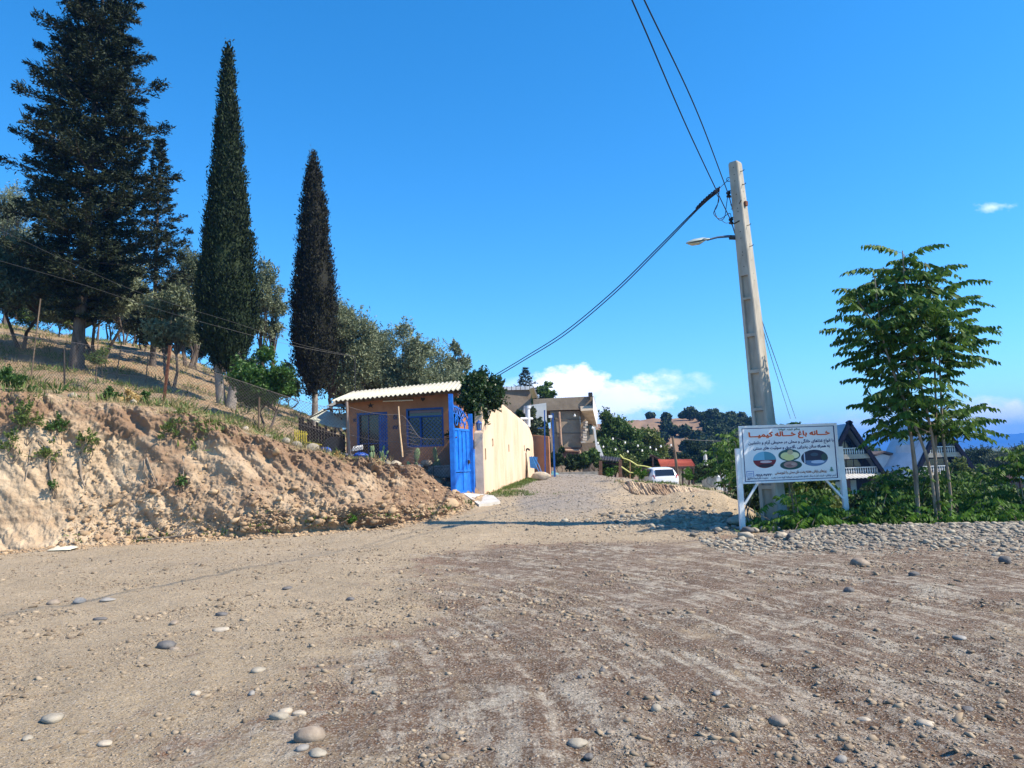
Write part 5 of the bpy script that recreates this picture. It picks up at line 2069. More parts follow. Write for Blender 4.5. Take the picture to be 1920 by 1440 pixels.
    m = MB().hexa([W3(d0 + .07, .12, zb + .35), W3(um, .12, zb + .35), W3(um, .13, zb + .35), W3(d0 + .07, .13, zb + .35), W3(d0 + .07, .12, zd - .07), W3(um, .12, zd - .07), W3(um, .13, zd - .07), W3(d0 + .07, .13, zd - .07)])
    m.build('door_glass', GLASS, dr)
    m = MB()
    for k in range(5):
        z = zb + .5 + k * .35
        m.bar(W3(d0 + .07, .09, z), W3(um, .09, z), .018)
    m.bar(W3((d0 + um) / 2, .085, zb + .35), W3((d0 + um) / 2, .085, zd - .07), .018, .018, up=ey)
    m.build('door_bars', BLUE_D, dr)
    # window
    m = MB()
    zt = zw1 - (zw1 - zw0) * .22
    for u in (w0 + .03, w1 - .03):
        m.bar(W3(u, .04, zw0), W3(u, .04, zw1), .06, .06, up=ey)
    uc = uof(789)
    m.bar(W3(uc, .04, zw0 + .06), W3(uc, .04, zt - .02), .05, .05, up=ey)
    for z in (zw0 + .03, zw1 - .03, zt):
        m.bar(W3(w0 + .06, .04, z), W3(w1 - .06, .04, z), .06 if z != zt else .05)
    wd = m.build('window', BLUE_D, root)
    m = MB().hexa([W3(w0 + .05, .10, zw0), W3(w1 - .05, .10, zw0), W3(w1 - .05, .11, zw0), W3(w0 + .05, .11, zw0), W3(w0 + .05, .10, zw1), W3(w1 - .05, .10, zw1), W3(w1 - .05, .11, zw1), W3(w0 + .05, .11, zw1)])
    m.build('window_pane', GLASS, wd)
    m = MB()
    u = w0 + .06
    Hh = zt - zw0 - .1
    while u < w1 - .06 + Hh:
        for sgn in (1, -1):
            a_, b_ = [], []
            x0, x1 = (u - Hh, u) if sgn > 0 else (u, u - Hh)
            za, zc = zw0 + .06, zw0 + .06 + Hh
            lo_, hi_ = w0 + .06, w1 - .06
            pts = []
            for (x, z) in ((x0, za), (x1, zc)):
                pts.append([x, z])
            dx = pts[1][0] - pts[0][0]
            for q in pts:
                if q[0] < lo_:
                    q[1] = pts[0][1] + (lo_ - x0) / dx * Hh if q is pts[0] else za + (lo_ - x0) / dx * Hh
                    q[0] = lo_
                elif q[0] > hi_:
                    q[1] = za + (hi_ - x0) / dx * Hh
                    q[0] = hi_
            if abs(pts[0][0] - pts[1][0]) > .02:
                m.bar(W3(pts[0][0], .015, pts[0][1]), W3(pts[1][0], .015, pts[1][1]), .010)
        u += .13
    m.build('window_grille', BLUE_D, wd)
    m = MB()
    n = 26
    for k in range(n):   # scalloped curtain edge above
        a = w0 + .08 + (w1 - w0 - .16) * k / n
        b = w0 + .08 + (w1 - w0 - .16) * (k + 1) / n
        m.poly([W3(a, .09, zw1 - .06), W3(b, .09, zw1 - .06), W3(b, .09, zw1 - .13), W3((a + b) / 2, .09, zw1 - .17), W3(a, .09, zw1 - .13)])
    m.build('curtain', mat('curtain_cloth', (.25, .20, .24)), wd)
    # tube light and ornaments
    a, b = W3(uof(719), -.05, pz(719, 752, 24.4)), W3(uof(777), -.05, pz(777, 750.5, 24.4))
    lt = MB().cyl(a, b, .02, 8).build('tube_light', mat('tube_white', (.75, .72, .66)), root)
    MB().bar(a + ey * .03 + Vector((0, 0, .03)), b + ey * .03 + Vector((0, 0, .03)), .05, .03).build('light_housing', mat('housing_brown', (.28, .20, .15)), lt)
    c = W3(uof(694), -.015, pz(694, 760, 24.5))
    star = [c + ex * (math.sin(i * math.pi / 5) * (.13 if i % 2 == 0 else .045)) + Vector((0, 0, math.cos(i * math.pi / 5) * (.10 if i % 2 == 0 else .035))) for i in range(10)]
    MB().prism(star, ey * .012).build('star_ornament', DARKM, root)
    c = W3(uof(795), -.015, pz(795, 749, 24.4))
    hp = []
    for i in range(24):
        a_ = 2 * math.pi * i / 24
        hp.append(c + ex * (.0045 * 16 * math.sin(a_) ** 3) + Vector((0, 0, .0045 * (13 * math.cos(a_) - 5 * math.cos(2 * a_) - 2 * math.cos(3 * a_) - math.cos(4 * a_)))))
    MB().prism(hp, ey * .012).build('heart_ornament', DARKM, root)
    for (px, py, w_, h_) in ((741, 782, .13, .14), (741, 801, .17, .11), (663, 787, .1, .1)):
        c = W3(uof(px), -.012, pz(px, py, 24.4))
        MB().hexa([c - ex * w_ / 2 - Vector((0, 0, h_ / 2)), c + ex * w_ / 2 - Vector((0, 0, h_ / 2)), c + ex * w_ / 2 + ey * .012 - Vector((0, 0, h_ / 2)), c - ex * w_ / 2 + ey * .012 - Vector((0, 0, h_ / 2)),
                   c - ex * w_ / 2 + Vector((0, 0, h_ / 2)), c + ex * w_ / 2 + Vector((0, 0, h_ / 2)), c + ex * w_ / 2 + ey * .012 + Vector((0, 0, h_ / 2)), c - ex * w_ / 2 + ey * .012 + Vector((0, 0, h_ / 2))]).build('plaque', mat('plaque_dark', (.07, .06, .10)), root)
    # lean-to sheets on the side
    ln = empty('lean_to_awning', P(615, 800, 25.2), 'pale drooping sheet awning fixed to the side of the orange hut', 'awning')
    q = [P(579, 784, 25.4), P(606, 766, 26.6), P(656, 773, 26.0), P(652, 802, 24.9)]
    V, F = [], []
    for j in range(13):
        for i in range(21):
            s, f_ = i / 20, j / 12
            p = q[0].lerp(q[3], s).lerp(q[1].lerp(q[2], s), f_)
            V.append(p + Vector((0, 0, -.10 * math.sin(math.pi * s) + .015 * math.sin(s * 25) * f_)))
    V += [v - Vector((0, 0, .006)) for v in V]
    for j in range(12):
        for i in range(20):
            a = j * 21 + i
            F.append((a, a + 1, a + 22, a + 21))
            F.append((a + 273, a + 294, a + 295, a + 274))
    np_mesh('sheet', [tuple(v) for v in V], F, mat('awning_sheet', (.36, .37, .30), (.48, .48, .40), scale=2, rough=.7, detail=7), ln, smooth=True)
    MB().hexa([P(612, 762, 25.6), P(655, 764, 25.2), P(655, 757, 26.4), P(628, 754, 26.6)] + [p + Vector((0, 0, .02)) for p in (P(612, 762, 25.6), P(655, 764, 25.2), P(655, 757, 26.4), P(628, 754, 26.6))]).build('upper_sheet', mat('awning_grey', (.16, .16, .15), (.26, .25, .22), scale=3), ln)
    for (a, b) in (((607, 768, 25.6), (655, 768, 25.2)), ((580, 784, 25.3), (640, 754, 25.4)), ((634, 752, 24.8), (656, 764, 25.0))):
        MB().bar(P(*a), P(*b), .04).build('rail', DARKM, ln)
    for k, (px, py) in enumerate(((633, 779), (640, 784), (628, 776))):
        c = P(px, py, 24.9)
        MB().lathe(c, [(.012, .05), (.014, .02), (.03, -.01), (.03, -.03), (.012, -.055)], 8).build('hanging_bulb', GLASS, ln, smooth=True)
    # shaded store behind: boards, drum
    a, b = G(560, 27.5), G(648, 27.0)
    m = MB()
    n = 16
    for k in range(n):
        p0 = a.lerp(b, k / n)
        p1 = a.lerp(b, (k + .88) / n)
        h_ = .78 + .1 * math.sin(k * 2.3)
        m.hexa([p0 - Vector((0, 0, .1)), p1 - Vector((0, 0, .1)), p1 + Vector((0, .03, -.1)), p0 + Vector((0, .03, -.1)), p0 + Vector((0, 0, h_)), p1 + Vector((0, 0, h_)), p1 + Vector((0, .03, h_)), p0 + Vector((0, .03, h_))])
    m.bar(a + Vector((0, .05, .5)), b + Vector((0, .05, .5)), .05)
    m.bar(a + Vector((0, .05, .15)), b + Vector((0, .05, .15)), .05)
    o = m.build('board_fence', mat('dark_boards', (.025, .02, .018), (.07, .055, .045), scale=6, stretch=(1, 1, .2)), None, origin=a)
    tag(o, 'low dark board fence in the shade beside the orange hut', 'fence')
    c = G(628, 25.6)
    o = MB().lathe(c, [(.24, 0), (.30, .05), (.34, .25), (.33, .45), (.27, .58), (.12, .62)], 20).build('clay_jar', mat('clay', (.13, .09, .065), (.2, .14, .1), scale=5), None, smooth=True, origin=c)
    tag(o, 'round brown clay jar in the shade under the awning', 'jar')


build_hut()


# ---- chain-link fence
MESHW = mat('fence_wire', (0.16, 0.13, 0.115), (0.24, 0.20, 0.18), scale=20, rough=.7, metal=.2)


def chain_link(stations, label, seed=0, pitch=.105, wr=.006):
    """stations: (foot point, height); mesh hung between posts"""
    root = empty('chain_link_fence', stations[0][0], label, 'fence', 'chain link fences')
    m = MB()
    feet = [Vector(s[0]) for s in stations]
    hts = [s[1] for s in stations]
    seg = [(feet[i + 1] - feet[i]).length for i in range(len(feet) - 1)]
    L = sum(seg)
    cum = [0]
    for s in seg:
        cum.append(cum[-1] + s)

    def pt(s, h):
        s = min(max(s, 0), L)
        i = max(k for k in range(len(seg)) if cum[k] <= s + 1e-6)
        t = (s - cum[i]) / seg[i]
        f = feet[i].lerp(feet[i + 1], t)
        g = ground_z(np.array([f.x]), np.array([f.y]))[0]
        H = hts[i] * (1 - t) + hts[i + 1] * t
        sag = .05 * math.sin(math.pi * t)
        return Vector((f.x, f.y + .02 * math.sin(s * 3 + h * 2), f.z * .35 + g * .65 + h * H - sag * h)), H
    Hm = max(hts)
    k = -int(Hm / pitch) - 1
    while k * pitch < L:
        for sg in (1, -1):
            pts = []
            for j in range(7):
                h = j / 6
                s = k * pitch + (h if sg > 0 else 1 - h) * Hm
                if 0 <= s <= L:
                    pts.append(pt(s, h)[0] + Vector((0, .006 * sg, 0)))
            if len(pts) > 1:
                m.tube(pts, wr, 3, False)
        k += 1
    m.build('wire_mesh', MESHW, root)
    for h in (1.0, .5):
        pts = [pt(L * i / 30, h)[0] for i in range(31)]
        MB().tube(pts, .006, 4).build('line_wire', MESHW, root)
    return root


cl = chain_link([(G(655, 22.3), 1.62), (G(750, 21.7), 1.55), (G(848, 20.9), 1.6)], 'chain link fence in front of the orange hut up to the blue gate')
for (pa, pb, Y_, r, mt, nm) in (((650, 753), (657, 868), 22.3, .05, mat('post_grey', (.22, .16, .13), (.32, .25, .21), scale=8), 'post'), ((842, 770), (850, 905), 20.95, .035, RUST, 'post')):
    a, b = P(pa[0], pa[1], Y_), P(pb[0], pb[1], Y_)
    MB().tube([b - Vector((0, 0, .3)), a], r * .8, 8).build(nm, mt, cl, smooth=True)
MB().bar(P(838, 818, 20.9), P(856, 820, 20.5), .035).build('latch_bar', RUST, cl)
cl2 = chain_link([(G(-60, 23.8), 1.5), (G(120, 22.6), 1.5), (G(304, 21.9), 1.5), (G(480, 22.0), 1.35), (G(655, 22.3), 1.5)], 'chain link fence climbing the slope above the cut bank', wr=.0042)
for i, (pa, pb, Y_, r, mt) in enumerate((((319, 648), (302, 790), 21.9, .04, RUST), ((120, 655), (122, 742), 22.6, .03, DARKM), ((486, 745), (484, 830), 22.0, .03, WOOD), ((-60, 600), (-60, 700), 23.8, .03, DARKM))):
    a, b = P(pa[0], pa[1], Y_), P(pb[0], pb[1], Y_)
    bar = MB().bar(b - Vector((0, 0, .2)), a, r * 1.7, r * 1.7) if i == 0 else MB().tube([b - Vector((0, 0, .2)), a], r, 6)
    bar.build('post', mt, cl2)
# bamboo cane leaning on the mesh
o = MB().tube([P(747, 762, 21.6), P(750, 810, 21.55), P(755, 857, 21.5)], [.02, .022, .03], 7).build('bamboo_cane', mat('bamboo', (.55, .36, .2), (.7, .5, .32), scale=12), None, origin=P(755, 857, 21.5))
tag(o, 'pale cane leaning against the fence mesh in front of the hut', 'cane')
# slim sticks and stakes on the slope
for i, (a, b, Y_, lab) in enumerate([((186, 612), (180, 678), 27, 'thin grey stake behind the big spruce trunk'), ((76, 560), (60, 628), 26, 'pale stake leaning at the edge of the frame'), ((228, 640), (218, 672), 30, 'short pale stake on the terrace behind the spruce'), ((278, 660), (273, 694), 30, 'thin stake on the terrace beside the round olive'), ((345, 760), (344, 800), 21.6, 'dark stub of a stake on the bank lip')]):
    p, q = P(a[0], a[1], Y_), P(b[0], b[1], Y_)
    g = gz(q.x, q.y)
    q = Vector((q.x, q.y, min(q.z, g - .1)))
    tag(MB().tube([q, p], .022, 6).build('garden_stake', WOOD, None, origin=q), lab, 'stake', 'stakes on the slope')


# ---- the blue gate
def build_gate():
    A, B = Vector((P(851, 900, 20.3).x, 20.3, 0)), Vector((P(885, 900, 21.75).x, 21.75, 0))
    ex = (B - A).normalized()
    W = (B - A).length
    ey = Vector((-ex.y, ex.x, 0))
    z0a, z0b = pz(858, 926, 20.4), pz(888, 931, 21.7)
    root = empty('blue_gate', Vector((A.x, A.y, z0a)), 'bright blue steel gate with scrollwork top beside the pale wall pillar', 'gate')

    def Q(u, z, v=0.0):
        return Vector((A.x + ex.x * u + ey.x * v, A.y + ex.y * u + ey.y * v, z))
    m = MB().bar(Q(-.06, z0a - .4), Q(-.06, pz(851, 739, 20.3)), .12, .12)
    m.build('gate_post', BLUE, root, bevel=.006)
    m = MB().bar(Q(W + .02, z0b - .3), Q(W + .02, pz(884, 776, 21.75)), .12, .12)
    m.build('gate_post', BLUE, root, bevel=.006)
    # leaf
    u0, u1 = .05, W - .09
    zb = lambda u: z0a + (z0b - z0a) * u / W + .02
    zt = lambda u: pz(857, 800, 20.4) + .0 * u      # top of the flat panels
    z1 = pz(858, 797, 20.4)
    m = MB()
    for u in (u0 + .03, u1 - .03):
        m.bar(Q(u, zb(u)), Q(u, z1 - (.12 if u > 1 else 0)), .06, .05)
    for z in (zb(.5) + .06, zb(.5) + .62, z1 - .1):
        m.bar(Q(u0 + .06, z), Q(u1 - .06, z), .05, .06)
    mid_ = (u0 + u1) / 2
    m.bar(Q(mid_, zb(mid_) + .09), Q(mid_, z1 - .13), .05, .045)
    lf = m.build('gate_leaf', BLUE, root)
    m = MB()
    for a, b in ((u0 + .06, mid_ - .03), (mid_ + .03, u1 - .06)):
        for (za, zc) in ((zb(mid_) + .09, zb(mid_) + .59), (zb(mid_) + .65, z1 - .13)):
            m.hexa([Q(a, za, -.008), Q(b, za, -.008), Q(b, za, .008), Q(a, za, .008), Q(a, zc, -.008), Q(b, zc, -.008), Q(b, zc, .008), Q(a, zc, .008)])
            # raised fields
            if zc - za > .8:
                k = (a + b) / 2
                m.hexa([Q(k - .02, za, -.03), Q(k + .02, za, -.03), Q(k + .02, za, -.009), Q(k - .02, za, -.009), Q(k - .02, zc, -.03), Q(k + .02, zc, -.03), Q(k + .02, zc, -.009), Q(k - .02, zc, -.009)])
    m.build('panels', BLUE, lf)
    # arched scroll top
    Ht = pz(857, 765, 20.4) - z1 + .12
    arch = []
    for i in range(21):
        f = i / 20
        arch.append(Q(u0 + .03 + (u1 - u0 - .06) * f, z1 - .06 + Ht * math.sqrt(max(0, 1 - (f * .98) ** 2)) * (.98)))
    m = MB().tube(arch, .022, 6)
    arch2 = [Q(u0 + .03 + (u1 - u0 - .06) * f * .72, z1 - .06 + Ht * .66 * math.sqrt(max(0, 1 - f ** 2))) for f in np.linspace(0, 1, 15)]
    m.tube(arch2, .016, 6)
    for i in range(9):
        f = .06 + i * .105
        a = arch2[min(14, int(f * 15))]
        b = arch[min(20, int(f * 20))]
        m.tube([a, b + (b - a) * .12], .011, 5)
    for (fu, fz, r) in ((.22, .25, .16), (.5, .18, .13), (.22, .52, .09), (.72, .1, .08)):
        c = Q(u0 + (u1 - u0) * fu, z1 + Ht * fz * .8)
        pts = [c + ex * math.cos(a) * r * (1 - a / 14) + Vector((0, 0, math.sin(a) * r * (1 - a / 14))) for a in np.linspace(0, 10, 30)]
        m.tube(pts, .012, 5)
    m.build('scroll_top', BLUE, lf)
    m = MB()
    for i in range(12):
        b = arch[min(20, int(i / 12 * 20))]
        m.tube([b, b + Vector((0, 0, .07))], [.014, .003], 5)
    m.build('spikes', BLUE, lf)
    # narrow second leaf by the pillar, folded back
    a, b = P(888, 842, 21.9), P(889, 930, 21.9)
    m = MB().bar(b, a, .05, .16, up=ex)
    m.build('folded_leaf', BLUE, root)
    MB().bar(P(878, 866, 21.4), P(881, 866, 21.5), .03, .10).build('lock', DARKM, lf)
    # pillar
    Y_ = 22.05
    c = P(901, 931, Y_)
    zt_ = pz(900, 812, Y_)
    pil = MB()
    pts = [(-.125, -.12), (.125, -.12), (.125, .12), (-.125, .12)]
    ring = lambda s, z: [Vector((c.x + x * s, Y_ + y * s, z)) for x, y in pts]
    pil.hexa(ring(1, c.z - .3) + ring(1, zt_))
    pil.hexa(ring(1, zt_ + .001) + ring(.62, zt_ + .07))
    o = pil.build('gate_pillar', mat('pillar_plaster', (.50, .37, .28), (.66, .50, .38), scale=3, rough=.9, bump=.01, bscale=7, detail=8), None, bevel=.012, origin=(c.x, Y_, c.z))
    tag(o, 'short plastered pillar between the blue gate and the peach wall', 'pillar')
    lc = Vector((c.x + .02, Y_, zt_ + .075))
    lan = empty('pillar_lantern', lc, 'small blue lantern standing on the plastered pillar', 'lantern')
    MB().lathe(lc, [(.06, 0), (.07, .02), (.05, .04)], 8).build('lantern_base', BLUE_D, lan)
    m = MB()
    for k in range(6):
        a_ = k * math.pi / 3
        m.tube([lc + Vector((math.cos(a_) * .055, math.sin(a_) * .055, .04)), lc + Vector((math.cos(a_) * .08, math.sin(a_) * .08, .2))], .008, 4)
    m.build('lantern_frame', BLUE_D, lan)
    MB().lathe(lc, [(.048, .04), (.07, .2)], 6).build('lantern_glass', mat('lantern_glass', (.25, .3, .35), rough=.2), lan)
    MB().lathe(lc, [(.10, .2), (.07, .24), (.03, .27), (.01, .31)], 8).build('lantern_cap', BLUE_D, lan)


build_gate()


# ---- the long peach wall
def build_walls():
    PE = mat('peach_plaster', (0.50, 0.33, 0.205), (0.72, 0.53, 0.375), scale=1.1, rough=.9, bump=.012, bscale=6, detail=12, lo=.28, hi=.58, stretch=(1, 1, .35))

    def X(Y_):
        return P(906, 900, 22.1).x + (Y_ - 22.1) * .172
    pts = [(22.18, 3.55), (24.9, 3.58), (26.5, 3.45), (28.5, 3.27), (30.2, 3.15), (31.2, 3.0), (31.9, 2.72), (32.1, 2.5)]
    n = 120
    ys = np.linspace(22.18, 32.1, n)
    zt = np.interp(ys, [p[0] for p in pts], [p[1] for p in pts]) + .012 * fbm(ys * 3, ys * 0, oct=3, seed=5)
    V, F = [], []
    rows = 24
    for i, y in enumerate(ys):
        x = X(y)
        zb = gz(x + .3, y) - .25
        for j in range(rows):
            z = zb + (zt[i] - zb) * j / (rows - 1)
            bul = .018 * float(fbm(np.array([y * 1.2]), np.array([z * 1.2]), oct=3, seed=8)[0])
            V.append((x + bul - (.03 if j == rows - 1 else 0), y, z + (.0 if j < rows - 1 else .015)))
        V.append((x - .2, y, zt[i] + .01))
        V.append((x - .22, y, zb))
    R = rows + 2
    for i in range(n - 1):
        for j in range(R - 1):
            a = i * R + j
            F.append((a, a + R, a + R + 1, a + 1))
    V2, F2 = list(V), list(F)
    mb = MB()
    mb.v = V2
    mb.f = F2 + [tuple(range(R)), tuple((n - 1) * R + k for k in range(R))]
    o = mb.build('peach_wall', PE, None, smooth=True, origin=(X(22.18), 22.18, .6))
    tag(o, 'long sunlit peach plastered wall running up the lane from the blue gate', 'wall')
    # small wall marks: vents and a crack
    for (px, py, Y_, w_, h_) in ((925, 829, 23.6, .14, .2), (956, 840, 26.3, .06, .22), (985, 840, 29.6, .07, .2), (909, 851, 22.5, .05, .3)):
        q = Vector((X(Y_) + .016, Y_, pz(px, py, Y_)))
        m = MB()
        for s in (-1, 1):
            m.bar(q + Vector((0, s * w_ / 2, -h_ / 2)), q + Vector((0, s * w_ / 2, h_ / 2)), .02)
            m.bar(q + Vector((0, -w_ / 2, s * h_ / 2)), q + Vector((0, w_ / 2, s * h_ / 2)), .02)
        m.build('vent_slot', mat('mark_brown', (.28, .19, .13)), o)
    # orange end wall
    a, b = G(1001, 32.6), G(1032, 32.4)
    za, zc = pz(1003, 815, 32.6), pz(1030, 818, 32.4)
    OR = mat('orange_wall_plaster', (0.33, 0.14, 0.075), (0.52, 0.25, 0.14), scale=1.6, rough=.9, bump=.008, bscale=8, detail=9, lo=.3, hi=.7)
    m = MB().hexa([a - Vector((0, 0, .3)), b - Vector((0, 0, .3)), b + Vector((.04, .22, -.3)), a + Vector((.04, .22, -.3)), Vector((a.x, a.y, za)), Vector((b.x, b.y, zc)), Vector((b.x + .04, b.y + .22, zc)), Vector((a.x + .04, a.y + .22, za))])
    o = m.build('orange_wall', OR, None, bevel=.02, origin=a)
    tag(o, 'short rough orange wall closing the far end of the peach wall', 'wall')
    # blue steel posts
    for (pa, pb, lab) in (((1021, 769), (1022, 886), 'slim blue steel post in front of the orange wall'), ((1036, 775), (1040, 889), 'thicker blue steel post at the outer end of the orange wall')):
        p, q = P(*pa, 32.2), P(*pb, 32.2)
        k = tag(MB().bar(q - Vector((0, 0, .2)), p, .05 if pa[0] < 1030 else .075).build('steel_post', BLUE_D, None, origin=q), lab, 'post', 'blue posts by the orange wall')
    MB().bar(P(1008, 803, 32.2), P(1022, 802, 32.2), .03).build('cross_bar', BLUE_D, k)
    c = P(1032, 781, 31.9)
    fl = empty('flood_light', c, 'small white faced flood light on the blue post', 'flood light')
    MB().box(c, (.18, .08, .14)).build('housing', DARKM, fl)
    MB().box(c + Vector((0, -.045, 0)), (.15, .012, .11)).build('front_glass', mat('flood_glass', (.8, .82, .84), rough=.2), fl)
    # vent pipe
    p0 = P(990, 800, 31.0)
    vp = empty('vent_pipe', p0, 'pale vent pipe with elbow standing on the end of the peach wall', 'vent pipe')
    PIPE = mat('pipe_pale', (.55, .56, .58), (.68, .68, .69), scale=5, rough=.5)
    MB().cyl(P(990, 800, 31.0), P(989, 765, 31.0), .10, 12).build('pipe', PIPE, vp, smooth=True)
    MB().cyl(P(989, 766, 31.0), P(989, 761, 31.0), .13, 12).build('cap', PIPE, vp)
    MB().cyl(P(975, 785, 30.6), P(998, 785, 31.2), .05, 10).build('cross_pipe', PIPE, vp, smooth=True)
    # wheelbarrow propped against the wall end
    c = P(1001, 868, 30.0)
    wb = empty('wheelbarrow', G(1004, 30.0), 'blue wheelbarrow propped upright against the end of the peach wall', 'wheelbarrow')
    BB = mat('barrow_blue', (.015, .09, .27), (.03, .15, .38), scale=6, rough=.5)
    m = MB()
    f0 = [P(992, 856, 30.1), P(1008, 857, 30.0), P(1006, 879, 29.7), P(994, 877, 29.8)]
    cc_ = sum(f0, Vector()) / 4 + Vector((0, .28, 0))
    m.hexa([v for v in f0] + [v.lerp(cc_, .35) + Vector((0, .26, 0)) for v in f0])
    m.build('tray', BB, wb)
    for d in (0, 6):
        MB().tube([P(997 + d * .6, 856, 29.9), P(1004 + d, 872, 29.5), P(1012 + d * .6, 887, 29.3)], .022, 6).build('handle', BB, wb)
    wc = P(990, 856, 30.1)
    tyre = [wc + Vector((math.sin(a) * .11, 0, math.cos(a) * .30)) + Vector((.10 - .1, 0, 0)) for a in np.linspace(-2.4, .7, 14)]
    MB().tube(tyre, .035, 8).build('wheel', BLACK, wb, smooth=True)
    # planks leaning there
    o = MB().bar(P(989, 896, 29.8), P(985, 850, 30.0), .06, .14).build('leaning_plank', WOOD, None, origin=P(989, 896, 29.8))
    tag(o, 'dark plank leaning at the joint of the peach wall', 'plank')


build_walls()

broad_tree('climbing_vine', Vector((P(858, 780, 23.7).x, 23.7, gz(P(858, 780, 23.7).x, 23.7))), 2.5, .38, 'thin dark vine hanging at the gate corner of the orange hut', 172, leaf='ivy', n=3500, ll=(.05, .1), lw=(.03, .06), trunk_f=.4, nclump=10, cat='vine', stray=.5)
# ---------------------------------------------------------------- things of the middle distance
GREYB = mat('render_grey', (0.17, 0.13, 0.095), (0.30, 0.24, 0.185), scale=.9, rough=.95, bump=.02, bscale=3, detail=10, lo=.3, hi=.7)
PLASTER_W = mat('white_plaster', (.60, .60, .60), (.74, .73, .71), scale=1.2, rough=.85, detail=8)
SOFFIT = mat('soffit_tan', (.42, .33, .24), (.55, .45, .34), scale=2, rough=.9)


def slab(m, a, b, thick, zb0, zt0, zb1=None, zt1=None, n=None):
    """upright wall piece from ground point a to b, going back by thick"""
    zb1 = zb0 if zb1 is None else zb1
    zt1 = zt0 if zt1 is None else zt1
    d = Vector((b.x - a.x, b.y - a.y, 0)).normalized()
    n = Vector(n) * thick if n is not None else Vector((-d.y, d.x, 0)) * thick
    f = lambda p, z, o: Vector((p.x + o.x, p.y + o.y, z))
    z0 = Vector()
    m.hexa([f(a, zb0, z0), f(b, zb1, z0), f(b, zb1, n), f(a, zb0, n), f(a, zt0, z0), f(b, zt1, z0), f(b, zt1, n), f(a, zt0, n)])
    return m


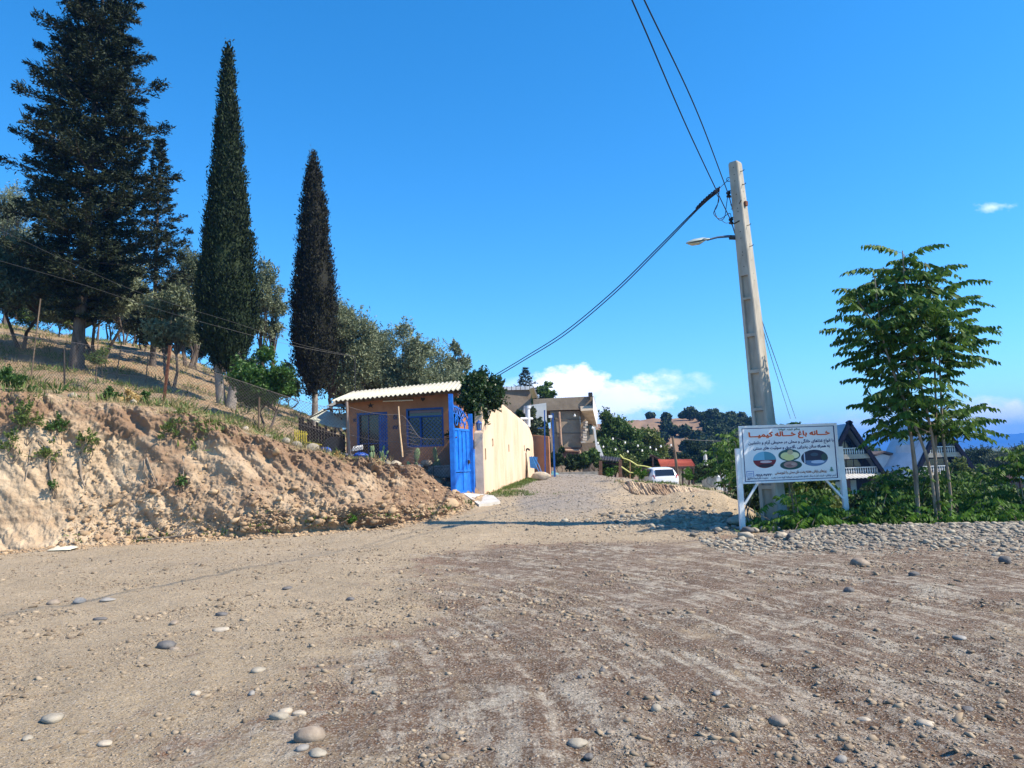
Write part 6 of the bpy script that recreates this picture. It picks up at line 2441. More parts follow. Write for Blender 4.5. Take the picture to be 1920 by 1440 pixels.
def concrete_house():
    Y = 56.0
    a, b = P(1036, 880, Y - .6), P(1092, 880, Y)
    root = empty('concrete_house', Vector((a.x, Y, gz(a.x, Y))), 'unfinished grey concrete house with overhanging upper floor past the peach wall', 'house')
    zg = gz(a.x, Y) - 1
    zt = pz(1040, 772, Y)
    slab(MB(), a, b, 8, zg, zt, n=(.05, 1, 0)).build('wall', GREYB, root)
    # upper floor band, overhanging to the side
    a2, b2 = P(1000, 760, Y - .9), P(1112, 760, Y - .3)
    slab(MB(), a2, b2, 8.5, pz(1056, 770, Y) + .01, pz(1004, 750, Y), pz(1056, 770, Y) + .01, pz(1111, 741.5, Y - 1), (.05, 1, 0)).build('upper_band', GREYB, root)
    c2 = P(1119, 799, Y - .2)
    w = Vector((1.3, 6, 0))
    # balcony side: slanted tan soffit, white edge
    q = [P(1089, 770.5, Y - .9), P(1112, 769, Y - 1.1), P(1119, 799, Y + 1.5), P(1104, 794, Y + 1.5)]
    MB().hexa(q + [v + Vector((0, .25, .35)) for v in q]).build('soffit', SOFFIT, root)
    e = [P(1112, 742, Y - 1.0), P(1113.5, 742, Y - .9), P(1121, 772, Y + 1.2), P(1120, 801, Y + 1.6), P(1118, 799, Y + 1.5), P(1112, 769, Y - 1.0)]
    MB().prism(e, (0, .3, 0)).build('balcony_edge', PLASTER_W, root)
    r0, r1 = P(1090, 820, Y + 2.2), P(1118, 820, Y + 2.2)
    slab(MB(), r0, r1, .3, pz(1100, 830, Y), pz(1100, 775, Y + 2)).build('recessed_wall', SOFFIT, root)
    MB().prism([P(1097, 793, Y + 2.1), P(1103, 793, Y + 2.1), P(1103, 802, Y + 2.1), P(1097, 803, Y + 2.1)], (0, .05, 0)).build('window', GLASS, root)
    MB().prism([P(1105, 788, Y + 2.1), P(1111, 789, Y + 2.1), P(1112, 815, Y + 2.1), P(1105, 815, Y + 2.1)], (0, .05, 0)).build('window', GLASS, root)
    a3, b3 = P(1092, 850, Y + .4), P(1122, 850, Y + .4)
    slab(MB(), a3, b3, 4, zg, pz(1100, 830, Y)).build('lower_wall', GREYB, root)
    # broken brick stair edge
    for k in range(9):
        MB().box(P(1093 + k * .5 + (k % 2), 829 - k * 4.6, Y - .3), (.34 - .02 * k, .5, .14), rz=.2 * (k % 3)).build('stair_block', mat('block_pale', (.40, .33, .27), (.55, .47, .4), scale=4), root)
    MB().bar(P(1114, 800, Y), P(1119, 842, Y), .14).build('white_column', PLASTER_W, root)
    MB().bar(P(1120, 835, Y), P(1128, 857, Y), .35, .3).build('white_column', PLASTER_W, root)
    # wall pipe
    PC = mat('pipe_copper', (.33, .20, .14), (.45, .3, .22), scale=6)
    pts = [P(1048, 772, Y - .66), P(1050, 800, Y - .62), P(1053, 844, Y - .58), P(1087, 845, Y - .2), P(1087, 861, Y - .2)]
    for i in range(4):
        MB().cyl(pts[i], pts[i + 1], .09, 8).build('wall_pipe', PC, root)
    MB().bar(P(1050, 840, Y - .5), P(1091, 840, Y - .06), .12).build('lintel', mat('lintel_brown', (.10, .06, .05)), root)
    MB().prism([P(1056, 846, Y - .45), P(1088, 847, Y - .1), P(1088, 868, Y - .1), P(1056, 870, Y - .45)], (0, .06, 0)).build('cellar_door', mat('rust_door', (.07, .035, .03), (.13, .07, .06), scale=2), root)
    for (x, y) in ((1077.5, 779), (1111, 802)):
        MB().lathe(P(x, y, Y - 1.3), [(.03, .12), (.05, .05), (.09, -.02), (.07, -.08), (.02, -.11)], 8).build('bulb', PLASTER_W, root)
    MB().box(P(1107, 740, Y - .5), (.28, .28, .30)).build('roof_box', DARKM, root)
    # joints between the cast storeys
    for py in (786, 812):
        MB().bar(P(1037, py, Y - .60), P(1091, py, Y - .02), .03, .05).build('cast_joint', mat('joint_dark', (.11, .1, .09)), root)
    # the older roofline behind
    Y2 = 64.0
    a, b = P(938, 760, Y2), P(996, 760, Y2 + .6)
    r2 = empty('grey_roof_house', Vector((a.x, Y2, gz(a.x, Y2))), 'grey house with a pale tiled parapet showing over the peach wall', 'house')
    zg = gz(a.x, Y2) - 1
    slab(MB(), a, b, 6, zg, pz(940, 732, Y2), None, pz(994, 730, Y2), (.02, 1, 0)).build('wall', GREYB, r2)
    slab(MB(), P(938, 730, Y2 - .1), P(1000, 728, Y2 + .4), 6.4, pz(940, 732, Y2) + .01, pz(940, 725.5, Y2), None, pz(998, 723, Y2), (.02, 1, 0)).build('parapet', mat('parapet_tile', (.42, .45, .50), (.58, .60, .64), scale=3), r2)
    for k in range(7):
        u = 942 + k * 8.5
        MB().bar(P(u, 724.5 - k * .2, Y2 - .3), P(u, 732 - k * .1, Y2 - .3), .05, .03).build('tile_joint', mat('joint_dark', (.1, .1, .1)), r2)
    q = [P(992, 729, Y2 - 1.2), P(999, 727, Y2 - .9), P(1008, 745, Y2 + .8), P(998, 747, Y2 + .6)]
    MB().prism(q, (0, .3, 0)).build('roof_end', mat('end_tan', (.50, .40, .20), (.62, .5, .3), scale=2), r2)
    MB().prism([P(999, 725, Y2 - 1), P(1001, 725, Y2 - 1), P(1010, 746, Y2 + .8), P(1007, 747, Y2 + .8)], (0, .3, 0)).build('verge', PLASTER_W, r2)
    # white plaster outbuilding between
    a, b = P(984, 800, 50), P(1026, 800, 50)
    o = slab(MB(), a, b, 3, gz(a.x, 50) - 1, pz(965, 762, 50), None, pz(1030, 755, 50)).build('white_outbuilding', PLASTER_W, None, origin=a)
    tag(o, 'white plastered outbuilding hidden behind the wall end trees', 'outbuilding')
    # planter wall
    a, b = G(1044, 46), G(1121, 46)
    o = slab(MB(), a, b, .3, a.z - .6, pz(1046, 886, 46), None, pz(1120, 884, 46)).build('planter_wall', mat('planter_stone', (.22, .20, .17), (.38, .35, .31), scale=3, bump=.02, bscale=6), None, origin=a)
    tag(o, 'low grey planter wall under the concrete house', 'wall')


concrete_house()


def canopies():
    Y = 50.0
    root = empty('dark_canopy', G(1150, Y), 'dark corrugated lean-to canopy beside the concrete house', 'canopy')
    n = 14 * 8
    a, b, c, d = P(1123, 862, Y), P(1165, 866, Y - 1), P(1164, 858.5, Y + 2.5), P(1122, 854, Y + 3.5)
    V, F = [], []
    for i in range(n + 1):
        for f in (0, 1):
            p = a.lerp(b, i / n).lerp(d.lerp(c, i / n), f)
            V.append((p.x, p.y, p.z + .05 * math.cos(i / 8 * 2 * math.pi)))
    V += [(x, y, z - .02) for x, y, z in V]
    o1 = 2 * (n + 1)
    for i in range(n):
        k = 2 * i
        F += [(k, k + 2, k + 3, k + 1), (o1 + k, o1 + k + 1, o1 + k + 3, o1 + k + 2), (k, o1 + k, o1 + k + 2, k + 2)]
    np_mesh('roof', V, F, mat('canopy_dark', (.045, .045, .06), (.09, .09, .11), scale=3, rough=.5), root)
    for (pa, pb) in (((1163, 862), (1163, 895)), ((1126, 864), (1126, 895))):
        MB().bar(P(*pb, Y - .9), P(*pa, Y - .9), .2).build('post', mat('canopy_post', (.12, .06, .04), (.2, .11, .07), scale=4), root)
    MB().bar(P(1125, 867, Y + .5), P(1163, 871, Y - .5), .12).build('beam', DARKM, root)
    # yellow handrail
    Y = 47.0
    root = empty('yellow_railing', G(1185, Y), 'crooked yellow pipe handrail between the canopy and the car', 'railing')
    YL = mat('yellow_paint', (.42, .42, .10), (.60, .60, .20), scale=6, rough=.5)
    up = [(1162, 852), (1168, 859), (1180, 863), (1195, 872.5), (1208, 874), (1221, 877), (1223, 890)]
    lo_ = [(1165, 875), (1172, 880), (1181, 886), (1190, 886.5), (1199, 887), (1199, 893)]
    for ps in (up, lo_):
        MB().tube([P(x, y, Y) for x, y in ps], .045, 6).build('rail', YL, root)
    for x, y0 in ((1181.5, 863), (1198, 873), (1222.5, 878)):
        g = G(x, Y, -.2)
        MB().bar(g, P(x, y0, Y), .06).build('baluster', mat('rail_rust', (.30, .17, .08), (.42, .26, .12), scale=5), root)
    # gabled shelter
    Y = 62.0
    root = empty('gabled_shelter', G(1205, Y), 'dark timber gabled shelter behind the yellow railing', 'shelter')
    ap, le, re = P(1224, 855, Y), P(1170, 880, Y), P(1256, 872, Y)
    ap2, le2, re2 = ap + Vector((0, 5, 0)), le + Vector((0, 5, 0)), re + Vector((0, 5, 0))
    DW = mat('dark_timber', (.05, .03, .025), (.11, .07, .055), scale=5)
    for (p, q, p2, q2) in ((ap, le, ap2, le2), (ap, re, ap2, re2)):
        MB().hexa([p, q, q2, p2] + [v + Vector((0, 0, .12)) for v in (p, q, q2, p2)]).build('roof', DW, root)
    MB().bar(P(1183, 878.5, Y), P(1238, 878.5, Y), .14).build('tie_beam', DW, root)
    for x in (1186, 1206, 1224, 1240):
        g = G(x, Y, -.2)
        MB().bar(g, P(x, 879 if x != 1224 else 857, Y), .14).build('post', DW, root)
    # orange roofed shed
    Y = 58.0
    root = empty('red_roofed_shed', G(1265, Y), 'open shed with a flat tilted orange red metal roof', 'shed')
    q = [P(1239, 875, Y), P(1304, 873.5, Y), P(1296, 861, Y + 2.5), P(1233, 861, Y + 2.5)]
    q = [v for v in q]
    n = 60
    V, F = [], []
    for i in range(n * 4 + 1):
        for f in (0, 1):
            p = q[0].lerp(q[1], i / (n * 4)).lerp(q[3].lerp(q[2], i / (n * 4)), f)
            V.append((p.x, p.y, p.z + .02 * math.cos(i / 4 * 2 * math.pi)))
    V += [(x, y, z - .03) for x, y, z in V]
    o1 = 2 * (n * 4 + 1)
    for i in range(n * 4):
        k = 2 * i
        F += [(k, k + 2, k + 3, k + 1), (o1 + k, o1 + k + 1, o1 + k + 3, o1 + k + 2), (k, o1 + k, o1 + k + 2, k + 2)]
    np_mesh('roof', V, F, mat('red_roof', (.40, .085, .05), (.58, .17, .10), scale=.8, rough=.6, stretch=(1, 1, 1)), root)
    for x in (1242, 1260, 1280, 1292, 1300):
        g = G(x, Y + .2, -.2)
        MB().bar(g, P(x, 875, Y + .2), .12).build('post', DW, root)
    a, b = G(1268, Y + 2.3), G(1296, Y + 2.3)
    slab(MB(), a, b, .2, a.z - .2, pz(1270, 879, Y + 2.3)).build('back_wall', mat('shed_wall', (.3, .28, .22), (.42, .4, .33), scale=2), root)
    MB().bar(P(1240, 877, Y), P(1302, 876, Y), .16).build('fascia', DW, root)
    # leaning timber post
    g = P(1272, 908, 50)
    o = MB().tube([g, P(1267, 862, 50), P(1261, 818, 50)], [.11, .09, .07], 7).build('timber_post', WOOD, None, origin=g)
    tag(o, 'tall leaning timber post in front of the orange roof', 'post')
    o2 = wire([P(1261, 821, 50), P(1300, 825, 52), P(1390, 829, 56)], .02, 'thin wire from the leaning timber post towards the sign', WIRE_P)
    g = P(1326, 896, 50)
    o = MB().tube([g, P(1321, 845, 50)], [.16, .11], 8).build('pale_post', mat('post_pale', (.45, .44, .42), (.6, .58, .55), scale=4), None, origin=g)
    tag(o, 'pale straight post standing over the grey skip', 'post')
    # skip
    c = G(1331, 47)
    root = empty('waste_skip', c, 'grey metal waste skip below the pale post', 'skip')
    x0, x1 = P(1321, 900, 47).x, P(1340, 900, 47).x
    zt = pz(1330, 896, 47)
    zb = pz(1330, 914, 47)
    SK = mat('skip_grey', (.30, .32, .30), (.42, .43, .40), scale=3, rough=.6)
    m = MB().hexa([(x0 + .05, 46.6, zb), (x1 - .03, 46.6, zb), (x1 - .03, 47.8, zb), (x0 + .05, 47.8, zb), (x0, 46.5, zt), (x1, 46.5, zt), (x1, 47.9, zt), (x0, 47.9, zt)])
    m.build('body', SK, root, bevel=.02)
    MB().hexa([(x0 - .02, 46.45, zt + .01), (x1 + .02, 46.45, zt + .01), (x1 + .02, 47.95, zt + .01), (x0 - .02, 47.95, zt + .01), (x0, 46.6, zt + .12), (x1, 46.6, zt + .12), (x1, 47.8, zt + .15), (x0, 47.8, zt + .15)]).build('lid', mat('skip_lid', (.08, .09, .08)), root)
    for k in range(3):
        x = x0 + (x1 - x0) * (.2 + .3 * k)
        MB().bar((x, 46.5, zb + .02), (x, 46.44, zt - .05), .04, .04).build('rib', SK, root)
    for x in (x0 + .1, x1 - .1):
        MB().cyl((x, 46.7, zb - .08), (x + .06, 46.7, zb - .08), .09, 10).build('wheel', BLACK, root)
    # row of capped pillars along the drive
    for i, (px, yt, yb, w_, mt, lab) in enumerate(((1341, 899, 912, 4, PLASTER_W, 'smallest white pillar farthest down the drive'), (1347.5, 895, 913, 6, PLASTER_W, 'second farthest white pillar of the drive'),
                                                   (1355, 892, 912, 5.5, PLASTER_W, 'white pillar between its neighbours beside the drive'), (1362, 889, 914, 7.5, PLASTER_W, 'nearest white pillar next to the brown one'),
                                                   (1371, 887, 920, 8, mat('pillar_brown', (.09, .035, .025), (.15, .06, .045), scale=4), 'brown capped pillar nearest the sign'))):
        Yp = 52 - i * 2.2
        p = P(px, yb, Yp)
        h = pz(px, yt, Yp) - p.z
        w2 = w_ / FPX * Yp / 2
        root = empty('drive_pillar', p, lab, 'pillar', 'pillars along the far drive')
        MB().hexa([(p.x - w2, Yp - w2, p.z - .4), (p.x + w2, Yp - w2, p.z - .4), (p.x + w2, Yp + w2, p.z - .4), (p.x - w2, Yp + w2, p.z - .4), (p.x - w2, Yp - w2, p.z + h), (p.x + w2, Yp - w2, p.z + h), (p.x + w2, Yp + w2, p.z + h), (p.x - w2, Yp + w2, p.z + h)]).build('shaft', mt, root)
        MB().lathe((p.x, Yp, p.z + h + .002), [(w2 * 1.25, 0), (w2 * 1.25, .05), (w2 * .8, .09), (w2 * .7, .13), (w2 * .3, .17)], 12).build('cap', PLASTER_W, root)
    a, b = G(1374, 50), G(1440, 48)
    o = slab(MB(), a, b, .2, a.z - .3, pz(1378, 912, 50)).build('white_low_wall', PLASTER_W, None, origin=a)
    tag(o, 'low white wall behind the near sign post', 'wall')
    # light bulbs strung across the trees
    root = empty('festoon_lights', P(1200, 830, 56), 'string of pale light bulbs hung across the green trees', 'string lights')
    pos = [(1121, 831), (1131, 838), (1149, 823), (1154, 843), (1172, 830), (1177, 847), (1196, 836), (1204, 845), (1219, 839), (1230, 843), (1239, 837), (1258, 835)]
    MB().tube(curve3([P(x, y - 2.5, 56) for x, y in pos[::2]], 8), .012, 4).build('cable', WIRE, root)
    MB().tube(curve3([P(x, y - 2.5, 57) for x, y in pos[1::2]], 8), .012, 4).build('cable', WIRE, root)
    for i, (x, y) in enumerate(pos):
        c = P(x, y, 56 + i % 2)
        b_ = MB().lathe(c, [(.03, .10), (.04, .05), (.075, 0), (.06, -.06), (.02, -.09)], 8).build('bulb', mat('bulb_white', (.80, .80, .76), rough=.3), root, smooth=True)


canopies()


def white_car():
    """small white hatchback seen from behind at an angle"""
    Y = 46.0
    c = P(1238, 880, Y)
    zg = pz(1238, 876, Y) - 1.46
    root = empty('parked_car', Vector((c.x, Y, zg)), 'white hatchback parked behind the earth bank near the yellow railing', 'car')
    rz = math.radians(5)
    M = Matrix.Rotation(rz, 3, 'Z')
    o = Vector((c.x - .02, Y + 1.2, zg - .04))

    def W(x, y, z):   # y forward (away), x right
        return o + M @ Vector((x, y, z))
    PAINT = mat('car_white', (.74, .74, .74), rough=.22, spec=.6)
    # body sections: (y, half width at sill, half width at belt, z sill, z belt, z top, half width at top)
    sec = [(-1.93, .62, .66, .42, .80, .86, .50), (-1.86, .76, .80, .28, .95, 1.05, .66), (-1.60, .82, .84, .22, .98, 1.38, .60), (-1.15, .83, .85, .20, .96, 1.47, .60), (-.4, .83, .85, .20, .94, 1.49, .61),
           (.35, .83, .85, .20, .92, 1.42, .60), (.95, .83, .84, .20, .90, 1.02, .66), (1.55, .80, .80, .22, .82, .92, .62), (1.88, .70, .70, .30, .66, .72, .5)]
    V, F = [], []
    K = 16
    for (y, a, b, z0, z1, z2, t) in sec:
        ring = [(-a * .9, z0), (-a, z0 + .12), (-b, (z0 + z1) / 2 + .1), (-b * .99, z1), (-(b * .4 + t * .6), z1 + (z2 - z1) * .55), (-t, z2 - .04), (-t * .8, z2), (-t * .3, z2 + .012)]
        ring = ring + [(-x, z) for x, z in ring[::-1]]
        V += [tuple(W(x, y, z)) for x, z in ring]
    for i in range(len(sec) - 1):
        for k in range(K):
            a, b = i * K + k, i * K + (k + 1) % K
            F.append((a, b, b + K, a + K))
    F += [tuple(range(K)), tuple(range((len(sec) - 1) * K, len(sec) * K))]
    m = MB()
    m.v, m.f = V, F
    body = m.build('body', PAINT, root, smooth=True)

    def pane(name, pts, mt, d=(0, 0, 0), t=.012, par=None):
        q = [W(*p) for p in pts]
        n = (q[1] - q[0]).cross(q[2] - q[0]).normalized() * (abs(t) + .035)
        if n.dot(q[0] - W(0, 0, q[0].z - o.z)) < 0:
            n = -n
        q = [v - n * .5 for v in q]
        return MB().prism(q, n).build(name, mt, par or root)
    pane('rear_window', [(-.58, -1.88, 1.00), (.58, -1.88, 1.00), (.53, -1.66, 1.35), (-.53, -1.66, 1.35)], GLASS, t=.02)
    for s in (-1, 1):
        pane('side_window', [(s * .85, -1.35, .99), (s * .85, -.45, .97), (s * .66, -.45, 1.40), (s * .67, -1.25, 1.38)], GLASS, t=.02 * s)
        pane('side_window', [(s * .85, -.38, .97), (s * .85, .72, .95), (s * .67, .30, 1.36), (s * .66, -.38, 1.40)], GLASS, t=.02 * s)
        TL = mat('tail_light', (.42, .02, .02), rough=.2, spec=.6)
        pane('tail_light', [(s * .60, -1.91, .84), (s * .79, -1.80, .84), (s * .78, -1.78, 1.02), (s * .66, -1.86, 1.05)], TL, t=.03)
        pane('mirror', [(s * .86, .55, .98), (s * 1.02, .52, .98), (s * 1.02, .52, 1.10), (s * .86, .55, 1.10)], PAINT, t=.08)
    pane('rear_bumper', [(-.66, -1.97, .40), (.66, -1.97, .40), (.70, -1.93, .60), (-.70, -1.93, .60)], mat('bumper_grey', (.25, .25, .26)), t=.05)
    pane('number_plate', [(-.26, -1.955, .64), (.26, -1.955, .64), (.26, -1.94, .75), (-.26, -1.94, .75)], PLASTER_W, t=.01)
    for (x, y) in ((-.74, -1.2), (.74, -1.2), (-.74, 1.2), (.74, 1.2)):
        s = 1 if x > 0 else -1
        wh = MB().tube([W(x - s * .1, y, .30), W(x + s * .11, y, .30)], .30, 20).build('wheel', BLACK, root, smooth=True)
        MB().tube([W(x + s * .10, y, .30), W(x + s * .125, y, .30)], .18, 12).build('rim', mat('rim_grey', (.4, .4, .42), metal=.6, rough=.4), wh)
    MB().tube([W(.3, -1.3, 1.49), W(.33, -1.55, 1.70)], .008, 5).build('aerial', BLACK, root)


white_car()


# ---- the pair of steep-gabled houses
def a_frame(apx, apy, Y, base_py, label, rz=0.0):
    ap = P(apx, apy, Y)
    zg = pz(apx, base_py, Y)
    H = ap.z - zg
    hw = .62 * H
    root = empty('gabled_house', Vector((ap.x, Y, zg)), label, 'house', 'steep gabled houses on the slope below')
    D = 10.0
    WH = mat('aframe_white', (.36, .40, .46), (.47, .50, .56), scale=.6, rough=.8, detail=7)
    BLK = mat('aframe_navy', (.008, .009, .02), (.018, .02, .034), scale=2, rough=.85, spec=.1)

    def W(x, y, z):
        return Vector((ap.x + x, Y + y, zg + z))
    # roof slabs (steep sides), dark verge
    for s in (-1, 1):
        p = [W(0, .05, H), W(s * hw, .05, -.2), W(s * hw, D, -.2), W(0, D, H)]
        n = Vector((s * H, 0, hw)).normalized() * .3
        MB().hexa(p + [v + n for v in p]).build('roof', WH, root)
        q = [W(0, -.5, H + .55), W(s * (hw + .18), -.5, -.2), W(s * (hw + .18), .04, -.2), W(0, .04, H + .55)]
        n2 = Vector((-s * H, 0, -hw)).normalized() * .42
        MB().hexa(q + [v + n2 for v in q]).build('verge', BLK, root)
    # recessed gable wall and floors
    ww = lambda z: hw * (1 - z / H)
    WD = mat('gable_wood', (.03, .022, .03), (.07, .05, .055), scale=2, stretch=(4, 1, .3))
    MB().prism([W(-ww(0), 1.6, 0), W(ww(0), 1.6, 0), W(0, 1.6, H - .3)], (0, .2, 0)).build('gable_wall', WD, root)
    floors = [(H * .31, H * .245), (H * .585, H * .52)]
    SL = mat('slab_stone', (.34, .30, .25), (.46, .41, .35), scale=3)
    for (zt_, zb_) in floors:
        w_ = ww(zt_) - .05
        MB().hexa([W(-ww(zb_) + .05, -.15, zb_), W(ww(zb_) - .05, -.15, zb_), W(ww(zb_) - .05, 1.6, zb_), W(-ww(zb_) + .05, 1.6, zb_), W(-w_, -.15, zt_), W(w_, -.15, zt_), W(w_, 1.6, zt_), W(-w_, 1.6, zt_)]).build('balcony_slab', SL, root)
        bal = MB()
        hr = .085 * H
        w2 = ww(zt_ + hr) - .1
        n = int(w2 * 2 / .26)
        for k in range(n):
            x = -w2 + (k + .5) * 2 * w2 / n
            bal.lathe(W(x, -.05, zt_ + .01), [(.07, 0), (.05, .08), (.085, hr * .35), (.045, hr * .75), (.07, hr - .06)], 6)
        bal.hexa([W(-w2, -.15, zt_ + hr - .05), W(w2, -.15, zt_ + hr - .05), W(w2, .05, zt_ + hr - .05), W(-w2, .05, zt_ + hr - .05), W(-w2, -.15, zt_ + hr + .05), W(w2, -.15, zt_ + hr + .05), W(w2, .05, zt_ + hr + .05), W(-w2, .05, zt_ + hr + .05)])
        bal.build('balustrade', PLASTER_W, root)
        # glazed doors at this level
        w3 = ww(zt_ + 1.6) * .7
        gl = MB().hexa([W(-w3, 1.52, zt_ + .05), W(w3, 1.52, zt_ + .05), W(w3, 1.58, zt_ + .05), W(-w3, 1.58, zt_ + .05), W(-w3, 1.52, zt_ + 1.6), W(w3, 1.52, zt_ + 1.6), W(w3, 1.58, zt_ + 1.6), W(-w3, 1.58, zt_ + 1.6)]).build('window', GLASS, root)
        fm = MB()
        for k in range(5):
            x = -w3 + k * w3 / 2
            fm.bar(W(x, 1.49, zt_ + .05), W(x, 1.49, zt_ + 1.6), .06, .05, up=(0, 1, 0))
        fm.build('frame', WD, gl)
    # dormer wings on the flanks
    for s in (-1, 1):
        x0, x1 = s * hw * .20, s * hw * .46
        MB().prism([W(x0, 2.2, H * .55), W(x1, 2.2, H * .50), W(x1, 2.2, H * .72), W(x0, 2.2, H * .84)], (0, 4.5, 0)).build('dormer', WH, root)
        x0, x1 = s * hw * .55, s * hw * 1.12
        MB().prism([W(x0, 2.6, 0), W(x1, 2.6, 0), W(x1, 2.6, H * .28), W(x0, 2.6, H * .42)], (0, 5, 0)).build('side_wing', WH, root)
    # porch
    br = mat('porch_brown', (.10, .04, .03), (.17, .075, .055), scale=3)
    for x in (-1.2, 1.6):
        MB().hexa([W(x - .22, -1.5, 0), W(x + .22, -1.5, 0), W(x + .22, -1.1, 0), W(x - .22, -1.1, 0), W(x - .22, -1.5, 2.0), W(x + .22, -1.5, 2.0), W(x + .22, -1.1, 2.0), W(x - .22, -1.1, 2.0)]).build('porch_post', br, root)
    m = MB()
    n = 60
    V, F = [], []
    for i in range(n + 1):
        x = -3.0 + 5.4 * i / n
        for f in (0, 1):
            V.append(tuple(W(x, -1.8 + f * 2, 2.08 + f * .5 + .045 * math.cos(i * math.pi / 2.5))))
    V += [(x, y, z - .03) for x, y, z in V]
    o1 = 2 * (n + 1)
    for i in range(n):
        k = 2 * i
        F += [(k, k + 2, k + 3, k + 1), (o1 + k, o1 + k + 1, o1 + k + 3, o1 + k + 2), (k, o1 + k, o1 + k + 2, k + 2)]
    np_mesh('porch_roof', V, F, mat('porch_sheet', (.45, .42, .38), (.6, .57, .52), scale=2), root)
    MB().hexa([W(-.5, 1.3, 0), W(.9, 1.3, 0), W(.9, 1.4, 0), W(-.5, 1.4, 0), W(-.5, 1.3, 1.75), W(.9, 1.3, 1.75), W(.9, 1.4, 1.75), W(-.5, 1.4, 1.75)]).build('door', PLASTER_W, root)
    MB().hexa([W(-3.9, -.4, 0), W(-1.45, -.4, 0), W(-1.45, -.1, 0), W(-3.9, -.1, 0), W(-3.9, -.4, 1.7), W(-1.45, -.4, 1.7), W(-1.45, -.1, 1.7), W(-3.9, -.1, 1.7)]).build('porch_wall', PLASTER_W, root)
    m = MB()
    for k in range(9):
        m.bar(W(2.0 + k * .3, -1.0, 0), W(2.0 + k * .3, -1.0, .8), .09)
    m.bar(W(1.9, -1.0, .85), W(4.6, -1.0, .85), .1)
    m.build('porch_rail', PLASTER_W, root)
    return root


a_frame(1591, 797, 90, 930, 'steep white gabled house with balustraded balconies just past the sign')
a_frame(1762, 795, 96, 925, 'second steep gabled house behind the slender tree')


def low_buildings():
    Y = 104
    a, b = P(1640, 880, Y), P(1692, 880, Y)
    root = empty('low_white_house', Vector((a.x, Y, -3.6)), 'low white house with a shallow dark roof between the two gabled houses', 'house')
    zt = pz(1662, 851, Y)
    m = MB().prism([Vector((a.x, Y, -4)), Vector((b.x, Y, -4)), Vector((b.x, Y, pz(1690, 860, Y))), Vector((P(1655, 850, Y).x, Y, zt)), Vector((a.x, Y, pz(1640, 856, Y)))], (0, 8, 0))
    m.build('wall', PLASTER_W, root)
    for (p, q) in (((1639, 855), (1655, 848.5)), ((1655, 848.5), (1692, 858.5))):
        MB().bar(P(*p, Y) + Vector((0, 4, .1)), P(*q, Y) + Vector((0, 4, .1)), 9, .25).build('roof', mat('roof_brown', (.10, .07, .06), (.16, .12, .1), scale=2), root)
    MB().prism([P(1668, 866, Y - .05), P(1674, 866, Y - .05), P(1674, 873, Y - .05), P(1668, 873, Y - .05)], (0, .04, 0)).build('window', GLASS, root)
    a, b = P(1634, 925, 78), P(1700, 925, 78)
    o = slab(MB(), a, b, .3, pz(1660, 935, 78), pz(1636, 921.5, 78), None, pz(1698, 919, 78)).build('white_garden_wall', PLASTER_W, None, origin=a)
    tag(o, 'low white garden wall at the foot of the first gabled house', 'wall', 'white garden walls')
    a, b = P(1858, 920, 72), P(1900, 920, 72)
    o = slab(MB(), a, b, .3, pz(1880, 930, 72), pz(1860, 917, 72), None, pz(1898, 916, 72)).build('white_garden_wall', PLASTER_W, None, origin=a)
    tag(o, 'short white garden wall beside the wooden kiosk', 'wall', 'white garden walls')
    Y = 60
    a, b = P(1896, 925, Y), P(1935, 925, Y)
    root = empty('wooden_kiosk', Vector((a.x, Y, a.z)), 'small brown kiosk with a peaked blue roof at the edge of the frame', 'kiosk')
    KW = mat('kiosk_brown', (.09, .035, .025), (.15, .065, .05), scale=4)
    for x in (0, .8, 1.6):
        MB().bar(Vector((a.x + x, Y, a.z - .3)), Vector((a.x + x, Y, pz(1900, 899, Y))), .16).build('post', KW, root)
    MB().hexa([(a.x + .1, Y + .3, a.z - .3), (a.x + 1.6, Y + .3, a.z - .3), (a.x + 1.6, Y + 1.6, a.z - .3), (a.x + .1, Y + 1.6, a.z - .3), (a.x + .1, Y + .3, pz(1900, 899, Y)), (a.x + 1.6, Y + .3, pz(1900, 899, Y)), (a.x + 1.6, Y + 1.6, pz(1900, 899, Y)), (a.x + .1, Y + 1.6, pz(1900, 899, Y))]).build('wall', mat('kiosk_wall', (.05, .06, .09)), root)
    MB().prism([P(1890, 900, Y - .4), P(1914, 899, Y - .4), P(1906, 888, Y - .4)], (0, 2.4, 0)).build('roof', mat('kiosk_roof', (.14, .07, .05), (.2, .1, .08), scale=3), root)
    MB().prism([P(1906, 888.5, Y - .5), P(1930, 899, Y - .5), P(1909, 899, Y - .5)], (0, .08, 0)).build('gable_front', mat('kiosk_blue', (.16, .30, .50)), root)
    # blue tarpaulin on the ground
    c = P(1849, 944, 40)
    V, F = [], []
    for j in range(9):
        for i in range(19):
            x, y = (i - 9) * .07, (j - 4) * .2
            V.append((c.x + x, 40 + y, gz(c.x, 40) + .75 + .05 * math.sin(i * 1.3 + j) + .1 * math.cos(i * .3)))
    V += [(x, y, z - .03) for x, y, z in V]
    for j in range(8):
        for i in range(18):
            k = j * 19 + i
            F += [(k, k + 1, k + 20, k + 19), (k + 171, k + 190, k + 191, k + 172)]
    o = np_mesh('tarpaulin', V, F, mat('tarp_blue', (.02, .12, .50)), smooth=True, origin=(c.x, 40, gz(c.x, 40)))
    tag(o, 'crumpled blue tarpaulin among the bushes near the gravel edge', 'tarpaulin')


low_buildings()
# ---------------------------------------------------------------- stones, rubble, plants, litter
ICO = None


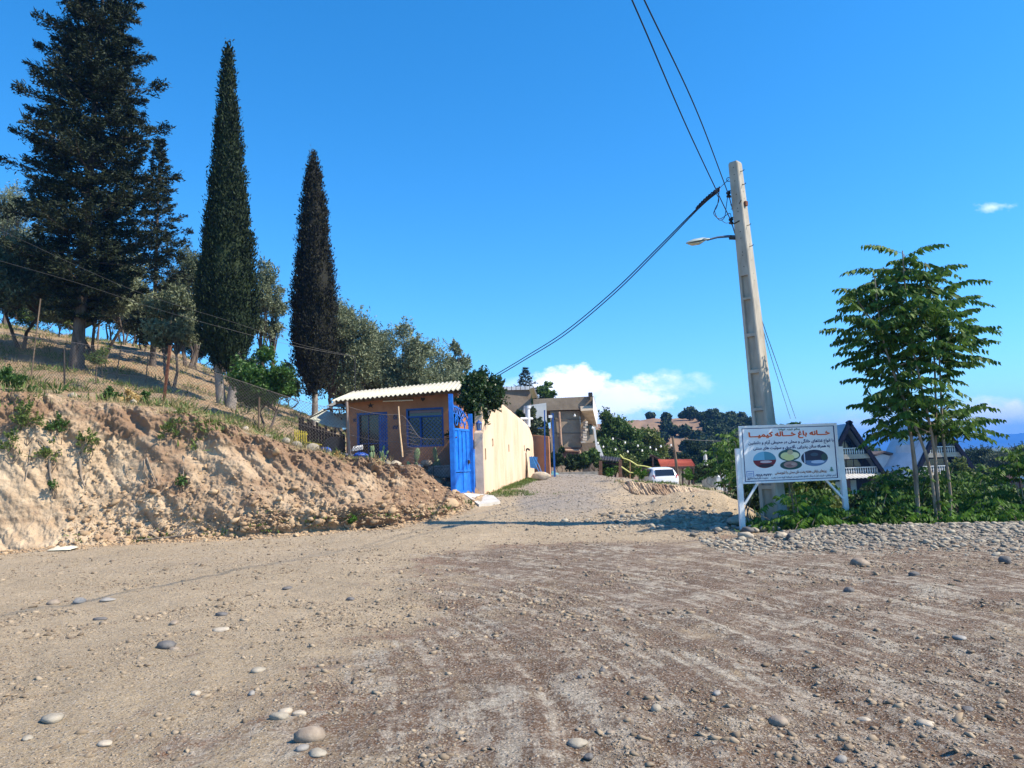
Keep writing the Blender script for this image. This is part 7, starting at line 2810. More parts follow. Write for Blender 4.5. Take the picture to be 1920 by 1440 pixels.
def ico_data(sub):
    import bmesh
    bm = bmesh.new()
    bmesh.ops.create_icosphere(bm, subdivisions=sub, radius=1.0)
    V = np.array([v.co[:] for v in bm.verts])
    F = np.array([[v.index for v in f.verts] for f in bm.faces])
    bm.free()
    return V, F


ICO1, ICO2, ICO3 = ico_data(1), ico_data(2), ico_data(3)
STONE = mat('river_stone', (0.12, 0.10, 0.08), (0.44, 0.385, 0.30), scale=3, island=True, rough=.8, lo=.1, hi=.95, bump=.004, bscale=40)
PEB = mat('road_pebbles', (0.12, 0.088, 0.06), (0.40, 0.315, 0.22), scale=3, island=True, rough=.85, lo=.1, hi=.95)
CLOD = mat('earth_clods', (0.28, 0.18, 0.105), (0.48, 0.35, 0.22), scale=2, island=True, rough=.95, lo=.1, hi=.9, bump=.01, bscale=25)


def pebble_field(name, x, y, r, ico, material, seed, flat=(.45, .8), sink=.42, kind='stuff', zf=None, smooth=False, rag=.24):
    rg = np.random.default_rng(seed)
    V0, F0 = ico
    n = len(x)
    z = (zf or ground_full)(x, y)
    sh = V0[None] * (1 + .0 * rg.normal(size=(n, 1, 1)))
    sh = sh * (1 + rg.normal(size=(n, len(V0), 1)) * rag)
    sx = rg.uniform(.75, 1.35, n)
    sz = rg.uniform(*flat, n)
    sh = sh * np.stack([sx, 1 / sx ** .5, sz], 1)[:, None]
    a = rg.uniform(0, 6.283, n)
    ca, sa = np.cos(a)[:, None], np.sin(a)[:, None]
    X = sh[..., 0] * ca - sh[..., 1] * sa
    Yv = sh[..., 0] * sa + sh[..., 1] * ca
    tl = rg.normal(size=n) * .25
    Z = sh[..., 2] + X * tl[:, None]
    V = np.stack([X * r[:, None] + x[:, None], Yv * r[:, None] + y[:, None], Z * r[:, None] + z[:, None] + (r * sz * (1 - sink * 2) * .8)[:, None]], 2)
    F = (F0[None] + (np.arange(n) * len(V0))[:, None, None]).reshape(-1, 3)
    o = np_mesh(name, V.reshape(-1, 3), F, material, smooth=smooth)
    if kind:
        tag(o, kind=kind)
    return o


def gravel():
    rg = np.random.default_rng(90)
    # general scatter on the road, denser near
    def scatter(n, ymin, ymax, rmin, rmax, p=2.6):
        y = ymin * (ymax / ymin) ** rg.random(n)
        x = rg.uniform(-.78, .78, n) * (y + 1.0)
        r = rmin * (1 - rg.random(n)) ** (-1 / p)
        r = np.minimum(r, rmax)
        cl = vnoise(x * .7, y * .7, seed=7) * .55 + vnoise(x * 2.0, y * 2.0, seed=8) * .6
        k = (cl + rg.normal(size=n) * .22 > .02) & (foot_dist(x, y) < -.1)
        # keep the dusty wheel path clearer
        return x[k], y[k], r[k]
    x, y, r = scatter(62000, 3.2, 9, .0042, .030, 2.45)
    pebble_field('gravel', x, y, r, ICO1, PEB, 1, flat=(.3, .7))
    x, y, r = scatter(52000, 7.5, 19, .007, .040, 2.5)
    pebble_field('gravel', x, y, r, ICO1, PEB, 2, flat=(.3, .7))
    # gravel of the lane beyond
    n = 5000
    y = rg.uniform(17, 34, n)
    u = rg.uniform(-.04, .16, n)
    pebble_field('gravel', u * y, y, rg.uniform(.008, .024, n) * rg.uniform(.6, 1.5, n), ICO1, mat('lane_gravel', (0.17, 0.14, 0.11), (0.38, 0.33, 0.27), scale=3, island=True, rough=.9, lo=.1, hi=.9), 3)
    # dense heap of river stones along the outer edge of the road
    n = 9000
    x = 3.2 + rg.random(n) ** .8 * 11
    mid_ = 13.6 - .10 * (x - 5)
    y = mid_ + rg.normal(size=n) * (.55 + .5 * sstep(4, 7, x)) - .3
    k = (y < 15.2) | (x < 5.2)
    x, y = x[k], y[k]
    r = np.minimum(.014 * (1 - rg.random(len(x))) ** (-1 / 2.2), .06)
    pebble_field('river_stones', x, y, r, ICO2, STONE, 4, flat=(.35, .75), sink=.35, smooth=True, rag=.06)
    n = 1300    # stones and clods by the pole shadow
    x = rg.normal(size=n) * 1.0 + 3.6
    y = rg.normal(size=n) * .9 + 17.3
    r = np.minimum(.017 * (1 - rg.random(n)) ** (-1 / 2.3), .09)
    pebble_field('river_stones', x, y, r, ICO2, STONE, 5, smooth=True, rag=.06)
    # earth crumbs at the bank foot
    n = 5200
    f = rg.random(n)
    X, Y_, Z = BANK
    i = (f * (X.shape[0] - 1)).astype(int)
    j = (np.abs(rg.normal(size=n)) * 14).astype(int)
    j = np.minimum(j + 4, X.shape[1] - 1)
    off = rg.uniform(0, .7, n) ** 1.5
    x, y = X[i, 6], Y_[i, 6] - off
    r = np.minimum(.011 * (1 - rg.random(n)) ** (-1 / 2.2), .07)
    k = x > -14
    pebble_field('earth_crumbs', x[k], y[k], r[k], ICO1, CLOD, 6)
    # rubble lying on the slumped end of the bank
    n = 3600
    f = rg.uniform(.50, .91, n)
    s = np.clip(np.abs(rg.normal(size=n)) * .28, 0, .85)
    i = (f * (X.shape[0] - 1)).astype(int)
    j = (s * (X.shape[1] - 1)).astype(int)
    r = np.minimum(.011 * (1 - rg.random(n)) ** (-1 / 2.0), .10)
    zz = Z[i, j]
    pebble_field('rubble', X[i, j], Y_[i, j] - .02, r, ICO1, CLOD, 7, zf=lambda a, b: zz)


gravel()


def stone(x, y, r, label, seed, shape=(1.2, .95, .6), group=None, material=None, z=None, rz=None, name='stone', cat='stone', sink=.25):
    rg = np.random.default_rng(seed)
    V0, F0 = ICO3 if seed % 2 or r > .15 else ICO2
    d = 1 + .22 * vnoise(V0[:, 0] * 1.3 + seed, V0[:, 1] * 1.3, V0[:, 2] * 1.3, seed) + .09 * vnoise(V0[:, 0] * 2.8, V0[:, 1] * 2.8, V0[:, 2] * 2.8 + seed, seed) + .03 * vnoise(V0[:, 0] * 8, V0[:, 1] * 8, V0[:, 2] * 8, seed)
    for _ in range(4):      # broken facets
        nn = unit(rg.normal(size=3) * np.array([1, 1, .7]))
        hgt = V0 @ nn * d
        d = np.where(hgt > .74, d * .74 / np.maximum(hgt, .01) * .35 + d * .65, d)
    V = V0 * d[:, None] * np.array(shape)
    a = rg.uniform(0, 6.28) if rz is None else rz
    R = np.array([[math.cos(a), -math.sin(a), 0], [math.sin(a), math.cos(a), 0], [0, 0, 1]])
    V = V @ R.T * r
    if z is None:
        z = float(ground_full(np.array([x]), np.array([y]))[0])
    V = V + np.array([x, y, z + r * shape[2] * (1 - 2 * sink)])
    if material is None:
        material = SINGLE[seed % len(SINGLE)]
    o = np_mesh(name, V, F0, material, smooth=True, origin=(x, y, z))
    tag(o, label, cat, group)
    return o


SINGLE = [mat('stone_' + n, a, b, scale=9, rough=.8, bump=.004, bscale=40, detail=8) for n, a, b in (
    ('grey', (.20, .185, .17), (.32, .30, .275)), ('pale', (.24, .21, .165), (.37, .325, .26)), ('brown', (.20, .155, .12), (.33, .27, .21)), ('dark', (.09, .085, .085), (.16, .15, .145)), ('tan', (.34, .29, .22), (.47, .40, .32)))]


def ground_px(px, py):
    """the road point seen at a pixel"""
    lo_, hi_ = 2.5, 60.0
    for _ in range(40):
        m_ = (lo_ + hi_) / 2
        q = P(px, py, m_)
        if q.z > gz(q.x, m_):
            lo_ = m_
        else:
            hi_ = m_
    return q.x, m_


def singles():
    L = [  # px, py, radius px, material index, flatness, label
        (583, 1384, 27, 2, .68, 'large round grey cobble in the foreground, the biggest on the road'),
        (595, 1413, 18, 1, .4, 'white flat stone just below the biggest cobble'),
        (567, 1406, 14, 0, .5, 'small grey stone beside the white flat one'),
        (524, 1347, 17, 1, .5, 'pale stone up to the side of the biggest cobble'),
        (535, 1335, 14, 4, .5, 'tan stone touching the pale one in the foreground'),
        (560, 1338, 13, 4, .5, 'tan stone just behind the biggest cobble'),
        (312, 1218, 20, 3, .5, 'dark grey pointed stone alone on the sandy side'),
        (327, 1220, 10, 2, .5, 'small brown stone touching the dark pointed one'),
        (472, 1299, 8, 0, .7, 'small round grey pebble above the foreground stones'),
        (368, 1301, 9, 4, .6, 'small tan pebble in the pebbly patch'),
        (100, 1355, 24, 1, .35, 'broad pale flat stone on the sandy side near the frame'),
        (52, 1386, 11, 1, .5, 'white pebble near the bottom corner'),
        (196, 1390, 14, 4, .4, 'flat tan stone near the bottom of the sandy side'),
        (150, 1124, 11, 0, .7, 'grey pebble of the small cluster on the sandy side'),
        (100, 1127, 12, 2, .6, 'brown pebble at the start of the small cluster'),
        (200, 1124, 14, 0, .3, 'flat grey stone of the small cluster'),
        (188, 1158, 13, 3, .3, 'dark flat stone on the pale sand'),
        (327, 1169, 9, 2, .6, 'brown pebble on the pale sand'),
        (416, 1150, 12, 3, .4, 'dark flat stone near the middle of the sandy side'),
        (415, 1180, 14, 4, .35, 'flat tan stone below the dark flat one'),
        (484, 1253, 14, 1, .4, 'pale stone at the border of sand and damp earth'),
        (657, 1121, 8, 3, .6, 'dark pebble where the damp track begins'),
        (540, 1100, 10, 3, .35, 'thin dark stone on the middle sand'),
        (1592, 1112, 10, 3, .7, 'black round stone alone on the damp road'),
        (1612, 1061, 20, 2, .5, 'largest brown cobble in front of the stone heap'),
        (1714, 1082, 11, 3, .6, 'dark stone in front of the stone heap'),
        (1408, 1075, 7, 1, .6, 'small pale pebble on the damp road'),
        (1082, 1398, 18, 1, .5, 'angular pale stone in the bottom middle of the damp road'),
        (1230, 1335, 11, 1, .8, 'white angular pebble on the damp road'),
        (1345, 1312, 9, 0, .5, 'flat grey pebble on the damp road'),
        (1462, 1365, 20, 2, .5, 'brown cobble half buried in the damp road'),
        (1620, 1345, 12, 4, .45, 'tan pebble on the damp road towards the corner'),
        (1735, 1367, 16, 4, .4, 'flat tan stone towards the bottom corner'),
        (1815, 1332, 12, 3, .4, 'flat dark stone near the bottom corner'),
        (1800, 1201, 14, 0, .35, 'flat grey stone on the outer track'),
        (1088, 1278, 6, 3, .7, 'tiny dark pebble in the middle of the road'),
        (1145, 1378, 9, 2, .4, 'brown flat pebble right of the angular pale stone'),
        (1105, 1426, 10, 3, .6, 'dark pebble at the bottom edge of the road'),
        (1578, 1434, 12, 0, .7, 'grey pebble at the bottom edge towards the corner'),
        (1130, 1262, 7, 3, .6, 'dark tiny stone beside the dark pebble'),
        (1362, 968, 13, 1, .5, 'pale stone lying in the shade under the sign'),
    ]
    for i, (px, py, rp, mi, fl, lab) in enumerate(L):
        x, y = ground_px(px, py)
        stone(x, y, rp / FPX * y * .95, lab, 500 + i, (1.1, .85, fl), material=SINGLE[mi], sink=.33)
    # the visible larger cobbles in the heap, one by one
    rg = random.Random(77)
    k = 0
    for i in range(75):
        px = rg.uniform(1330, 1915)
        t = (px - 1330) / 590
        py = 985 + t * 25 + abs(rg.gauss(0, 18)) * (0.5 + t) + 3
        x, y = ground_px(px, py)
        stone(x, y, rg.uniform(.05, .095) * (1.3 if rg.random() > .85 else 1), 'rounded river cobble lying in the long stone heap at the road edge', 600 + i, (rg.uniform(1, 1.35), rg.uniform(.75, 1), rg.uniform(.45, .75)), 'cobbles of the stone heap', sink=.12)
    for i, (px, py, r, lab) in enumerate(((1386, 985, .2, 'pale boulder against the near sign post foot'), (1525, 994, .17, 'long pale cobble in front of the sign'), (1478, 996, .11, 'round pale cobble before the pole foot'),
                                          (1455, 997, .10, 'round grey cobble before the pole foot'), (1800, 1016, .13, 'large dark cobble in the shade near the slender tree'), (1710, 1004, .12, 'pale cobble in the heap before the slender tree'))):
        x, y = ground_px(px, py)
        stone(x, y, r, lab, 700 + i, (1.3, .9, .6), material=SINGLE[(1, 1, 4, 0, 3, 1)[i]], sink=.1)
    # stones lining the lip of the bank before the hut
    LIP = ['rock on the bank lip below the fresh green tree', 'pale upright rock on the bank lip before the yellow slats', 'flat pale rock just up the lip from the yellow slats', 'flat pale rock touching the foot of the yellow slats',
           'largest flat pale rock between the yellow slats and the pale fence post', 'small grey rock at the foot of the prickly pear by the door', 'pale rock in front of the prickly pear by the door', 'small tan rock behind the pear foot on the hut ledge',
           'pale rock between the first cactus and the cane', 'big tan rock under the cane on the hut ledge', 'small dark rock before the prickly pear by the window', 'brown rock behind the prickly pear by the window', 'small grey rock beside the white box',
           'whitish rock beside the dry yellow bush on the lip', 'whitish rock just below the yucca on the lip']
    CLODL = ['brown clod at the bank foot below the slumped part, darkest of its pair', 'tan clod touching the dark one at the bank foot', 'big clod high on the slump before the hut window', 'clod high on the slump before the hut door', 'pale clod near the gate end of the bank foot',
             'clod at the bank foot before the plastic bag', 'small clod at the bank foot below the bent twig', 'clod beside the white plastic strip', 'clod under the torn white sack', 'clod above the plastic bag', 'clod above the pale paper scrap', 'clod just above the torn white sack']
    for i, (px, py, Y, r, mi) in enumerate([(460, 833, 20.6, .16, 4), (503, 830, 20.6, .15, 1), (535, 842, 20.7, .18, 1), (556, 846, 20.7, .16, 1), (585, 848, 20.7, .2, 1), (690, 870, 20.9, .12, 0), (700, 876, 20.9, .14, 1), (715, 869, 21.0, .13, 4),
                                          (728, 868, 21.0, .15, 1), (742, 870, 21.1, .17, 4), (788, 874, 21.2, .12, 0), (800, 868, 21.3, .17, 2), (676, 862, 21.2, .12, 0), (250, 770, 19.8, .13, 4), (135, 765, 19.7, .16, 4)]):
        q = P(px, py, Y)
        zt = ground_z(np.array([q.x]), np.array([Y]))[0]
        stone(q.x, Y, r * .78, LIP[i], 730 + i, (1.25, .8, .7), 'rocks on the lip of the bank', material=SINGLE[mi], z=max(float(zt), q.z - r * .5), sink=.1)
    for i, (px, py, Y, r) in enumerate([(546, 976, 17.8, .24), (522, 986, 17.7, .2), (760, 897, 20.3, .26), (705, 905, 20.2, .16), (845, 945, 19.4, .22), (610, 968, 18.1, .16), (482, 975, 18.0, .14), (640, 948, 18.6, .17), (812, 968, 18.7, .15), (680, 960, 18.5, .14), (735, 950, 18.8, .16), (780, 935, 19.2, .14)]):
        q = P(px, py, Y)
        stone(q.x, Y, r, CLODL[i], 760 + i, (1.1, .9, .8), 'fallen clods of the bank', material=CLOD, z=q.z - r * .5, name='earth_clod', cat='clod')
    q = G(1014, 29.2)
    stone(q.x, 29.2, .27, 'tan boulder in front of the wheelbarrow', 790, (1.3, .9, .65), material=SINGLE[4], z=q.z, rz=.1, name='boulder', cat='boulder', sink=.1)
    # broken concrete slabs of the hut ledge
    for i, (x0, x1, yt, yb, Y) in enumerate(((746, 781, 873, 888, 21.2), (783, 812, 874, 886, 21.3), (813, 844, 873, 886, 21.3))):
        a, b = P(x0, yb, Y), P(x1, yb, Y)
        zt = pz(x0, yt, Y)
        o = slab(MB(), a, b, .8, a.z - .15, zt).build('broken_slab', mat('slab_grey', (.25, .23, .21), (.42, .39, .36), scale=6, bump=.02, bscale=9), None, bevel=.03, origin=a)
        tag(o, ('cracked grey concrete slab at the start of the hut ledge', 'cracked grey concrete slab in the middle of the hut ledge', 'cracked grey concrete slab at the gate end of the hut ledge')[i], 'slab', 'slabs of the hut ledge')


singles()


# ---- plants of the slope and bank
def tuft_field(name, pts, leaf, seed, n_blade=(10, 22), h=(.15, .4), w=.012, spread=.08, lean=.5, green=False):
    rg = np.random.default_rng(seed)
    C_, D_, L_ = [], [], []
    for p in pts:
        k = rg.integers(*n_blade)
        H = rg.uniform(*h)
        d = np.array([0, 0, 1.0]) + rg.normal(size=(k, 3)) * lean
        d[:, 2] = np.abs(d[:, 2])
        d = unit(d)
        l = H * rg.uniform(.5, 1.1, k)
        b = np.array(p) + rg.normal(size=(k, 3)) * spread * np.array([1, 1, 0])
        C_.append(b + d * (l / 2)[:, None])
        D_.append(d)
        L_.append(l)
    c, d, l = np.concatenate(C_), np.concatenate(D_), np.concatenate(L_)
    V, F = leaf_quads(c, d, rg.normal(size=(len(c), 3)), l, np.full(len(c), w) * rg.uniform(.6, 1.5, len(c)))
    o = np_mesh(name, V, F, LEAF[leaf])
    tag(o, kind='stuff')


def slope_plants():
    rg = np.random.default_rng(200)
    P_, Q_, G_ = [], [], []
    n = 12000
    px = rg.uniform(-250, 900, n)
    Y = 18.5 * (58 / 18.5) ** rg.random(n)
    x = (px - 960) / FPX * Y
    fd = foot_dist(x, Y)
    dn = vnoise(x * .35, Y * .6, seed=3) * .6 + vnoise(x * 1.4, Y * 1.4, seed=4) * .4
    k = (fd > 1.7) & (dn + rg.normal(size=n) * .2 > .05) & ~((x > -6.2) & (Y > 21.6) & (Y < 28))
    x, Y = x[k], Y[k]
    z = ground_full(x, Y)
    t = rg.random(len(x))
    tuft_field('dry_grass', list(zip(x[t < .5], Y[t < .5], z[t < .5])), 'straw', 1, h=(.06, .28), w=.014, spread=.14)
    m_ = (t > .80)
    tuft_field('weeds', list(zip(x[m_], Y[m_], z[m_])), 'weed', 2, n_blade=(14, 30), h=(.10, .4), w=.03, spread=.16, lean=.8)
    # along the lip: hanging roots and straw
    pts, pg = [], []
    for i in range(150):
        f = rg.uniform(.12, .80)
        s = rg.normal() * .04 + .86
        pts.append(bank_pt(f, min(.98, max(.7, s))))
    tuft_field('lip_grass', [tuple(p) for p in pts], 'straw', 3, h=(.08, .3), w=.012, spread=.15, lean=.7)
    for i in range(330):
        f = rg.uniform(.14, .62)
        s = abs(rg.normal()) * .13
        c_ = vnoise(np.array([f * 22]), np.array([3.3]), seed=12)[0]
        if c_ < -.05:
            continue
        pg.append(bank_pt(f, max(.45, .9 - s)))
    tuft_field('creeping_weeds', [tuple(p) for p in pg], 'weed', 4, n_blade=(10, 26), h=(.10, .28), w=.03, spread=.13, lean=1.2)
    # grass at the wall foot and verge
    pv = []
    for i in range(330):
        Yv = rg.uniform(21.6, 30.5)
        xw = P(906, 900, 22.1).x + (Yv - 22.1) * .172
        wd = .9 * math.exp(-((Yv - 22.6) / 1.3) ** 2) + .35
        x_ = xw + .05 + abs(rg.normal()) * wd * .55
        pv.append((x_, Yv, gz(x_, Yv)))
    tuft_field('verge_grass', pv, 'weed', 5, n_blade=(10, 20), h=(.05, .14), w=.014, spread=.10)
    # slope cover under the feathery shrubs
    n = 3000
    x = rg.uniform(4.6, 14, n)
    Yg = 14.9 + rg.random(n) ** 1.4 * 16
    x = x * Yg / 15
    k = (Yg > 14.55 - .06 * (x - 5)) & ~((x < 6.3) & (Yg < 15.2))
    x, Yg = x[k], Yg[k]
    z = ground_z(x, Yg)
    tuft_field('undergrowth', list(zip(x, Yg, z)), 'green', 6, n_blade=(14, 26), h=(.10, .32), w=.04, spread=.2, lean=1.0)
    # plants crowning the cut face right of the lane
    pc = []
    for i in range(90):
        u = rg.uniform(.135, .27)
        Yc = rg.uniform(26.3, 27)
        pc.append((u * Yc, Yc, gz(u * Yc, Yc)))
    tuft_field('verge_weeds', pc, 'weed', 7, n_blade=(8, 18), h=(.05, .14), w=.02, spread=.12)
    pc = []
    for i in range(60):
        f = rg.uniform(.5, .93)
        pc.append(tuple(bank_pt(f, abs(rg.normal()) * .08 + .02)))
    tuft_field('foot_weeds', pc, 'weed', 8, n_blade=(8, 20), h=(.05, .16), w=.03, spread=.12, lean=.9)


slope_plants()


def blade_plant(px, py, Y, n, L, label, seed, name='yucca', leaf='green', w=.05, flop=0):
    rg = random.Random(seed)
    b = P(px, py, Y)
    b.z = max(b.z, gz(b.x, Y) - .05)
    root = empty(name, b, label, 'plant')
    for i in range(n):
        a = rg.uniform(0, 6.28)
        e = rg.uniform(.2, 1.0)
        d = Vector((math.cos(a) * (1 - e * .7), math.sin(a) * (1 - e * .7) * .6, e)).normalized()
        if i < flop:
            d = Vector((.98, -.1, .12))
        l = L * rg.uniform(.65, 1.1) * (1.3 if i < flop else 1)
        s = d.cross(Vector((0, 1, .2))).normalized()
        V, F = [], []
        for k in range(6):
            t = k / 5
            p = b + d * (l * t) - Vector((0, 0, l * .15 * t * t))
            ww = w * (1 - t ** 2.2) * (.6 + t) + .001
            V += [p - s * ww / 2, p + Vector((0, .012, -.008)), p + s * ww / 2]
        for k in range(5):
            for q in (0, 1):
                F.append((k * 3 + q, k * 3 + q + 1, k * 3 + q + 4, k * 3 + q + 3))
        m = MB()
        m.v, m.f = [tuple(v) for v in V], F
        m.build('blade', LEAF[leaf], root)
    return root


blade_plant(108, 748, 19.9, 11, .62, 'spiky green yucca on the lip of the bank', 3, flop=2)
blade_plant(545, 838, 21.2, 9, .35, 'low spiky plant beside the yellow slats', 4, leaf='yellow')


def bushlet(px, py, Y, R, label, seed, leaf, n=900, name='small_bush', H=None):
    b = P(px, py, Y)
    if Y < 19.3 and px < 400:      # rooted in the face of the bank
        X, Y_, Z = BANK
        j = int(np.argmin((X / Y_ - b.x / b.y) ** 2 + ((Z - CAMZ) / Y_ - (b.z - CAMZ) / b.y) ** 2))
        b = Vector((X.ravel()[j], Y_.ravel()[j] - R * .35, Z.ravel()[j] - R * .7))
        return broad_tree(name, b, R * 2.5, R * 1.1, label, seed, leaf=leaf, n=int(n * .4), ll=(.04, .09), lw=(.018, .04), trunk_f=.15, nclump=11, stems=3, tr=.009, cat='bush', stray=1.0)
    return broad_tree(name, b, H or R * 2.0, R, label, seed, leaf=leaf, n=n, ll=(.05, .10), lw=(.025, .05), trunk_f=.1, nclump=9, stems=3, tr=.008, cat='bush', stray=.3)


for i, a in enumerate([
        (15, 748, 19.4, .42, 'green bush on the lip of the bank at the edge of the frame', 'green', 1500),
        (63, 752, 19.6, .2, 'small green bush on the lip beside the yucca', 'green', 500),
        (240, 770, 20.0, .30, 'pale yellow dry bush on the lip of the bank', 'dry_yellow', 1300),
        (192, 700, 25, .45, 'bright weed clump beside the spruce foot', 'weed', 900),
        (345, 800, 20.6, .35, 'dry grey bush behind the lip of the bank', 'straw', 1200),
        (205, 765, 20.2, .3, 'green bush behind the dry yellow one', 'green', 700),
        (268, 778, 20.5, .32, 'green creeping bush beside the rusty post', 'green', 900),
        (58, 806, 18.6, .36, 'leafy sapling clump growing on the bank face at the edge of the frame', 'weed', 1400),
        (112, 818, 18.5, .28, 'leafy sapling clump on the bank face below the yucca', 'green', 1000),
        (30, 846, 18.2, .26, 'low leafy sprig on the bank face at the edge of the frame', 'weed', 600),
        (168, 845, 18.7, .28, 'dark green bush clinging to the bank face', 'weed', 700),
        (100, 862, 18.2, .26, 'green tuft hanging on the bank below the yucca', 'weed', 600),
        (104, 918, 17.6, .14, 'small green sprig at the end of a bank root', 'green', 260),
        (342, 910, 17.9, .15, 'dark green sprig low on the bank', 'green', 300),
        (320, 825, 19.2, .24, 'green tuft high on the bank under the dry bush', 'weed', 500),
        (480, 945, 18.1, .13, 'bright green sprig on a bent twig', 'sumac', 260),
        (632, 872, 20.6, .2, 'pale dry weed on the lip before the hut', 'dry_yellow', 300),
        (660, 985, 17.6, .12, 'small green weed beside the white litter', 'sumac', 260),
        (300, 650, 33, .6, 'yellowing bush on the terrace beside the round olive', 'dry_yellow', 900),
        (1142, 900, 27.2, .22, 'small green weed on top of the far cut face', 'sumac', 300),
        (1205, 905, 26.4, .28, 'green weed clump on the cut face below the car', 'sumac', 500),
        (1290, 905, 27, .28, 'green weed clump at the end of the cut face', 'sumac', 450),
        (1335, 908, 32, .5, 'dark bush in front of the waste skip', 'dark', 1600),
        (1308, 908, 34, .4, 'dark bush behind the end of the cut face', 'dark', 1400)]):
    bushlet(a[0], a[1], a[2], a[3], a[4], 800 + i, a[5], a[6])


def cactus(px, py, Y, n, label, seed, top_py):
    rg = random.Random(seed)
    b = P(px, py, Y)
    b.z = min(b.z, gz(b.x, Y) + .02)
    H = pz(px, top_py, Y) - b.z
    root = empty('prickly_pear', b, label, 'cactus', 'prickly pears before the hut')
    CM = mat('cactus_green', (.09, .15, .07), (.20, .27, .14), scale=5, rough=.7)
    V0, F0 = ICO2

    def pad(c, up, L):
        s = Vector((math.cos(rg.uniform(-.8, .8)), math.sin(rg.uniform(-.8, .8)), 0))
        s = (s - up * s.dot(up)).normalized()
        t = up.cross(s)
        V = [np.array(c) + np.array(up) * (v[2] + 1) * L / 2 + np.array(s) * v[0] * L * .20 * (1 + .25 * v[2]) + np.array(t) * v[1] * L * .07 for v in V0]
        np_mesh('pad', V, F0, CM, root, smooth=True)
        return c + up * L * .93
    tips = []
    for i in range(n):
        c = b + Vector((rg.uniform(-.28, .28), rg.uniform(-.1, .1), -.02))
        up = Vector(((c.x - b.x) * 1.1 + rg.uniform(-.15, .15), 0, 1)).normalized()
        L = H * rg.uniform(.28, .38)
        for k in range(rg.choice((2, 2, 3))):
            c = pad(c, up, L)
            up = Vector((up.x + rg.uniform(-.35, .35), rg.uniform(-.2, .2), 1)).normalized()
            L *= .85


cactus(706, 866, 21.6, 11, 'prickly pear cactus before the hut door', 5, 828)
cactus(799, 870, 21.5, 9, 'prickly pear cactus before the hut window', 6, 826)


# roots and twigs hanging on the bank face
for i, (pts, r) in enumerate([
        ([(60, 840), (56, 870), (48, 900)], .025), ([(95, 862), (96, 890), (104, 915)], .035), ([(152, 862), (154, 890), (160, 912)], .04), ([(276, 858), (285, 885), (298, 912)], .022),
        ([(272, 862), (272, 885), (286, 908)], .015), ([(345, 858), (344, 885), (344, 910)], .02), ([(234, 870), (240, 900), (262, 945)], .012), ([(482, 948), (470, 965), (460, 985)], .014),
        ([(295, 910), (285, 915), (275, 928)], .018), ([(70, 822), (80, 830), (88, 842)], .02)]):
    P3 = []
    for (x, y) in pts:
        lo_, hi_ = 12.0, 24.0
        P3.append(P(x, y, 1.0))
    # lay each root on the face: find where the view of it meets the bank
    X, Y_, Z = BANK
    out = []
    for (x, y) in pts:
        best, bd = None, 1e9
        q = P(x, y, 18.0)
        dx, dz = q.x / q.y, (q.z - CAMZ) / q.y
        e = (X / Y_ - dx) ** 2 + ((Z - CAMZ) / Y_ - dz) ** 2
        j = int(np.argmin(e))
        out.append(Vector((X.ravel()[j], Y_.ravel()[j] - r * 1.1, Z.ravel()[j])))
    c = curve3(out, 6)
    o = MB().tube(c, [r * (1 - .6 * k / (len(c) - 1)) for k in range(len(c))], 6).build('hanging_root', STEM, None, origin=out[0])
    tag(o, ('dark root farthest out at the edge of the frame', 'thin root hanging below the yucca', 'thick curved root under the yucca sprig', 'thickest pale root in the middle of the bank', 'thin root on the right of a close pair', 'shorter root on the left of a close pair',
            'straight root above the dark sprig', 'long thin root trailing to the bank foot', 'bent twig below the bright sprig', 'curled root end low on the face', 'short root just under the lip')[i], 'root', 'roots hanging from the bank')

# fallen branch and litter
x, y = ground_px(310, 1015)
m = MB()
rg_ = random.Random(4)
b0 = Vector((x - .6, y, gz(x, y) + .05))
for k in range(6):
    a = Vector((b0.x + k * .22, b0.y + rg_.uniform(-.1, .1), b0.z + rg_.uniform(0, .12)))
    m.tube([a, a + Vector((rg_.uniform(-.4, .6), rg_.uniform(-.2, .2), rg_.uniform(.1, .55)))], [.018, .006], 5)
m.tube([b0, b0 + Vector((.7, .05, .03)), b0 + Vector((1.5, -.1, .12))], [.025, .022, .012], 6)
tag(m.build('fallen_branch', STEM, None, origin=b0), 'dry twiggy branch lying at the foot of the bank', 'branch')


def scrap(px, py, w, h, label, seed, material, lift=.02, name='plastic_scrap', Y=None):
    rg = np.random.default_rng(seed)
    if Y is None:
        x, y = ground_px(px, py)
        z = float(ground_full(np.array([x]), np.array([y]))[0])
    else:
        q = P(px, py, Y)
        x, y, z = q.x, Y, q.z
    n = 9
    V, F = [], []
    for j in range(n):
        for i in range(n):
            a, b = i / (n - 1) - .5, j / (n - 1) - .5
            s = 1 - .35 * (a * a + b * b) * rg.uniform(.3, 1.6)
            V.append((x + a * w * s, y + b * h * s, z + lift + .45 * min(w, h) * abs(rg.normal()) * .35 * (1 - 2 * max(abs(a), abs(b))) + .3 * h * (b + .5) * (1 if Y else .3)))
    for j in range(n - 1):
        for i in range(n - 1):
            k = j * n + i
            F.append((k, k + 1, k + n + 1, k + n))
    V2 = [(a, b, c - .006) for a, b, c in V]
    F2 = [(q[0] + n * n, q[3] + n * n, q[2] + n * n, q[1] + n * n) for q in F]
    o = np_mesh(name, V + V2, F + F2, material, smooth=True, origin=(x, y, z))
    tag(o, label, 'litter')


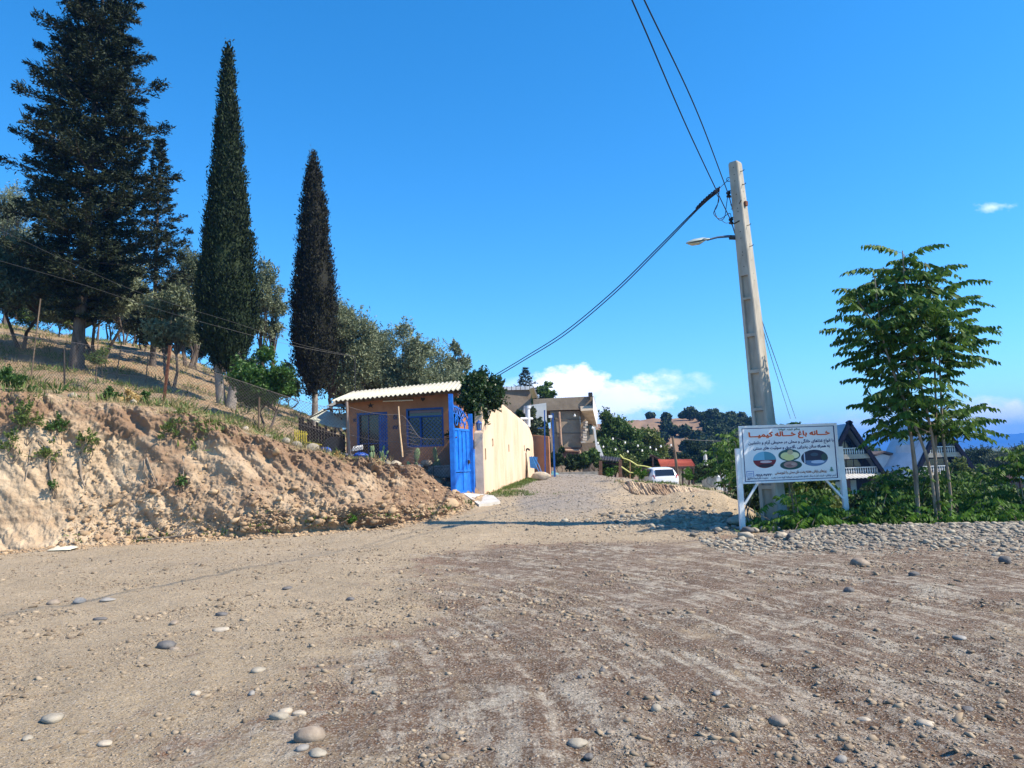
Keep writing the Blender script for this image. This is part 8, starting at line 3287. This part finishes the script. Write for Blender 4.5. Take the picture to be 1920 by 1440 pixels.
LIT = mat('plastic_white', (.74, .74, .72), rough=.5)
scrap(118, 1033, .55, .35, 'flattened pale plastic sheet at the foot of the bank', 1, mat('scrap_tan', (.55, .50, .38), (.66, .62, .5), scale=8))
scrap(41, 1012, .16, .12, 'small white plastic scrap near the edge of the frame', 2, LIT, .05)
scrap(357, 996, .09, .10, 'white paper scrap beside the fallen branch', 3, LIT, .06)
scrap(648, 982, .24, .16, 'crumpled white plastic bag at the bank foot', 4, LIT, .08)
scrap(682, 950, .16, .12, 'white plastic strip on the slumped bank', 5, LIT, .03, Y=18.7)
scrap(716, 958, .2, .16, 'pale paper scrap on the slumped bank', 6, mat('scrap_pale', (.55, .53, .48)), .03, Y=18.7)
scrap(777, 948, .22, .2, 'torn white sack on the rubble near the gate', 7, mat('scrap_grey', (.5, .5, .48)), .03, Y=19.1)

# clutter on the ledge before the hut
Yc = 22.9
o = MB().hexa([P(661, 846, Yc), P(680, 843, Yc), P(681, 838, Yc + .3), P(663, 841, Yc + .3), P(661, 841, Yc), P(680, 837, Yc), P(680, 834, Yc + .3), P(663, 837, Yc + .3)]).build('white_box', PLASTER_W, None, origin=P(661, 846, Yc))
tag(o, 'white box lid lying on the clutter before the hut door', 'box')
q = P(650, 857, 22.9)
root = empty('scrap_heap', q, 'grey planks and metal scraps piled beside the white box', 'scrap heap')
for k, (a, b, w_) in enumerate((((640, 850), (676, 856), .10), ((650, 862), (690, 858), .12), ((655, 848), (668, 836), .05), ((642, 868), (668, 866), .12), ((670, 864), (700, 866), .1))):
    MB().bar(P(*a, 22.85 + .05 * k), P(*b, 22.85 + .05 * k), w_, w_ * .5).build('plank', mat('plank_grey', (.2, .21, .23), (.36, .37, .39), scale=6), root)
for i, (px, py, r, lab) in enumerate(((610, 844, .14, 'blue plastic sack beyond the lip of the bank'), (678, 852, .12, 'blue plastic sack beside the prickly pear'))):
    q = P(px, py, 22.4)
    stone(q.x, 22.4, r * 1.2, lab, 820 + i, (1.6, .9, .7), material=mat('blue_plastic', (.012, .05, .30), (.03, .10, .45), scale=6, rough=.4), z=q.z - .08, name='plastic_sack', cat='sack')
a = P(553, 838, 23.4)
root = empty('yellow_pallet', a, 'upright yellow slatted pallet at the lower end of the hillside fence', 'pallet')
YP = mat('yellow_slats', (.50, .40, .03), (.68, .56, .08), scale=7, rough=.6)
for k in range(6):
    MB().bar(P(553.5 + k * 4.2, 838 - k * .3, 23.4), P(553 + k * 4.1, 805 + k * .8, 23.45), .034, .02, up=(0, 1, 0)).build('slat', YP, root)
MB().bar(P(552, 812, 23.5), P(577, 814, 23.5), .04).build('rail', YP, root)
MB().bar(P(575, 829, 23.3), P(603, 834, 23.3), .10, .03).build('loose_board', YP, root)
# concrete apron at the gate foot
a, b, c, d = P(866, 932, 21.2), P(908, 934, 21.6), P(965, 940, 20.6), P(890, 952, 19.9)
pts = [Vector((v.x, v.y, gz(v.x, v.y) + .05)) for v in (P(868, 935, 20.7), P(905, 935, 21.9), P(925, 935, 21.5), P(938, 940, 20.3), P(898, 945, 19.6))]
o = MB().prism([p - Vector((0, 0, .12)) for p in pts], (0, 0, .13)).build('concrete_apron', mat('apron', (.42, .39, .35), (.55, .52, .47), scale=3, bump=.01, bscale=10), None, origin=pts[0])
tag(o, 'pale concrete apron at the foot of the blue gate', 'apron')
q = G(1038, 30.6)
scrap(1038, 893, .5, .5, 'teal cloth bundle beside the boulder', 9, mat('teal_cloth', (.10, .22, .22), (.18, .32, .32), scale=6), .06, name='cloth_bundle')


# ---------------------------------------------------------------- the air: one even haze round everything
def build_haze():
    me = bpy.data.meshes.new('haze')
    x0, x1, y0, y1, z0, z1 = -12000, 12000, -300, 6900, -62, 185
    v = [(x, y, z) for z in (z0, z1) for x, y in ((x0, y0), (x1, y0), (x1, y1), (x0, y1))]
    me.from_pydata(v, [], [(0, 3, 2, 1), (4, 5, 6, 7), (0, 1, 5, 4), (1, 2, 6, 5), (2, 3, 7, 6), (3, 0, 4, 7)])
    m = bpy.data.materials.new('haze_air')
    m.use_nodes = True
    t = m.node_tree
    t.nodes.remove(t.nodes['Principled BSDF'])
    v = t.nodes.new('ShaderNodeVolumePrincipled')
    v.inputs['Color'].default_value = (0.07, 0.34, 1.0, 1)
    v.inputs['Density'].default_value = HAZE
    v.inputs['Anisotropy'].default_value = 0.0
    t.links.new(v.outputs[0], t.nodes['Material Output'].inputs['Volume'])
    o = link('haze', me, m)
    tag(o, kind='stuff')


HAZE = 0.00026
build_haze()
